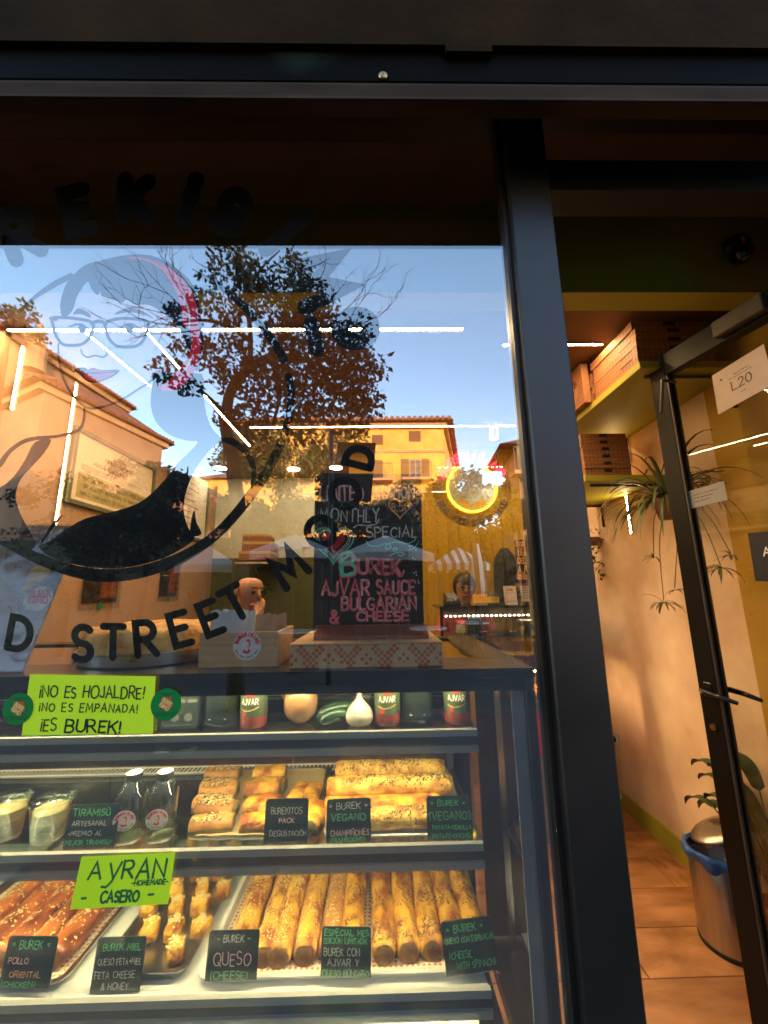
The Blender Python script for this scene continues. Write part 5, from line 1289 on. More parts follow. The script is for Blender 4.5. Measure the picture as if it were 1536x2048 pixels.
# ================================================================== NEON SIGN
c = at(944, 975, 2.475); r = (at(993,975,2.475).x-c.x)
o = thing('neon_sign', 'round neon sign with red lettering and a yellow ring on the mustard wall', 'neon sign', tuple(c-Vector((0,0,r*1.4))))
mb = MB(); mb.disc(c+Vector((0,.010,0)), Vector((1,0,0)), Vector((0,0,1)), r*.94, 40, 0, (0,1,0), .006); mb.build('backing_disc', mat('disc_sky_tone', (.40,.39,.35), (.25,.25,.2), sc=6, rough=.3), o)  # pale disc colour stands in for the bright sky mirrored there
mb = MB(); mb.disc(c+Vector((0,.0165,0)), Vector((1,0,0)), Vector((0,0,1)), r*1.62, 48, 0, (0,1,0), .0004); mb.build('acrylic_plate', acrylic, o)
mb = MB(); mb.tube([c+Vector((math.cos(R(a_))*r, -.004, math.sin(R(a_))*r)) for a_ in range(-240, 61, 10)], .0085, 8); mb.build('ring_tube', neon_yel, o, smooth=True)
fr = Frame(c, (1,0,0), (0,0,1), (0,-1,0))
txt = 'BUREKiSiMO'
for i, ch in enumerate(txt):
    an = R(160-140*(i+.5)/len(txt)); st, W = text_strokes(ch, r*.36, wsc=1.15); rot = an-math.pi/2; cs, sn = math.cos(rot), math.sin(rot)
    mb = MB()
    for q_ in st:
        pts = [fr(r*1.34*math.cos(an)+(a_-W/2)*cs-(b_-r*.18)*sn, r*1.34*math.sin(an)+(a_-W/2)*sn+(b_-r*.18)*cs, .004) for a_, b_ in q_]
        mb.tube(pts, .0075, 6)
    mb.build('letter_tube', neon_red, o, smooth=True)
mb = MB(); arc_text(mb, Frame(c+Vector((0,.012,0)), (1,0,0), (0,0,1), (0,-1,0)), 'REAL FOOD STREET MOOD', r*1.44, r*.22, 203, 337, r*.045, inside=True); mb.build('motto', print_ink, o)
fr2 = Frame(c+Vector((0,.008,0)), (1,0,0), (0,0,1), (0,-1,0))
mb = MB(); mb.poly([fr2(a_*r, b_*r) for a_, b_ in catmull([(-.62,-.5), (-.35,-.45), (-.05,-.72), (.3,-.5), (.6,-.55), (.35,-.82), (-.2,-.86)], 3, True)], (0,.0005,0)); mb.build('portrait', mustard, o)

# ================================================================== REAR COUNTER
RY, RX0, RX1, RZ = 1.75, at(881, 1212, 1.75).x, 1.40, at(985, 1211, 1.75).z
o = thing('rear_counter', 'rear serving counter with a glass display and red front panel', 'counter', ((RX0+RX1)/2, RY+.18, 0))
mb = MB(); mb.box(RX0, RX1, RY, RY+.36, .0, .50); mb.build('cabinet', mat('cab_steel', (.32,.28,.25), (.26,.22,.2), rough=.4, metal=.4), o)
mb = MB(); mb.box(RX0-.002, RX1+.002, RY-.012, RY+.36, .5005, .74); mb.build('red_panel', mat('red_laminate', (.62,.035,.02), (.56,.03,.018), rough=.3), o)
mb = MB(); mb.box(RX0, RX1, RY-.004, RY+.36, .7405, .80); mb.build('worktop', steel, o)
for z in (.985, RZ-.205):
    mb = MB(); mb.box(RX0+.01, RX1-.01, RY+.012, RY+.34, z, z+.012); mb.build('inner_shelf', steel, o)
mb = MB(); mb.box(RX0-.01, RX1+.01, RY-.01, RY+.36, RZ-.014, RZ); mb.build('top_plate', mat('dark_glass_top', (.03,.03,.028), rough=.15), o)
mb = MB(); mb.box(RX0, RX1, RY, RY+.006, .801, RZ-.0145); mb.build('front_glass', glass_thin, o)
mb = MB(); mb.box(RX0-.004, RX0+.012, RY-.006, RY+.02, .801, RZ-.0145); mb.build('post', black_metal, o)
mb = MB(); mb.box(RX1-.012, RX1+.004, RY-.006, RY+.02, .801, RZ-.0145); mb.build('post', black_metal, o)
mb = MB(); mb.box(RX0+.013, RX1-.013, RY+.0065, RY+.03, RZ-.06, RZ-.0145); mb.build('canopy_strip', mat('strip_beige', (.55,.38,.28), rough=.5), o)
mb = MB(); x_ = RX0+.03
while x_ < RX1-.03: mb.box(x_, x_+.011, RY+.008, RY+.014, RZ-.068, RZ-.0605); x_ += .030
tag(mb.build('led_dots', emit('led_dots', (1,.9,.72), 10), o), kind='stuff')
mb = MB(); mb.box(RX0+.02, RX1-.02, RY+.015, RY+.03, .972, .9845); mb.build('light_strip', led_rear, o)
for i in range(4):
    x_ = RX1-.60+.15*i
    q = thing('tray_pie', ['left','second','third','right'][i]+' baked square pie inside the rear counter', 'pastry', (x_, RY+.13, .998), 0, 'pies in the rear counter')
    mb = MB(); mb.box(-.065, .065, -.08, .08, 0, .05); mb.build('crust', pastry_red, q, local=True, bevel=.008, smooth=True)
    q = thing('tray_pie', ['left','second','third','right'][i]+' browned pie on the worktop of the rear counter', 'pastry', (x_, RY+.13, .8015), 0, 'pies in the rear counter')
    mb = MB(); mb.box(-.066, .066, -.08, .08, 0, .06); mb.build('crust', pastry_brown, q, local=True, bevel=.008, smooth=True)
zs = RZ-.205+.0125
# things in the glass part of the counter
p = at(921, 1255, RY+.06); q = thing('sauce_jar', 'small jar with a red lid inside the rear counter', 'jar', (p.x, RY+.06, zs))
mb = MB(); mb.lathe([(.026,0), (.030,.004), (.030,.065), (.026,.072), (.026,.078)], 24); mb.build('glass_body', mat('jar_glass', (.40,.22,.14), (.30,.2,.12), rough=.2, coat=.5), q, local=True, smooth=True)
mb = MB(); mb.lathe([(.031,.0785), (.031,.098), (.029,.099)], 24); mb.build('lid', st_red, q, local=True)
mb = MB(); mb.lathe([(.0305,.018), (.0305,.050)], 24); mb.build('paper_label', st_cream, q, local=True)
p = at(950, 1258, RY+.05); q = thing('coffee_pouch', 'black stand-up pouch inside the rear counter', 'pouch', (p.x, RY+.055, zs))
mb = MB(); vs = []; fs = []
for j in range(7):
    t_ = j/6; d_ = .03*(1-t_**2)+.002
    for k in range(12): an = 2*math.pi*k/12; vs.append(Vector((math.cos(an)*.052*(1-.08*math.sin(t_*3)), math.sin(an)*d_, t_*.175)))
for j in range(6):
    for k in range(12): fs.append((j*12+k, j*12+(k+1) % 12, (j+1)*12+(k+1) % 12, (j+1)*12+k))
fs += [tuple(range(11,-1,-1)), tuple(72+k for k in range(12))]
mb.add(vs, fs); mb.build('pouch_body', bag_m, q, local=True, smooth=True)
mb = MB(); mb.poly([(-.02,-.026,.125), (.022,-.026,.125), (.022,-.021,.155), (-.02,-.021,.155)], (0,.0004,0)); mb.build('print_picture', st_cream, q, local=True)
for i, (px, lab) in enumerate(((966,'small round bowl left of the pouch foot'), (1026,'small round bowl right of the pouch'))):
    p = at(px, 1262, RY+.035); q = thing('dip_bowl', lab+' in the rear counter', 'bowl', (p.x, RY+.04, zs), 0, 'dip bowls in the rear counter')
    mb = MB(); mb.lathe([(.016,0), (.026,.022), (.028,.026), (.025,.024), (.0,.018)], 20); mb.build('bowl', mat('terracotta', (.45,.20,.10), rough=.6), q, local=True, smooth=True)
p = at(1057, 1258, RY+.06); q = thing('lidded_tub', 'clear lidded plastic tub with a dark label in the rear counter', 'tub', (p.x, RY+.07, zs))
mb = MB(); mb.box(-.055, .055, -.035, .035, 0, .085); mb.build('tub', glass_thin, q, local=True, bevel=.006)
mb = MB(); mb.box(-.058, .058, -.038, .038, .0865, .097); mb.build('lid', chrome_white, q, local=True, bevel=.003)
mb = MB(); mb.box(-.03, .045, -.0375, -.036, .015, .07); mb.build('paper_label', slate, q, local=True)
mb = MB(); mb.box(-.048, .048, -.028, .028, .004, .05); mb.build('contents', mat('paste', (.42,.26,.13), rough=.7), q, local=True, bevel=.006)
# on top of the counter
p = at(906, 1208, RY+.08); q = thing('card_terminal', 'dark card payment terminal on the rear counter', 'terminal', (p.x, RY+.10, RZ), R(12))
mb = MB(); mb.add([(-.05,-.05,0), (.05,-.05,0), (.05,.06,0), (-.05,.06,0), (-.046,-.04,.035), (.046,-.04,.035), (.046,.05,.085), (-.046,.05,.085)], [(3,2,1,0), (4,5,6,7), (0,1,5,4), (1,2,6,5), (2,3,7,6), (3,0,4,7)]); mb.build('housing', mat('terminal_black', (.03,.034,.04), rough=.3), q, local=True, bevel=.006, smooth=True)
mb = MB(); mb.add([(-.034,-.02,.0478), (.034,-.02,.0478), (.034,.04,.0812), (-.034,.04,.0812)], [(0,1,2,3)]); mb.build('screen', mat('screen_grey', (.16,.2,.26), rough=.15), q, local=True)
p = at(963, 1205, RY+.07); q = thing('card_holder', 'yellow cards in a wooden card holder on the rear counter', 'card holder', (p.x, RY+.09, RZ))
mb = MB(); mb.box(-.055, .055, -.02, .03, 0, .018); mb.build('block', wood_light, q, local=True, bevel=.002)
mb = MB(); mb.slab((-.05,-.004,.0185), (.05,-.004,.0185), (.05,.016,.072), (-.05,.016,.072), (0,.004,0)); mb.build('card', mat('card_yellow', (.75,.42,.06), rough=.6), q, local=True)
mb = MB(); v, f_ = ribbon(arc(0, .045, .008, .008, 200, -20), .002); mb.add([(a_.x, -.0045+(a_.y-.0185)*.37, a_.y) for a_ in v], f_); mb.build('card_print', print_ink, q, local=True)
p = at(987, 1205, RY+.07); q = thing('tip_jar', 'glass jar with a yellow label on the rear counter', 'jar', (p.x, RY+.08, RZ))
mb = MB(); mb.lathe([(.036,0), (.042,.006), (.042,.055), (.034,.07), (.034,.078)], 24); mb.build('glass_body', mat('dark_jar', (.06,.05,.035), (.1,.08,.05), rough=.15, coat=.5), q, local=True, smooth=True)
mb = MB(); mb.lathe([(.0425,.016), (.0425,.056)], 24); mb.f = mb.f[:-2]; mb.m = mb.m[:-2]; mb.build('paper_label', mat('label_yellow', (.72,.5,.03), rough=.5), q, local=True)
mb = MB(); fine_print(mb, lambda x, y, k=0: Vector((.043*math.sin(x/.043), -.043*math.cos(x/.043), y)), -.02, .02, .036, .008); mb.build('print', st_red, q, local=True)
p = at(1024, 1206, RY+.05); q = thing('review_card', 'tall pale review card leaning on the rear counter', 'card', (p.x, RY+.06, RZ), R(-6))
mb = MB(); mb.slab((-.042,0,0), (.042,0,0), (.042,.03,.125), (-.042,.03,.125), (0,.003,0)); mb.build('card', mat('card_pink', (.76,.62,.54), rough=.6), q, local=True)
mb = MB(); fr = Frame((0,-.001,0), (1,0,0), (0,.233,.972), (0,-1,.2)); line_on(mb, fr, 'GOOGLE', -.022, .022, .096, .013, .002); fine_print(mb, fr, -.03, .03, .078, .004); fine_print(mb, fr, -.03, .03, .022, .006); mb.build('print', print_ink, q, local=True)
p = at(1063, 1200, RY+.05); q = thing('notice_sheet', 'pale notice sheet in a stand at the end of the rear counter', 'card', (p.x, RY+.08, RZ), R(4))
mb = MB(); mb.box(-.02, .02, -.02, .02, 0, .02); mb.build('stand', black_metal, q, local=True)
mb = MB(); mb.slab((-.055,0,.0205), (.055,0,.0205), (.055,.01,.125), (-.055,.01,.125), (0,.002,0)); mb.build('sheet', MT['card_pink'], q, local=True)
mb = MB(); fr = Frame((0,-.001,.02), (1,0,0), (0,.09,.99), (0,-1,0)); [fine_print(mb, fr, -.045, .02+.006*(k % 3), .09-.017*k, .007) for k in range(5)]; mb.build('print', print_ink, q, local=True)
# second chalkboard on the wall behind
pa, pb_ = at(1030, 1080, 2.05), at(1088, 1166, 2.05)
q = thing('chalkboard', 'smaller black chalkboard with orange lettering behind the rear counter', 'chalkboard', ((pa.x+pb_.x)/2, 2.05, pb_.z-.03))
mb = MB(); mb.box(pa.x, pb_.x, 2.05, 2.06, pb_.z, pa.z); mb.build('slate', slate, q)
mb = MB(); mb.box(pa.x-.01, pb_.x+.01, 2.02, 2.09, pb_.z-.03, pb_.z-.0005); mb.build('foot', wood_red, q)
mb = MB(); mb.box(pa.x+.05, pa.x+.09, 2.03, 2.08, RZ, pb_.z-.0305); mb.box(pb_.x-.09, pb_.x-.05, 2.03, 2.08, RZ, pb_.z-.0305); mb.build('stand', wood_red, q)
for s_, xa_, xb_, yb_, h, mt in (('EDICIÓN LIMITADA', 1032, 1080, 1092, 9, ch_orange), ('BUREK', 1037, 1070, 1111, 16, ch_orange), ('DEL MES', 1036, 1073, 1127, 11, ch_orange), ('AJVAR', 1036, 1076, 1146, 15, ch_orange), ('QUESO BÚLGARO', 1034, 1083, 1158, 9, ch_orange)):
    mb = MB(); st, W = text_strokes(s_, h, jit=.08, rng=rg); put_strokes(mb, [[(xa_+a_*(xb_-xa_)/W, yb_-b_) for a_, b_ in z] for z in st], gp(2.0485), 2.0); mb.build('lettering', mt, q)
q = thing('hanging_jacket', 'dark jacket hanging beside the second chalkboard', 'jacket', tuple(at(1012, 1190, 2.38)))
mb = MB(); c_ = at(1012, 1150, 2.38); mb.tube([c_+Vector((0,0,.22)), c_+Vector((0,0,.14)), c_, c_+Vector((.005,0,-.16)), c_+Vector((0,0,-.30))], [.03,.085,.10,.105,.10], 12); mb.build('cloth', mat('cloth_black', (.03,.026,.022), rough=.9, bump=.4), q, smooth=True)

# ================================================================== RIGHT WALL: shelves with card boxes, lights, plants
def box_stack(x0, wd, dp, y0, z, n, h, where):
    nm = ['lowest', 'second', 'third', 'fourth', 'fifth', 'sixth']
    for i in range(n):
        lab = f"{'topmost' if i == n-1 else nm[i]} folded card box of the stack {where}"
        b = thing('pizza_box', lab, 'box', (x0+rg.uniform(-.004,.004), y0+rg.uniform(-.006,.006), z+i*(h+.001)), 0, 'stacked card boxes on the right wall shelves')
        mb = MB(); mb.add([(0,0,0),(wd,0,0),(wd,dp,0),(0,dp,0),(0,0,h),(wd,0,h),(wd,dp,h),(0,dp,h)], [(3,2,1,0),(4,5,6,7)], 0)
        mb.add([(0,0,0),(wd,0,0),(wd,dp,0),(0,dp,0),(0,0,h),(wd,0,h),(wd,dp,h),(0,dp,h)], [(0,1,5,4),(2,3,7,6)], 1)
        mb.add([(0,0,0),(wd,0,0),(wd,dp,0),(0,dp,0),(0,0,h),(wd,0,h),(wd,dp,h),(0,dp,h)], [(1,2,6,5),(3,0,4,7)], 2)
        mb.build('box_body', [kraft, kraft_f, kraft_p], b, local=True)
        mb = MB(); mb.box(wd*.42, wd*.58, -.0015, -.0003, h*.55, h*.98); mb.build('locking_tab', ink, b, local=True)
        mb = MB(); mb.box(-.0015, -.0003, dp*.1, dp*.34, h*.9, h*1.0); mb.build('slot', ink, b, local=True)
def shelf_r(x0, y0, y1, z, lab):
    q = thing('wall_shelf', lab, 'shelf', ((x0+WR)/2, (y0+y1)/2, z-.03), 0, 'olive shelves on the right wall')
    mb = MB(); mb.box(x0, WR-.001, y0, y1, z-.035, z); mb.build('board', olive, q, bevel=.002)
    for yy_ in (y0+.06, y1-.08):
        mb = MB(); mb.tube([(WR-.012, yy_, z-.20), (WR-.012, yy_, z-.045), (x0+.06, yy_, z-.045)], .008, 8); mb.build('bracket', black_metal, q, smooth=True)
shelf_r(1.19, .70, 1.62, 2.50, 'upper olive shelf on the right wall, near the ceiling')
box_stack(1.195, .36, .36, .715, 2.501, 5, .042, 'at the front of the upper shelf')
box_stack(1.195, .36, .34, 1.09, 2.501, 4, .042, 'behind the upright box on the upper shelf')
up_b = thing('pizza_box', 'card box standing upright on the upper shelf showing its printed lid', 'box', (1.175, 1.078, 2.501))
pa = atx(1190, 745, 1.175)
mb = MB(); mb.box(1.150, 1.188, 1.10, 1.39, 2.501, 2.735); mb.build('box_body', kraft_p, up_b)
fr = Frame((1.1492, 1.245, 2.618), (0,-1,0), (0,0,1), (-1,0,0))
mb = MB(); mb.disc(fr(0,0), Vector((0,1,0)), Vector((0,0,1)), .095, 36, 0, (1,0,0), .0004); mb.build('lid_roundel', mat('kraft_plain', (.48,.22,.10), rough=.8), up_b)
mb = MB(); f3 = Frame(fr.o+Vector((-.0008,0,0)), fr.ex, fr.ey, fr.n); arc_text(mb, f3, 'BUREKISIMO', .072, .028, 172, 8, .008); v, f_ = ribbon([(.045*math.cos(i*.2094), .045*math.sin(i*.2094)-.01) for i in range(30)], .005, closed=True); mb.add([f3(p_.x, p_.y, .0001) for p_ in v], f_); mb.build('lid_print', mat('print_brown', (.22,.05,.02), rough=.8), up_b)
shelf_r(1.19, 1.26, 2.0, 2.13, 'lower olive shelf on the right wall, farther back')
box_stack(1.20, .27, .36, 1.275, 2.131, 6, .042, 'on the lower shelf')
p0 = atx(1265, 955, WR); lstrip((WR-.008, 1.66, 2.46), (WR-.008, 1.66, 2.14), .014, led_side, 'vertical LED strip on the right wall between the two shelves', (-1,0,0))
lstrip((WR-.008, 1.62, 2.09), (WR-.008, 1.62, 1.84), .014, led_side, 'vertical LED strip on the right wall under the lower shelf', (-1,0,0))
# wall socket with plug and cable
p = atx(1232, 1478, WR-.002); q = thing('wall_socket', 'white wall socket with a black plug and pale cable', 'socket', (WR-.012, p.y, p.z-.04))
mb = MB(); mb.box(WR-.012, WR-.001, p.y-.045, p.y+.045, p.z-.045, p.z+.045); mb.build('plate', white_enamel, q, bevel=.003)
mb = MB(); mb.tube([(WR-.013, p.y, p.z), (WR-.035, p.y, p.z), (WR-.045, p.y, p.z-.02), (WR-.045, p.y-.005, p.z-.06)], [.02,.018,.012,.006], 10); mb.build('plug', ink, q, smooth=True)
mb = MB(); mb.tube(catmull([(WR-.045, p.y-.005, p.z-.06), (WR-.04, p.y+.02, p.z-.11), (WR-.03, p.y+.005, p.z-.3), (WR-.03, p.y-.03, .10), (WR-.06, p.y+.04, .024)], 5), .005, 6); mb.build('cable', white_enamel, q, smooth=True)
# security camera under the beam
p = atp(1478, 512, Vector((0,.38,0)), Vector((0,1,0))); q = thing('dome_camera', 'dark dome security camera under the green beam at the top right', 'camera', tuple(p))
mb = MB(); mb.tube([p+Vector((.015,.03,.06)), p+Vector((.005,.0,.03))], [.05,.045], 20); mb.build('mount', mat('camera_body', (.03,.03,.028), rough=.5), q, smooth=True)
mb = MB(); mb.ball(p+Vector((0,-.012,.0)), .038, seg=20, rings=12); mb.build('dome', mat('dome_glass', (.01,.01,.01), rough=.08, coat=1), q, smooth=True)
mb = MB(); rc = p+Vector((0,-.012,.004)); mb.tube([rc+Vector((.040*math.cos(t_)*.9, .03*math.cos(t_)-.015, .040*math.sin(t_))) for t_ in [R(-20+20*i) for i in range(9)]], .006, 6); mb.build('ring', mat('ring_beige', (.42,.30,.18), rough=.5), q, smooth=True)

# spider plant
blade_m = mat('spider_leaf', (.12,.155,.05), (.035,.06,.018), sc=3, rough=.45)
def blade(mb, base, dirv, L, droop, w, seg=9, fold=.3):
    base = Vector(base); d = Vector(dirv).normalized(); side = d.cross(Vector((0,0,1)))
    side = side.normalized() if side.length > 1e-3 else Vector((1,0,0))
    vs = []; fs = []; p_ = base.copy(); v_ = d.copy()
    for i in range(seg+1):
        t_ = i/seg; ww = w*(.55+.6*t_)*(1-t_**3) if i < seg else w*.05
        vs += [p_-side*ww, p_+Vector((0,0,-w*fold)), p_+side*ww]
        v_ = (v_+Vector((0,0,-droop/seg*(.6+1.4*t_)))).normalized(); p_ = p_+v_*(L/seg)
    for i in range(seg):
        fs += [(3*i, 3*i+1, 3*i+4, 3*i+3), (3*i+1, 3*i+2, 3*i+5, 3*i+4)]
    mb.add(vs, fs); return p_
pc_ = atx(1336, 1000, 1.52)
q = thing('spider_plant', 'spider plant in a hanging pot with long arching leaves behind the door edge', 'plant', tuple(pc_))
mb = MB(); mb.lathe([(.05,-.10), (.075,.0), (.08,.012), (.072,.012), (.066,-.002), (.0,-.004)], 24, pc_); mb.build('pot', mat('pot_terracotta', (.20,.10,.07), (.15,.07,.05), rough=.7), q, smooth=True)
mb = MB(); mb.tube([pc_+Vector((.07,0,.005)), pc_+Vector((.03,.02,.22)), pc_+Vector((.06,.04,.5))], .003, 6); mb.tube([pc_+Vector((-.07,0,.005)), pc_+Vector((.03,.02,.22))], .003, 6); mb.build('hanger', ink, q)
for i in range(84):
    an = rg.uniform(0, 6.283); el = rg.uniform(.15, 1.3); L = rg.uniform(.26, .48)
    mb = MB(); blade(mb, pc_+Vector((math.cos(an)*.02, math.sin(an)*.02, 0)), (math.cos(an)*math.cos(el), math.sin(an)*math.cos(el)*.8, math.sin(el)), L, rg.uniform(1.2, 2.6), rg.uniform(.008,.013)); mb.build('leaf', blade_m, q, smooth=True)
for (px, py) in ((1328,1205), (1442,1135), (1308,1115), (1462,1110), (1350,1180)):
    e = atx(px, py, 1.50)
    mb = MB(); mid = (pc_+e)/2+Vector((-.06 if px < 1336 else .0, -.05, .06)); mb.tube(catmull([pc_, mid, e+Vector((0,0,.01))], 6), .0022, 5); mb.build('runner', blade_m, q, smooth=True)
    n_ = 16 if px in (1328, 1442) else 7
    for k in range(n_):
        an = rg.uniform(0, 6.283); el = rg.uniform(-.3, .9)
        mb = MB(); blade(mb, e, (math.cos(an)*math.cos(el), math.sin(an)*math.cos(el), math.sin(el)), rg.uniform(.07,.13)*(1 if n_ > 8 else .6), rg.uniform(.6,1.8), .006, 6); mb.build('leaf', blade_m, q, smooth=True)
# leafy potted plant low behind the door
pc_ = Vector((1.565, .87, .30)); q = thing('potted_plant', 'broad-leaved plant in a red pot on the floor behind the door', 'plant', (1.565,.87,.02))
mb = MB(); mb.lathe([(.06,.021), (.08,.26), (.086,.27), (.076,.27), (.072,.25), (.0,.245)], 24, (1.565,.87,0)); mb.build('pot', mat('pot_red', (.32,.03,.02), rough=.35), q, smooth=True)
for i in range(26):
    an = rg.uniform(0, 6.283); el = rg.uniform(.5, 1.4); L = rg.uniform(.22, .42)
    d_ = Vector((math.cos(an)*math.cos(el)*.26-.06, math.sin(an)*math.cos(el), math.sin(el)*1.1)); e = pc_+Vector((0,0,-.04))+d_*L
    mb = MB(); mb.tube([pc_+Vector((0,0,-.05)), pc_+d_*L*.5, e], [.005,.004,.003], 5); mb.build('stem', leaf_m, q, smooth=True)
    mb = MB(); blade(mb, e, (d_.x*.3, (d_.y if abs(d_.y) > .1 else .2), d_.z*.3), rg.uniform(.16,.24), 1.3, rg.uniform(.034,.048), 8, .35); mb.build('leaf', leaf_m, q, smooth=True)
# small trailing plant by the mullion
pc_ = atx(1185, 1075, 1.6); q = thing('trailing_plant', 'dark trailing plant on the right wall next to the window post', 'plant', tuple(pc_))
mb = MB(); mb.lathe([(.03,-.06), (.05,0), (.045,0), (.0,-.005)], 16, pc_); mb.build('pot', MT['pot_terracotta'], q, smooth=True)
for i in range(60):
    c_ = pc_+Vector((rg.gauss(0,.05), rg.gauss(0,.06), rg.uniform(-.32,.08))); an = rg.uniform(0, 6.283)
    mb = MB(); blade(mb, c_, (math.cos(an), math.sin(an), .2), .05, 1.5, .011, 4); mb.build('leaf', leaf_m, q, smooth=True)

# ================================================================== DOOR (opened inwards)
HN = Vector((1.455, .05, .02)); FE = atz(1512, 2044, .02); FE = Vector((FE.x-.0, FE.y, .02))
dv = (FE-HN); DW = dv.length; ang = math.atan2(dv.y, dv.x)
DH = 2.50
q = thing('shop_door', 'black framed glass door standing open into the shop', 'door', tuple(HN), ang)
st_ = .075
for nm, b in (('stile', (0, st_, -.022, .022, 0, DH)), ('stile', (DW-st_, DW, -.022, .022, 0, DH)), ('rail', (st_, DW-st_, -.022, .022, DH-.10, DH)), ('rail', (st_, DW-st_, -.022, .022, 0, .12))):
    mb = MB(); mb.box(*b); mb.build(nm, door_metal, q, local=True, bevel=.003)
mb = MB(); mb.box(st_-.004, DW-st_+.004, -.004, .004, .11, DH-.09); mb.build('glass_pane', glass_door, q, local=True)
for s_ in (-1, 1):
    mb = MB(); mb.box(DW-st_-.006, DW-st_+.004, s_*.010 if s_ > 0 else -.020, .020 if s_ > 0 else -.010, .12, DH-.10); mb.build('glazing_bead', dark_steel, q, local=True)
zh = atp(1430, 1375, FE, Vector((0,1,0))).z-.02
hd = None
for s_ in (-1, 1):
    mb = MB(); hx = DW-.04
    mb.tube(catmull([(hx, s_*.022, zh), (hx, s_*.062, zh), (hx-.02, s_*.068, zh), (hx-.07, s_*.066, zh-.004), (hx-.125, s_*.058, zh-.012)], 4), [.010]*9+[.009]*8, 10) if False else mb.tube([(hx, s_*.022, zh), (hx, s_*.055, zh), (hx-.015, s_*.066, zh), (hx-.06, s_*.066, zh-.003), (hx-.125, s_*.058, zh-.012)], [.011,.011,.011,.010,.007], 10)
    hd = mb.build('lever_handle', mat('handle_black', (.012,.012,.012), rough=.25), q, local=True, smooth=True)
mb = MB(); mb.box(DW-.056, DW-.024, -.026, .026, zh-.03, zh+.03); mb.build('handle_plate', MT['handle_black'], q, local=True, bevel=.003)
mb = MB(); mb.lathe([(.011,-.032), (.011,.032)], 14, (0,0,0)); me = mb.mesh('lock_cylinder', brass, smooth=False); obj_from(me, 'lock_cylinder', q, (DW-.04, 0, zh-.13), (R(90), 0, 0))
mb = MB(); mb.box(DW-.001, DW+.003, -.012, .012, zh-.18, zh-.08); mb.build('strike_plate', steel, q, local=True)
mb = MB(); mb.box(.25, .42, .024, .06, DH-.085, DH-.02); mb.build('door_closer', dark_steel, q, local=True, bevel=.004)
mb = MB(); mb.tube([(DW-.12,.03,DH-.16), (DW-.12,.10,DH-.16), (DW-.10,.11,DH-.30)], .007, 8); mb.build('closer_arm', dark_steel, q, local=True)
bpy.context.view_layer.update()
dn = Vector((math.sin(ang), -math.cos(ang), 0)); dn = dn if dn.x < 0 else -dn
def on_door(px, py): return atp(px, py, HN+dn*.0045, dn)
def door_sheet(name, quad, mt, lab, cat):
    P_ = [on_door(*c_) for c_ in quad]; o_ = thing(name, lab, cat, tuple(P_[3]))
    mb = MB(); mb.slab(*[p_+dn*.0012 for p_ in P_], -dn*.0008); mb.build('sheet', mt, o_); return o_, P_
o_, P_ = door_sheet('permit_sheet', [(1424,752),(1528,688),(1548,768),(1437,829)], mat('permit_paper', (.62,.50,.42), (.56,.44,.36), sc=8, rough=.6), 'paper sheet marked L20 taped to the door glass', 'notice')
c_ = sum(P_, Vector())/4
ex = (P_[1]-P_[0]).normalized(); ey = Vector((0,0,1)); fr = Frame(c_+dn*.0016, ex, ey, dn); L_ = (P_[1]-P_[0]).length
mb = MB(); line_on(mb, fr, 'L20', -L_*.17, L_*.20, -.022, .034, .0046); mb.build('lettering', print_ink, o_)
mb = MB(); fine_print(mb, fr, -L_*.1, L_*.2, .035, .006); fine_print(mb, fr, -L_*.2, L_*.25, .024, .005); fine_print(mb, fr, -L_*.02, L_*.06, -.045, .006); fine_print(mb, fr, -L_*.36, -L_*.28, .038, .014); mb.build('fine_print', print_ink, o_)
o_, P_ = door_sheet('door_notice', [(1372,984),(1448,962),(1456,1000),(1379,1018)], mat('notice_grey', (.34,.33,.31), (.3,.29,.27), sc=8, rough=.6), 'small grey notice on the door glass beside the plant', 'notice')
fr = Frame(sum(P_, Vector())/4+dn*.0016, (P_[1]-P_[0]), (0,0,1), dn); L_ = (P_[1]-P_[0]).length
mb = MB(); [fine_print(mb, fr, -L_*.3, L_*(.3-.1*k), .012-.014*k, .007) for k in range(3)]; mb.build('fine_print', print_ink, o_)
o_, P_ = door_sheet('door_plate', [(1496,1066),(1580,1060),(1600,1166),(1511,1162)], slate, 'black plate with a white letter on the door glass at the right edge', 'sign')
fr = Frame(on_door(1531, 1112)+dn*.0016, (P_[1]-P_[0]), (0,0,1), dn); mb = MB(); line_on(mb, fr, 'A', -.004, .018, .0, .03, .004); mb.build('lettering', ch_white, o_)
# door frame in the facade
q = thing('door_frame', 'black frame and transom round the open doorway', 'door frame', ((XM1+1.62)/2, 0, 0))
mb = MB(); mb.box(XM1+.0005, 1.61, -.03, .05, 2.555, 2.655); mb.build('transom_bar', door_metal, q, bevel=.002)
mb = MB(); mb.box(1.50, 1.61, -.032, .048, .0, 2.5545); mb.build('jamb', black_metal, q, bevel=.002)
mb = MB(); mb.box(XM1+.0005, 1.61, -.03, .05, 2.86, 3.1); mb.build('frame_head', door_metal, q, bevel=.002)
mb = MB(); mb.box(XM1+.001, 1.60, .004, .010, 2.6555, 2.8595); mb.build('transom_glass', glass_door, q)
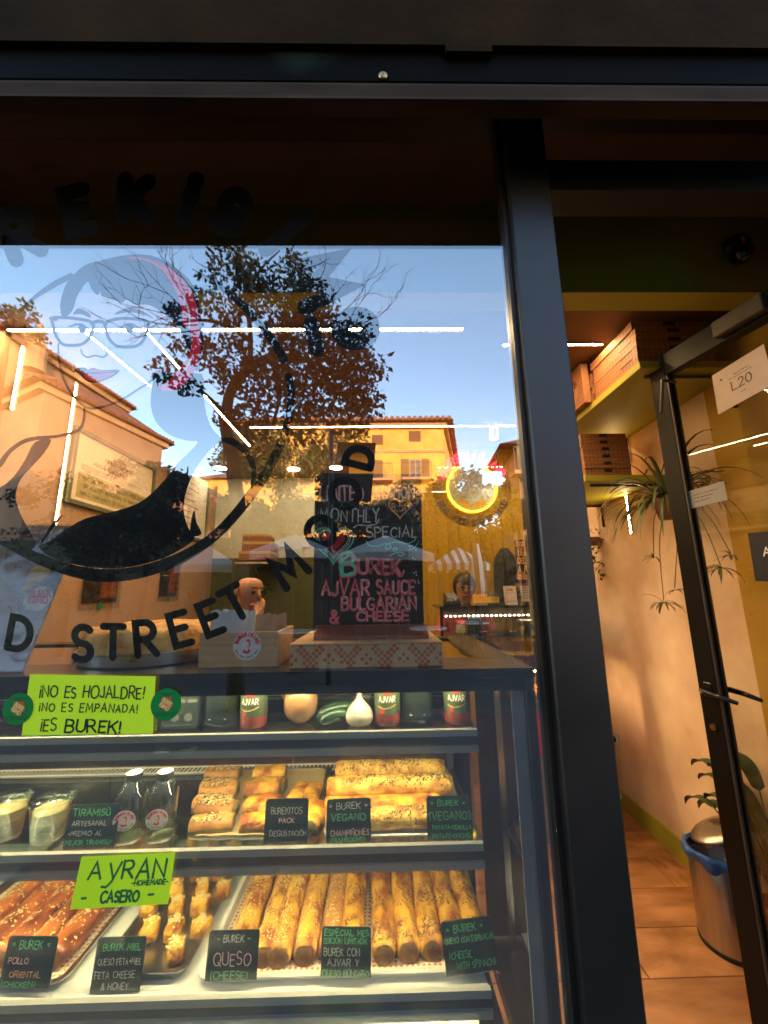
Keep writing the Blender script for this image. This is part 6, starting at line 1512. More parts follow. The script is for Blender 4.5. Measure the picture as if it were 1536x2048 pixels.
# pedal bin with a blue bag
bp = atz(1440, 1952, .02); bx, by, br, bh = 1.475, 1.06, .115, .345
q = thing('pedal_bin', 'brushed steel pedal bin with a blue liner and its lid raised', 'bin', (bx, by, .02))
brushed = mat('brushed_steel', (.52,.47,.42), (.44,.40,.36), sc=12, rough=.32, metal=1, stretch=(8,8,.3))
mb = MB(); mb.lathe([(br*.98,.012), (br,.02), (br,bh), (br*.98,bh+.004), (br*.95,bh), (br*.95,bh-.08)], 40); mb.build('body', brushed, q, local=True, auto=40)
mb = MB(); mb.lathe([(br*1.01,0), (br*1.02,.005), (br*1.02,.014), (br*.9,.016)], 40); mb.build('base_ring', ink, q, local=True, auto=40)
lid = MB(); lid.lathe([(br*1.0,0), (br*1.0,.012), (br*.94,.018), (br*.6,.022), (0,.023)], 40); 
lo = obj_from(lid.mesh('lid', brushed, smooth=True), 'lid', q, (br*.35, br*.30, bh+.050), (R(-16), R(-24), 0))
mb = MB(); mb.tube([(-.02,-br*.9,.03), (-.03,-br-.05,.022), (-.03,-br-.075,.030)], [.012,.012,.016], 8); mb.build('pedal', steel, q, local=True)
bag = MB(); vs = []; fs = []; k = 48
for j, (ra, z) in enumerate(((.93,bh-.03), (.99,bh+.012), (1.06,bh+.010), (1.08,bh-.012), (1.06,bh-.035))):
    for i in range(k):
        an = 2*math.pi*i/k; cr_ = .05*math.sin(an*11+j)*(j > 1)+.03*math.sin(an*23)*(j > 1); bulge = max(0, math.cos(an-R(195)))**6
        vs.append(Vector((math.cos(an)*br*(ra+cr_+(.30*bulge if j in (2,3) else 0)), math.sin(an)*br*(ra+cr_), z-.012*math.sin(an*7)*(j == 4)+.02*bulge*(j in (2,3)))))
for j in range(4):
    for i in range(k): fs.append((j*k+i, j*k+(i+1) % k, (j+1)*k+(i+1) % k, (j+1)*k+i))
bag.add(vs, fs); bag.build('bin_liner', mat('blue_plastic', (.03,.13,.42), (.02,.08,.28), sc=20, rough=.3, bump=.5), q, local=True, smooth=True)

# ================================================================== PEOPLE
rg = random.Random(9)
skin_m = mat('skin', (.52,.26,.15), (.46,.22,.12), sc=10, rough=.45, sub=.08)
def skin_body(name, joints, edges, root, mt, parent, sub=2):
    names = list(joints); idx = {n_: i for i, n_ in enumerate(names)}
    me = bpy.data.meshes.new(name); me.from_pydata([tuple(joints[n_][0]) for n_ in names], [(idx[a], idx[b]) for a, b in edges], [])
    ob = bpy.data.objects.new(name, me); COL.objects.link(ob)
    ob.modifiers.new('skin', 'SKIN'); sb = ob.modifiers.new('sub', 'SUBSURF'); sb.levels = sub; sb.render_levels = sub
    for n_ in names:
        r_ = joints[n_][1]; me.skin_vertices[0].data[idx[n_]].radius = r_ if isinstance(r_, tuple) else (r_, r_)
        me.skin_vertices[0].data[idx[n_]].use_root = (n_ == root)
    bpy.context.view_layer.update()
    dg = bpy.context.evaluated_depsgraph_get()
    m2 = bpy.data.meshes.new_from_object(ob.evaluated_get(dg)); m2.name = name
    bpy.data.objects.remove(ob)
    m2.materials.clear(); m2.materials.append(mt)
    for p_ in m2.polygons: p_.use_smooth = True
    o_ = bpy.data.objects.new(name, m2); COL.objects.link(o_); o_.parent = parent
    return o_
def V(*a): return Vector(a)
def hand(J, E, pre, wrist, palm, tip_dir, up_dir, curl, s=1.0):
    """palm plus five unequal bent fingers; tip_dir: where fingers point, up_dir: thumb side"""
    t = tip_dir.normalized(); u = (up_dir-t*up_dir.dot(t)).normalized(); c = curl.normalized()
    J[pre+'palm'] = (palm, (.030*s, .018*s)); E.append((wrist, pre+'palm'))
    for i, (off, L) in enumerate(((.026,.066), (.009,.075), (-.009,.070), (-.026,.055))):
        a = palm+t*.045*s+u*off*s; b = a+t*L*.5*s+c*.012*s; d = b+(t*.3+c*.95)*L*.55*s
        J[f'{pre}f{i}a'] = (a, .0098*s); J[f'{pre}f{i}b'] = (b, .0088*s); J[f'{pre}f{i}c'] = (d, .0072*s)
        E += [(pre+'palm', f'{pre}f{i}a'), (f'{pre}f{i}a', f'{pre}f{i}b'), (f'{pre}f{i}b', f'{pre}f{i}c')]
    a = palm+u*.034*s-t*.004*s+c*.008*s; b = a+(t*.7+u*.3+c*.4).normalized()*.042*s
    J[pre+'t0'] = (a, .011*s); J[pre+'t1'] = (b, .0085*s); E += [(pre+'palm', pre+'t0'), (pre+'t0', pre+'t1')]
def person(loc, rz, H, label, woman=False, pose='fist', head_tilt=0.25):
    """local: +x is where the person looks, z = 0 the floor, H the height of the head centre"""
    o = thing('person', label, 'person', loc, rz)
    k = H/1.58
    J = {}; E = []
    def j(n_, x, y, z, r_): J[n_] = (V(x, y, z)*k, r_ if isinstance(r_, tuple) else r_)
    j('pelvis', 0, 0, .92, (.12,.15)); j('waist', .0, 0, 1.06, (.10,.13)); j('chest', .01, 0, 1.24, (.105,.15)); j('neckb', .015, 0, 1.385, (.055,.06)); j('neck', .03, 0, 1.45, .052)
    j('jaw', .06, 0, 1.505, (.060,.058)); j('skull', .045, 0, 1.59, (.092,.076)); j('crown', .035, 0, 1.655, (.075,.064))
    E += [('pelvis','waist'), ('waist','chest'), ('chest','neckb'), ('neckb','neck'), ('neck','jaw'), ('jaw','skull'), ('skull','crown')]
    sw = .165 if woman else .19
    for s_, n_ in ((1,'l'), (-1,'r')):
        j('sh'+n_, .0, s_*sw, 1.345, .052); j('hip'+n_, 0, s_*.085, .86, .085); j('knee'+n_, .03, s_*.09, .48, .055); j('ank'+n_, 0, s_*.09, .07, .04); j('toe'+n_, .15, s_*.10, .025, .032)
        E += [('chest','sh'+n_), ('pelvis','hip'+n_), ('hip'+n_,'knee'+n_), ('knee'+n_,'ank'+n_), ('ank'+n_,'toe'+n_)]
    if pose == 'fist':
        j('elr', .20, -.22, 1.12, .038); j('wrr', .19, -.06, 1.36, .026); j('ell', .10, .26, 1.08, .038); j('wrl', .30, .16, 1.02, .026)
        hr = (V(.175,-.02,1.425)*k, V(0.1,.35,1), V(1,.2,0), V(-1,.2,.3)); hl = (V(.36,.12,1.0)*k, V(1,-.3,-.1), V(0,0,1), V(0,-.3,-1))
    else:
        j('elr', .12, -.23, 1.08, .034); j('wrr', .24, -.09, 1.19, .023); j('ell', .12, .23, 1.08, .034); j('wrl', .25, .08, 1.16, .023)
        hr = (V(.29,-.05,1.225)*k, V(.5,.5,.6), V(-.2,-.1,1), V(-.3,1,0)); hl = (V(.30,.04,1.195)*k, V(.6,-.5,.5), V(-.2,.1,1), V(-.3,-1,0))
    for n_ in 'lr': E += [('sh'+n_,'el'+n_), ('el'+n_,'wr'+n_)]
    hand(J, E, 'hr', 'wrr', *hr, s=k); hand(J, E, 'hl', 'wrl', *hl, s=k)
    for n_ in J:
        r_ = J[n_][1]
        if n_[:2] not in ('hr', 'hl'): J[n_] = (J[n_][0], tuple(q_*k for q_ in r_) if isinstance(r_, tuple) else r_*k)
    # bow the head forward about the neck
    piv = V(.03, 0, 1.45)*k; Q = Quaternion((0,1,0), head_tilt)
    for n_ in ('jaw', 'skull', 'crown'): J[n_] = (piv+Q @ (J[n_][0]-piv), J[n_][1])
    body = skin_body('body', J, E, 'pelvis', skin_m, o)
    def hp(x, y, z): return piv+Q @ (V(x, y, z)*k-piv)
    # clothing follows the same joints, a little fuller
    cj = {n_: (J[n_][0], tuple((q_ if isinstance(q_, (int, float)) else q_)+.016*k for q_ in (J[n_][1] if isinstance(J[n_][1], tuple) else (J[n_][1], J[n_][1])))) for n_ in ('pelvis','waist','chest','shl','shr')}
    cj['col'] = (V(.014,0,1.375)*k, (.066*k,.072*k))
    ce = [('pelvis','waist'), ('waist','chest'), ('chest','col'), ('chest','shl'), ('chest','shr')]
    for n_ in 'lr':
        mid = J['sh'+n_][0]*.35+J['el'+n_][0]*.65; cj['sl'+n_] = (mid, (.056*k, .056*k)); ce.append(('sh'+n_, 'sl'+n_))
    shirt = mat('top_pink', (.50,.10,.10), (.42,.08,.08), sc=8, rough=.85, bump=.3) if woman else mat('shirt_orange', (.62,.22,.05), (.5,.16,.035), sc=8, rough=.85, bump=.3)
    skin_body('shirt', cj, ce, 'pelvis', shirt, o)
    tj = {n_: (J[n_][0], tuple(q_+.015*k for q_ in (J[n_][1] if isinstance(J[n_][1], tuple) else (J[n_][1],)*2))) for n_ in ('hipl','hipr','kneel','kneer','ankl','ankr')}
    tj['pel'] = (V(0,0,.90)*k, (.135*k,.165*k)); skin_body('trousers', tj, [('pel','hipl'), ('pel','hipr'), ('hipl','kneel'), ('hipr','kneer'), ('kneel','ankl'), ('kneer','ankr')], 'pel', mat('trousers', (.04,.04,.05), rough=.9), o)
    for s_ in (-1, 1):
        mb = MB(); a = hp(0, s_*.096, 1.02); mb.tube([J['ank'+('l' if s_ > 0 else 'r')][0]+V(-.03,0,-.035), J['toe'+('l' if s_ > 0 else 'r')][0]+V(-.05,0,.005), J['toe'+('l' if s_ > 0 else 'r')][0]+V(.02,0,0)], [.045*k,.045*k,.028*k], 10); mb.build('shoe', mat('shoe', (.03,.03,.03), rough=.6), o, local=True, smooth=True)
        mb = MB(); mb.ball(hp(.115, s_*.030, 1.585), .011*k, seg=10, rings=8); mb.build('eye', mat('eye_dark', (.05,.03,.025), rough=.2), o, local=True, smooth=True)
        mb = MB(); mb.tube([hp(.122, s_*.012, 1.612), hp(.126, s_*.032, 1.617), hp(.112, s_*.052, 1.61)], .0045*k, 6); mb.build('eyebrow', mat('hair_dark', (.022,.014,.014), (.035,.022,.02), sc=20, rough=.35, stretch=(6,6,.6)), o, local=True)
        mb = MB(); mb.ball(hp(.03, s_*.084, 1.575), .016*k, .008*k, .030*k, 10, 8); mb.build('ear', skin_m, o, local=True, smooth=True)
    mb = MB(); mb.tube([hp(.122,0,1.60), hp(.142,0,1.562), hp(.128,0,1.548)], [.007*k,.0105*k,.008*k], 8); mb.build('nose', skin_m, o, local=True, smooth=True)
    mb = MB(); mb.tube([hp(.112,-.024,1.522), hp(.124,0,1.524), hp(.112,.024,1.522)], .007*k, 8); mb.build('mouth', mat('lips_skin', (.40,.12,.09), rough=.4), o, local=True, smooth=True)
    hair = MT['hair_dark']
    if woman:
        mb = MB(); vs = []; fs = []; n1, n2 = 12, 24
        for i in range(n1+1):
            th = math.pi*i/n1*.72
            for q_ in range(n2):
                an = 2*math.pi*q_/n2; front = math.cos(an)
                lim = 1.0 if front < .35 else .50
                t_ = th*lim; r1 = 1+.02*math.sin(an*9)
                vs.append(hp(.035+.108*math.sin(t_)*math.cos(an)*r1, .094*math.sin(t_)*math.sin(an)*r1, 1.585+.112*math.cos(t_)))
        for i in range(n1):
            for q_ in range(n2): fs.append((i*n2+q_, (i+1)*n2+q_, (i+1)*n2+(q_+1) % n2, i*n2+(q_+1) % n2))
        mb.add(vs, fs); mb.build('hair', hair, o, local=True, smooth=True)
        mb = MB(); mb.tube([hp(-.06,0,1.60), hp(-.10,0,1.54), hp(-.09,.01,1.42), hp(-.07,.02,1.30)], [.035*k,.04*k,.032*k,.012*k], 10); mb.build('ponytail', hair, o, local=True, smooth=True)
        for s_ in (-1, 1):
            mb = MB(); mb.tube([hp(.138-.012*abs(math.sin(t_)), s_*.034+.027*math.cos(t_), 1.582+.020*math.sin(t_)) for t_ in [i*2*math.pi/14 for i in range(15)]], .0035*k, 6); mb.build('glasses_rim', ink, o, local=True)
        mb = MB(); mb.tube([hp(.138,-.008,1.586), hp(.140,.008,1.586)], .003*k, 6); mb.build('glasses_bridge', ink, o, local=True)
        ph = thing('phone', 'dark phone held by the woman behind the rear counter', 'phone', tuple(Vector(loc)+Quaternion((0,0,1), rz) @ (V(.335,-.005,1.20)*k)), rz)
        mb = MB(); mb.box(-.004, .004, -.037, .037, -.05, .09, M=Matrix.Rotation(R(-35), 4, 'Y')); mb.build('case', ink, ph, local=True, bevel=.003)
    else:
        mb = MB()
        for i in range(5): pass
        d = (J['wrr'][0]-J['elr'][0]).normalized(); c_ = J['wrr'][0]-d*.02; e1 = d.orthogonal().normalized(); e2 = d.cross(e1)
        mb.tube([c_+(e1*math.cos(t_)+e2*math.sin(t_))*.029*k for t_ in [i*2*math.pi/16 for i in range(17)]], .009*k, 8); mb.build('wristband', ink, o, local=True, smooth=True)
        mb = MB(); mb.tube([hp(.118,-.03,1.515), hp(.128,0,1.508), hp(.118,.03,1.515)], .008*k, 8); mb.build('chin', skin_m, o, local=True, smooth=True)
    return o
pm_ = at(492, 1176, 1.45); person((pm_.x-.045*.7, 1.45, .02), R(-32), pm_.z-.02, 'bald man in an orange shirt resting his fist at his chin', head_tilt=.30)
pw = at(929, 1172, 2.24); person((pw.x, 2.30, .02), R(-92), pw.z-.02, 'dark-haired woman with glasses behind the rear counter looking at a phone', True, 'phone', head_tilt=.20)

# ================================================================== THE SQUARE OPPOSITE (what the window mirrors)
ochre = mat('plaster_ochre', (.80,.45,.10), (.62,.33,.065), sc=1.5, rough=.85, bump=.15)
peach = mat('plaster_peach', (.42,.25,.15), (.32,.185,.105), sc=1.2, rough=.85, bump=.15)
brownish = mat('plaster_brown', (.34,.20,.13), (.28,.16,.10), sc=1.5, rough=.85, bump=.15)
tile_m = mat('roof_tile', (.34,.14,.07), (.20,.08,.045), sc=7, rough=.85, bump=1, bsc=9)
shut_m = mat('shutter_wood', (.20,.085,.04), (.15,.06,.03), sc=10, rough=.7); rail_m = mat('iron', (.02,.02,.022), rough=.5)
cornice_m = mat('cornice', (.56,.33,.17), (.48,.27,.14), sc=3, rough=.85)
pane_far = mat('far_pane', (.10,.11,.13), (.06,.07,.08), rough=.1, coat=.6)
def prism(mb, poly, z0, z1, mi=0):
    k = len(poly); lo = [Vector((p_.x, p_.y, z0)) for p_ in poly]; hi = [Vector((p_.x, p_.y, z1)) for p_ in poly]
    mb.add(lo+hi, [tuple(range(k-1, -1, -1)), tuple(range(k, 2*k))]+[(i, (i+1) % k, (i+1) % k+k, i+k) for i in range(k)], mi)
def grow(poly, d):
    c_ = sum(poly, Vector())/len(poly); return [p_+(p_-c_).normalized()*d for p_ in poly]
def hip_roof(mb, poly, z, rise, over):
    o_ = grow(poly, over); c_ = sum(poly, Vector())/len(poly); t_ = [c_+(p_-c_)*.25 for p_ in poly]; k = len(poly)
    lo = [Vector((p_.x, p_.y, z)) for p_ in o_]; hi = [Vector((p_.x, p_.y, z+rise)) for p_ in t_]
    mb.add(lo+hi, [tuple(range(k-1, -1, -1)), tuple(range(k, 2*k))]+[(i, (i+1) % k, (i+1) % k+k, i+k) for i in range(k)])
def M2(p_): return Vector((p_.x, -p_.y, p_.z))
def eave_tiles(o, a, b, z, n, r=.10):
    d = (b-a)/n; out = Vector((d.y, -d.x, 0)).normalized(); out = out if out.y > 0 else -out
    for i in range(n):
        c_ = a+d*(i+.5); mb = MB(); L_ = .55
        mb.tube([Vector((c_.x, c_.y, z+.08))+out*.05, Vector((c_.x, c_.y, z+.08))-out*L_+Vector((0,0,.16))], r, 6); mb.build('roof_tile', tile_m, o)
# peach building at the left
c0 = mir(90, 768, 11.0); zA = c0.z; c1 = M2(atz(326, 884, zA)); cl = M2(atz(10, 806, zA))
back = (c1-c0)+(cl-c0)+c0
o = thing('peach_building', 'low peach plastered building with tiled eaves, mirrored at the left of the window', 'building', (c0.x, c0.y, 0))
polyA = [c0, c1, back, cl]
mb = MB(); prism(mb, polyA, 0, zA-.25); mb.build('wall', peach, o)
mb = MB(); prism(mb, grow(polyA, .25), zA-.249, zA-.02); mb.build('cornice', cornice_m, o)
mb = MB(); hip_roof(mb, polyA, zA, 1.1, .55); rf = mb.build('roof', tile_m, o)
n0 = 30; g = grow(polyA, .45); eave_tiles(o, g[0], g[1], zA-.02, n0, .09); eave_tiles(o, g[3], g[0], zA-.02, 12, .09)
mid = c0+(c1-c0)*.55; nrm = Vector(((c1-c0).y, -(c1-c0).x, 0)).normalized(); nrm = nrm if nrm.y > 0 or nrm.x > 0 else -nrm
# higher wing behind with a small stone pinnacle
d0 = mir(20, 664, 14.0); zA2 = d0.z; d1 = M2(atz(252, 814, zA2)); dl = M2(atz(-160, 720, zA2)); bk = d1+dl-d0
o = thing('peach_building', 'taller peach wing with a red tiled roof behind the low building, at the left', 'building', (d0.x, d0.y, 0))
polyB = [d0, d1, bk, dl]
mb = MB(); prism(mb, polyB, 0, zA2-.3); mb.build('wall', peach, o)
mb = MB(); prism(mb, grow(polyB, .25), zA2-.299, zA2-.02); mb.build('cornice', cornice_m, o)
mb = MB(); hip_roof(mb, polyB, zA2, 1.0, .6); mb.build('roof', tile_m, o)
g = grow(polyB, .5); eave_tiles(o, g[0], g[1], zA2-.02, 30, .10)
pp = mir(72, 700, 15.0); mb = MB(); mb.lathe([(.42,-1.0), (.42,0), (.5,.05), (.34,.2), (.16,.9), (.05,1.35), (0,1.4)], 12, pp); mb.build('pinnacle', cornice_m, o)
# yellow apartment building
DB = 24.0
e0 = mir(470, 876, DB); e1 = mir(886, 846, DB); zB = e1.z; e0.z = zB
e2 = M2(atz(912, 960, zB)); e3 = e2+(e0-e1)
o = thing('yellow_building', 'tall yellow sunlit building with shuttered windows and a balcony, mirrored above the chalkboard', 'building', (e1.x, e1.y, 0))
polyC = [e0, e1, e2, e3]
mb = MB(); prism(mb, polyC, 0, zB-.4); mb.build('wall', ochre, o)
mb = MB(); prism(mb, grow(polyC, .35), zB-.399, zB-.05); mb.build('cornice', cornice_m, o)
mb = MB(); hip_roof(mb, polyC, zB, 2.0, .9); mb.build('roof', tile_m, o)
g = grow(polyC, .8); eave_tiles(o, g[0], g[1], zB, 40, .16); eave_tiles(o, g[1], g[2], zB, 16, .16)
for zz_ in (mir(800, 903, DB).z, mir(800, 985, DB).z):
    mb = MB(); mb.box(e0.x, e1.x+.06, -DB-.02, -DB+.07, zz_-.08, zz_+.08); mb.build('string_course', cornice_m, o)
def far_window(o, px0, px1, py0, py1, D, shut=False, balcony=False, sh_open=True):
    a = mir(px0, py1, D); b = mir(px1, py0, D); w_ = b.x-a.x
    mb = MB(); mb.box(a.x, b.x, -D-.05, -D+.03, a.z, b.z); f_ = mb.build('window', shut_m if shut else cornice_m, o)
    if shut:
        n_ = 9
        for k in range(n_):
            z_ = a.z+(b.z-a.z)*(k+.5)/n_; mb = MB(); mb.box(a.x+.05, b.x-.05, -D+.031, -D+.05, z_-.05, z_+.03); mb.build('slat', shut_m, f_)
    else:
        for s_ in (0, 1):
            mb = MB(); mb.box(a.x+.08+s_*(w_/2-.04), a.x+w_/2-.04+s_*(w_/2-.04), -D+.031, -D+.04, a.z+.08, b.z-.08); mb.build('pane', pane_far, f_)
        if sh_open:
            for s_ in (0, 1):
                x_ = a.x-.55 if s_ == 0 else b.x+.05; mb = MB(); mb.box(x_, x_+.5, -D+.02, -D+.08, a.z, b.z); mb.build('shutter', shut_m, f_)
    if balcony:
        mb = MB(); mb.box(a.x-.6, b.x+.6, -D+.03, -D+.75, a.z-.15, a.z); bal = mb.build('balcony', cornice_m, o)
        mb = MB(); mb.box(a.x-.58, b.x+.58, -D+.70, -D+.74, a.z+.95, a.z+1.0); mb.build('handrail', rail_m, bal)
        n_ = 14
        for k in range(n_+1):
            x_ = a.x-.57+(w_+1.14)*k/n_; mb = MB(); mb.box(x_-.015, x_+.015, -D+.71, -D+.735, a.z, a.z+.95); mb.build('baluster', rail_m, bal)
far_window(o, 744, 766, 870, 889, DB, shut=True); far_window(o, 818, 841, 862, 883, DB, shut=True)
far_window(o, 747, 766, 920, 962, DB, shut=True, balcony=True); far_window(o, 820, 842, 918, 960, DB, balcony=True)
far_window(o, 745, 768, 1000, 1040, DB, shut=True); far_window(o, 820, 842, 998, 1038, DB, shut=True, balcony=True)
far_window(o, 670, 692, 880, 898, DB, shut=True); far_window(o, 670, 692, 925, 966, DB, shut=True, balcony=True); far_window(o, 600, 622, 930, 970, DB, shut=True)
# brown building at the right
DC = 15.0
h0 = mir(1032, 884, DC); zC = h0.z; h1 = mir(1330, 860, DC); h1.z = zC; h2 = M2(atz(1003, 930, zC)); h3 = h2+(h1-h0)
o = thing('brown_building', 'brown building with deep dark eaves mirrored beside the window post', 'building', (h0.x, h0.y, 0))
polyD = [h0, h1, h3, h2]
mb = MB(); prism(mb, polyD, 0, zC-.25); mb.build('wall', brownish, o)
mb = MB(); hip_roof(mb, polyD, zC-.2, 1.2, .9); mb.build('roof', mat('roof_dark', (.10,.06,.04), (.06,.04,.03), sc=6, rough=.9), o)
far_window(o, 1046, 1070, 905, 950, DC, shut=True, balcony=True); far_window(o, 1090, 1115, 905, 950, DC); far_window(o, 1046, 1070, 1010, 1060, DC, shut=True); far_window(o, 1090, 1115, 1010, 1060, DC)
# small houses in the gap between the peach and the yellow building
DE = 38.0
i0 = mir(383, 966, DE); i1 = mir(470, 952, DE); i0.z = i1.z = (i0.z+i1.z)/2
o = thing('yellow_house', 'distant yellow house mirrored left of the big tree', 'building', (i0.x, -DE, 0)); pl_ = [i0, i1, i1+V(0,-9,0), i0+V(0,-9,0)]
mb = MB(); prism(mb, pl_, 0, i0.z); mb.build('wall', ochre, o); mb = MB(); hip_roof(mb, pl_, i0.z+.01, 1.6, .6); mb.build('roof', tile_m, o)
far_window(o, 404, 412, 975, 990, DE, shut=True); far_window(o, 428, 436, 973, 988, DE, shut=True)
i0 = mir(322, 965, 30); i1 = mir(378, 975, 30); i0.z = i1.z = i0.z-.2
o = thing('dark_house', 'dark roofed house with a thin spire in the gap between the buildings', 'building', (i0.x, -30, 0)); pl_ = [i0, i1, i1+V(1,-9,0), i0+V(0,-9,0)]
mb = MB(); prism(mb, pl_, 0, i0.z); mb.build('wall', brownish, o); mb = MB(); hip_roof(mb, pl_, i0.z+.01, 1.0, .5); mb.build('roof', MT['roof_dark'], o)
pp = mir(373, 968, 30); mb = MB(); mb.lathe([(.35,0), (.22,.5), (.10,.8), (.05,2.2), (0,2.3)], 8, pp+V(0,0,-.8)); mb.build('spire', MT['roof_dark'], o)

# trees: limbs plus many separate leaves
def leaf_cloud(mb, centre, rad, n, size, rng, squash=1.0):
    for i in range(n):
        d = V(rng.gauss(0,1), rng.gauss(0,1), rng.gauss(0,1)).normalized()*(rng.random()**.45)
        c_ = centre+V(d.x*rad, d.y*rad, d.z*rad*squash)
        a = V(rng.uniform(-1,1), rng.uniform(-1,1), rng.uniform(-1.2,.4)).normalized(); b = a.cross(V(rng.uniform(-1,1), rng.uniform(-1,1), rng.uniform(-1,1))).normalized()
        s_ = size*rng.uniform(.6,1.25); n_ = a.cross(b)
        mb.add([c_, c_+a*s_*.45+b*s_*.30, c_+a*s_*1.1-n_*s_*.12, c_+a*s_*.45-b*s_*.30], [(0,1,2), (0,2,3)])
def limb(mb, pts, r0, r1, seg=8):
    c_ = catmull([tuple(p_) for p_ in pts], 4); n_ = len(c_); mb.tube(c_, [r0+(r1-r0)*i/(n_-1) for i in range(n_)], seg)
tr = random.Random(17)
DT = 4.7
def T(px, py, dd=0): return mir(px, py, DT+dd)
base = T(484, 1150); base.z = 0; base.x = T(484,1150).x
o = thing('street_tree', 'big broad-leaved street tree mirrored in the middle of the window', 'tree', (base.x, base.y, 0))
mb = MB(); limb(mb, [base, T(482,1110), T(474,1000), T(460,900), T(448,830)], .12, .09, 12); limb(mb, [T(450,845), T(462,780), T(500,735), T(540,712)], .085, .055, 10)
mb.build('trunk', bark, o, smooth=True)
for pts, r0, r1 in (([T(540,712), T(575,660), T(600,600), T(598,540)], .055, .02), ([T(540,712), T(600,715), T(660,740), T(730,770)], .05, .015), ([T(500,735), T(500,660), T(490,590), T(485,520)], .05, .015), ([T(448,830), T(420,800), T(400,780)], .06, .03), ([T(575,660), T(620,640), T(680,630)], .05, .015), ([T(500,680), T(450,650), T(400,640), T(340,650)], .045, .012), ([T(540,712), T(560,780), T(545,850)], .05, .02), ([T(490,600), T(520,540), T(560,500)], .03, .01)):
    mb = MB(); limb(mb, pts, r0, r1, 8); mb.build('limb', bark, o, smooth=True)
twg = MB()
def twig(p_, d_, L, depth, r_):
    n_ = 4; pts = [p_]; q_ = p_.copy(); v_ = d_.normalized()
    for i in range(n_):
        v_ = (v_+V(tr.gauss(0,.18), tr.gauss(0,.12), tr.gauss(.03,.16))).normalized(); q_ = q_+v_*(L/n_); pts.append(q_.copy())
        if depth and tr.random() < .8: twig(q_, (v_+V(tr.gauss(0,.6), tr.gauss(0,.3), tr.gauss(.2,.5))), L*tr.uniform(.4,.7), depth-1, r_*.6)
    twg.tube(pts, [r_*(1-.7*i/n_) for i in range(n_+1)], 4, cap=False)
for px, py, dx, dz in ((400,640,-1,.5), (395,650,-1,.15), (390,620,-.8,.9), (400,660,-1,-.1), (380,640,-1,.3), (400,600,-.6,1), (350,650,-1,.35)):
    twig(T(px, py), V(dx, tr.uniform(-.2,.2), dz), tr.uniform(.9,1.5), 2, .010)
for px, py in ((600,540), (640,560), (660,600), (690,620), (580,510), (700,640), (720,650)): twig(T(px, py), V(tr.uniform(.2,1), 0, tr.uniform(.3,1.2)), tr.uniform(.5,.9), 2, .007)
for px, py in ((485,540), (470,520), (430,540), (450,600)): twig(T(px, py), V(tr.uniform(-1,.3), 0, tr.uniform(.4,1.2)), tr.uniform(.4,.8), 1, .007)
tag(twg.build('twigs', bark, o), kind='stuff')
cr_ = MB()
for px, py, rr, n_ in ((470,765,26,110), (505,730,26,110), (455,830,24,90), (475,690,26,90), (425,555,30,60), (405,600,26,45), (440,505,30,60), (360,690,22,40), (480,530,40,200), (500,585,42,240), (455,625,38,150), (590,535,38,130), (600,590,44,260), (560,625,50,260), (640,650,50,300), (690,690,48,280), (560,690,42,200), (620,720,52,320), (700,745,52,340), (660,780,55,340), (735,800,36,170), (590,775,45,240), (540,750,36,130), (700,830,42,180), (610,840,45,240), (745,730,30,90), (350,625,26,60), (385,605,24,50), (335,735,30,70), (375,770,24,50), (420,700,40,100), (450,740,34,90), (520,800,38,140), (500,850,44,180), (395,690,26,60), (720,660,34,90), (530,560,36,110), (640,600,36,110)):
    leaf_cloud(cr_, T(px, py, tr.uniform(-.3,.5)), rr/790*7.0, int(n_*1.7), .098, tr)
tag(cr_.build('crown', leaf_dark, o), kind='stuff')
def bush_tree(px, py, D, rad, n, size, lab, name='street_tree', mt=leaf_dark, trunk=True, clumps=9, sq=.8):
    c_ = mir(px, py, D); R_ = rad/790*(D+.9)
    o_ = thing(name, lab, 'tree' if trunk else 'bush', (c_.x, c_.y, 0))
    mb = MB(); limb(mb, [V(c_.x, c_.y, 0), V(c_.x+.05, c_.y, c_.z*.5), c_], .10 if trunk else .05, .04, 8); mb.build('trunk', bark, o_, smooth=True)
    mb = MB()
    for k in range(clumps):
        d = V(tr.gauss(0,.5), tr.gauss(0,.4), tr.gauss(0,.42)); leaf_cloud(mb, c_+d*R_, R_*tr.uniform(.4,.62), n//clumps, size, tr, sq)
    tag(mb.build('crown', mt, o_), kind='stuff'); return o_
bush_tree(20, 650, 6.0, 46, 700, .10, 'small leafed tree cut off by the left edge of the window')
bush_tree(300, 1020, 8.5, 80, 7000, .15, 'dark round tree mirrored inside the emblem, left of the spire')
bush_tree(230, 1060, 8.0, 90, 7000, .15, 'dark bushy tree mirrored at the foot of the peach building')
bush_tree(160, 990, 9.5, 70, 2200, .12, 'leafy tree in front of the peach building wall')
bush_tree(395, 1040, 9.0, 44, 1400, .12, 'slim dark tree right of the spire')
leaf_lit = mat('leaf_lit', (.10,.11,.022), (.05,.06,.012), sc=2, rough=.55)  # lighter copy of the tree leaf, sunlight put into its colour
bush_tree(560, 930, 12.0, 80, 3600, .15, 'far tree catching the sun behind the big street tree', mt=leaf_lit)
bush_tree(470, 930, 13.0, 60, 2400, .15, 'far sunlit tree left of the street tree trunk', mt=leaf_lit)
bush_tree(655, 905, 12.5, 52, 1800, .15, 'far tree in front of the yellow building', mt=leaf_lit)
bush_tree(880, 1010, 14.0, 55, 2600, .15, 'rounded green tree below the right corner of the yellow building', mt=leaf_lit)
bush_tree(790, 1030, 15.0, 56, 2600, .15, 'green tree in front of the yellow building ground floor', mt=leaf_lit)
bush_tree(1035, 1040, 9.0, 36, 1300, .12, 'dark small tree mirrored beside the window post')
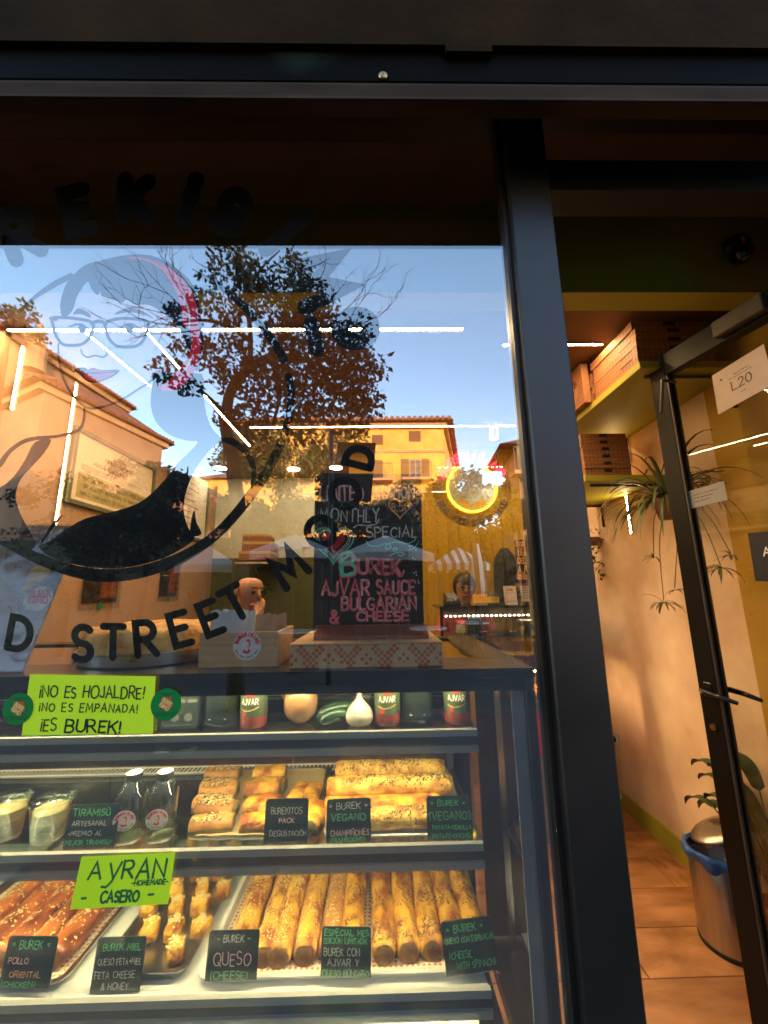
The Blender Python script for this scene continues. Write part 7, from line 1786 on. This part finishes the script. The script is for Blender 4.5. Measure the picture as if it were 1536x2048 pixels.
for k_, (px, py, D, rad, lab) in enumerate(((668,972,11.5,38,'dark tree mirrored on the top left of the chalkboard'), (935,985,11.5,56,'dark tree mirrored behind the neon sign'), (1000,1010,11.0,40,'dark tree mirrored right of the neon sign'), (640,1030,9.6,52,'dark clipped tree mirrored at the left edge of the chalkboard'), (715,1050,10.2,54,'dark clipped tree mirrored on the left half of the chalkboard'), (790,1062,9.8,52,'dark clipped tree mirrored on the right half of the chalkboard'), (865,1055,10.5,54,'dark clipped tree mirrored on the edge of the mustard wall'), (945,1075,10.0,50,'dark clipped tree mirrored behind the striped parasol'), (560,1040,10.4,54,'dark clipped tree mirrored right of the trunk'), (480,1050,10.0,50,'dark clipped tree mirrored behind the trunk'))):
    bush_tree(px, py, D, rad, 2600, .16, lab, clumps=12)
for k_, (pa_, pb_2) in enumerate(((-300,300), (300,720), (720,1200))):
    a = mir(pa_, 1130, 11.2); b = mir(pb_2, 1130, 11.2)
    o = thing('hedge', ['left','middle','right'][k_]+' length of the dark hedge closing off the terrace', 'hedge', ((a.x+b.x)/2, -11.2, 0))
    mb = MB(); mb.box(a.x, b.x, -11.7, -11.0, 0, 3.1); mb.build('core', leaf_dark, o)
    mb = MB()
    for q in range(2200): 
        leaf_cloud(mb, V(tr.uniform(a.x, b.x), -11.0+tr.uniform(-.2,.12), tr.uniform(.05,3.5)), .10, 2, .13, tr)
    tag(mb.build('foliage', leaf_dark, o), kind='stuff')
# dark pennant on a lamp post
q_ = [mir(676,884,6.0), mir(752,886,6.0), mir(742,1004,6.0), mir(664,1000,6.0)]
o = thing('lamp_post', 'lamp post with a dark banner mirrored behind the last letters', 'lamp post', (q_[0].x-.12, -6.0, 0))
mb = MB(); mb.tube([V(q_[0].x-.12, -6.0, 0), V(q_[0].x-.12, -6.0, q_[0].z+.25)], .045, 10); mb.build('pole', rail_m, o, smooth=True)
mb = MB(); mb.slab(*q_, (0,.015,0)); mb.build('banner', mat('banner_dark', (.02,.018,.018), rough=.85), o)
for p_ in (q_[0], q_[3]):
    mb = MB(); mb.tube([V(q_[0].x-.12, -6.0, p_.z), p_], .012, 6); mb.build('bracket', rail_m, o)
# terrace parasols
canvas = mat('canvas_white', (.34,.32,.29), (.28,.26,.24), sc=5, rough=.8)
stripe = dots('canvas_striped', (.72,.68,.60), (.10,.08,.06), 1, 2.0)
def stripes():
    mt = bpy.data.materials.new('canvas_stripes'); mt.use_nodes = True; n = mt.node_tree.nodes; l = mt.node_tree.links
    tc = n.new('ShaderNodeTexCoord'); wv = n.new('ShaderNodeTexWave'); wv.inputs['Scale'].default_value = 1.6; wv.wave_profile = 'SAW'; l.new(tc.outputs['Object'], wv.inputs['Vector'])
    gt = n.new('ShaderNodeMath'); gt.operation = 'GREATER_THAN'; gt.inputs[1].default_value = .5; l.new(wv.outputs['Fac'], gt.inputs[0])
    mx = n.new('ShaderNodeMixRGB'); mx.inputs[1].default_value = (.76,.70,.60,1); mx.inputs[2].default_value = (.07,.05,.04,1); l.new(gt.outputs[0], mx.inputs[0]); l.new(mx.outputs[0], n['Principled BSDF'].inputs['Base Color']); return mt
stripe = stripes()
def parasol(px, py, D, hw, mt, lab, drop=.45):
    t_ = mir(px, py, D); R_ = hw/790*(D+.9)
    o_ = thing('terrace_parasol', lab, 'parasol', (t_.x, t_.y, 0))
    mb = MB(); mb.tube([V(t_.x, t_.y, 0), t_+V(0,0,.05)], .03, 8); mb.build('pole', rail_m, o_)
    mb = MB(); mb.lathe([(.30,0), (.30,.06), (.05,.09), (.05,.3)], 16, V(t_.x, t_.y, 0)); mb.build('base', rail_m, o_)
    mb = MB(); k = 8; rim = [t_+V(R_*math.cos(2*math.pi*i/k+.39), R_*math.sin(2*math.pi*i/k+.39), -drop) for i in range(k)]
    low = [p_+V(0,0,-.16) for p_ in rim]; inn = [p_+V(0,0,-.012) for p_ in rim]
    mb.add([t_]+rim+low, [(0, 1+i, 1+(i+1) % k) for i in range(k)]+[(1+i, 1+k+i, 1+k+(i+1) % k, 1+(i+1) % k) for i in range(k)]); mb.add([t_+V(0,0,-.012)]+inn, [(0, 1+(i+1) % k, 1+i) for i in range(k)])
    mb.build('canopy', mt, o_)
    for i in range(k):
        mb = MB(); mb.tube([t_+V(0,0,-.03), rim[i]+V(0,0,-.03)], .012, 4); mb.build('rib', rail_m, o_)
parasol(590, 1068, 8.0, 95, canvas, 'white terrace parasol mirrored left of the chalkboard')
parasol(770, 1070, 7.5, 100, canvas, 'white terrace parasol mirrored across the chalkboard')
parasol(915, 1094, 9.0, 62, stripe, 'striped terrace parasol mirrored on the mustard wall')
parasol(420, 1092, 8.0, 60, canvas, 'white terrace parasol mirrored beside the emblem ring')
t_ = mir(952, 1088, 8.0); o = thing('terrace_parasol', 'closed striped parasol right of the open striped one', 'parasol', (t_.x, t_.y, 0))
mb = MB(); mb.lathe([(.0,.02), (.06,0), (.14,-.5), (.20,-1.0), (.17,-1.15)], 12, t_); mb.build('canopy', stripe, o, smooth=True)
mb = MB(); mb.tube([V(t_.x, t_.y, 0), t_], .03, 8); mb.build('pole', rail_m, o); mb = MB(); mb.lathe([(.30,0), (.30,.06), (.05,.09)], 16, V(t_.x, t_.y, 0)); mb.build('base', rail_m, o)
# terrace tables
for i, (x_, y_) in enumerate(((-1.6,-7.2), (1.0,-7.4), (2.2,-8.6))):
    o = thing('terrace_table', ['left','middle','right'][i]+' round terrace table under the parasols', 'table', (x_, y_, 0), 0, 'terrace tables')
    mb = MB(); mb.lathe([(.38,.72), (.38,.745)], 24); mb.build('table_top', white_enamel, o, local=True); mb = MB(); mb.tube([(0,0,0), (0,0,.72)], .03, 8); mb.build('leg', rail_m, o, local=True); mb = MB(); mb.lathe([(.25,0), (.25,.02), (.04,.05)], 16); mb.build('foot', rail_m, o, local=True)
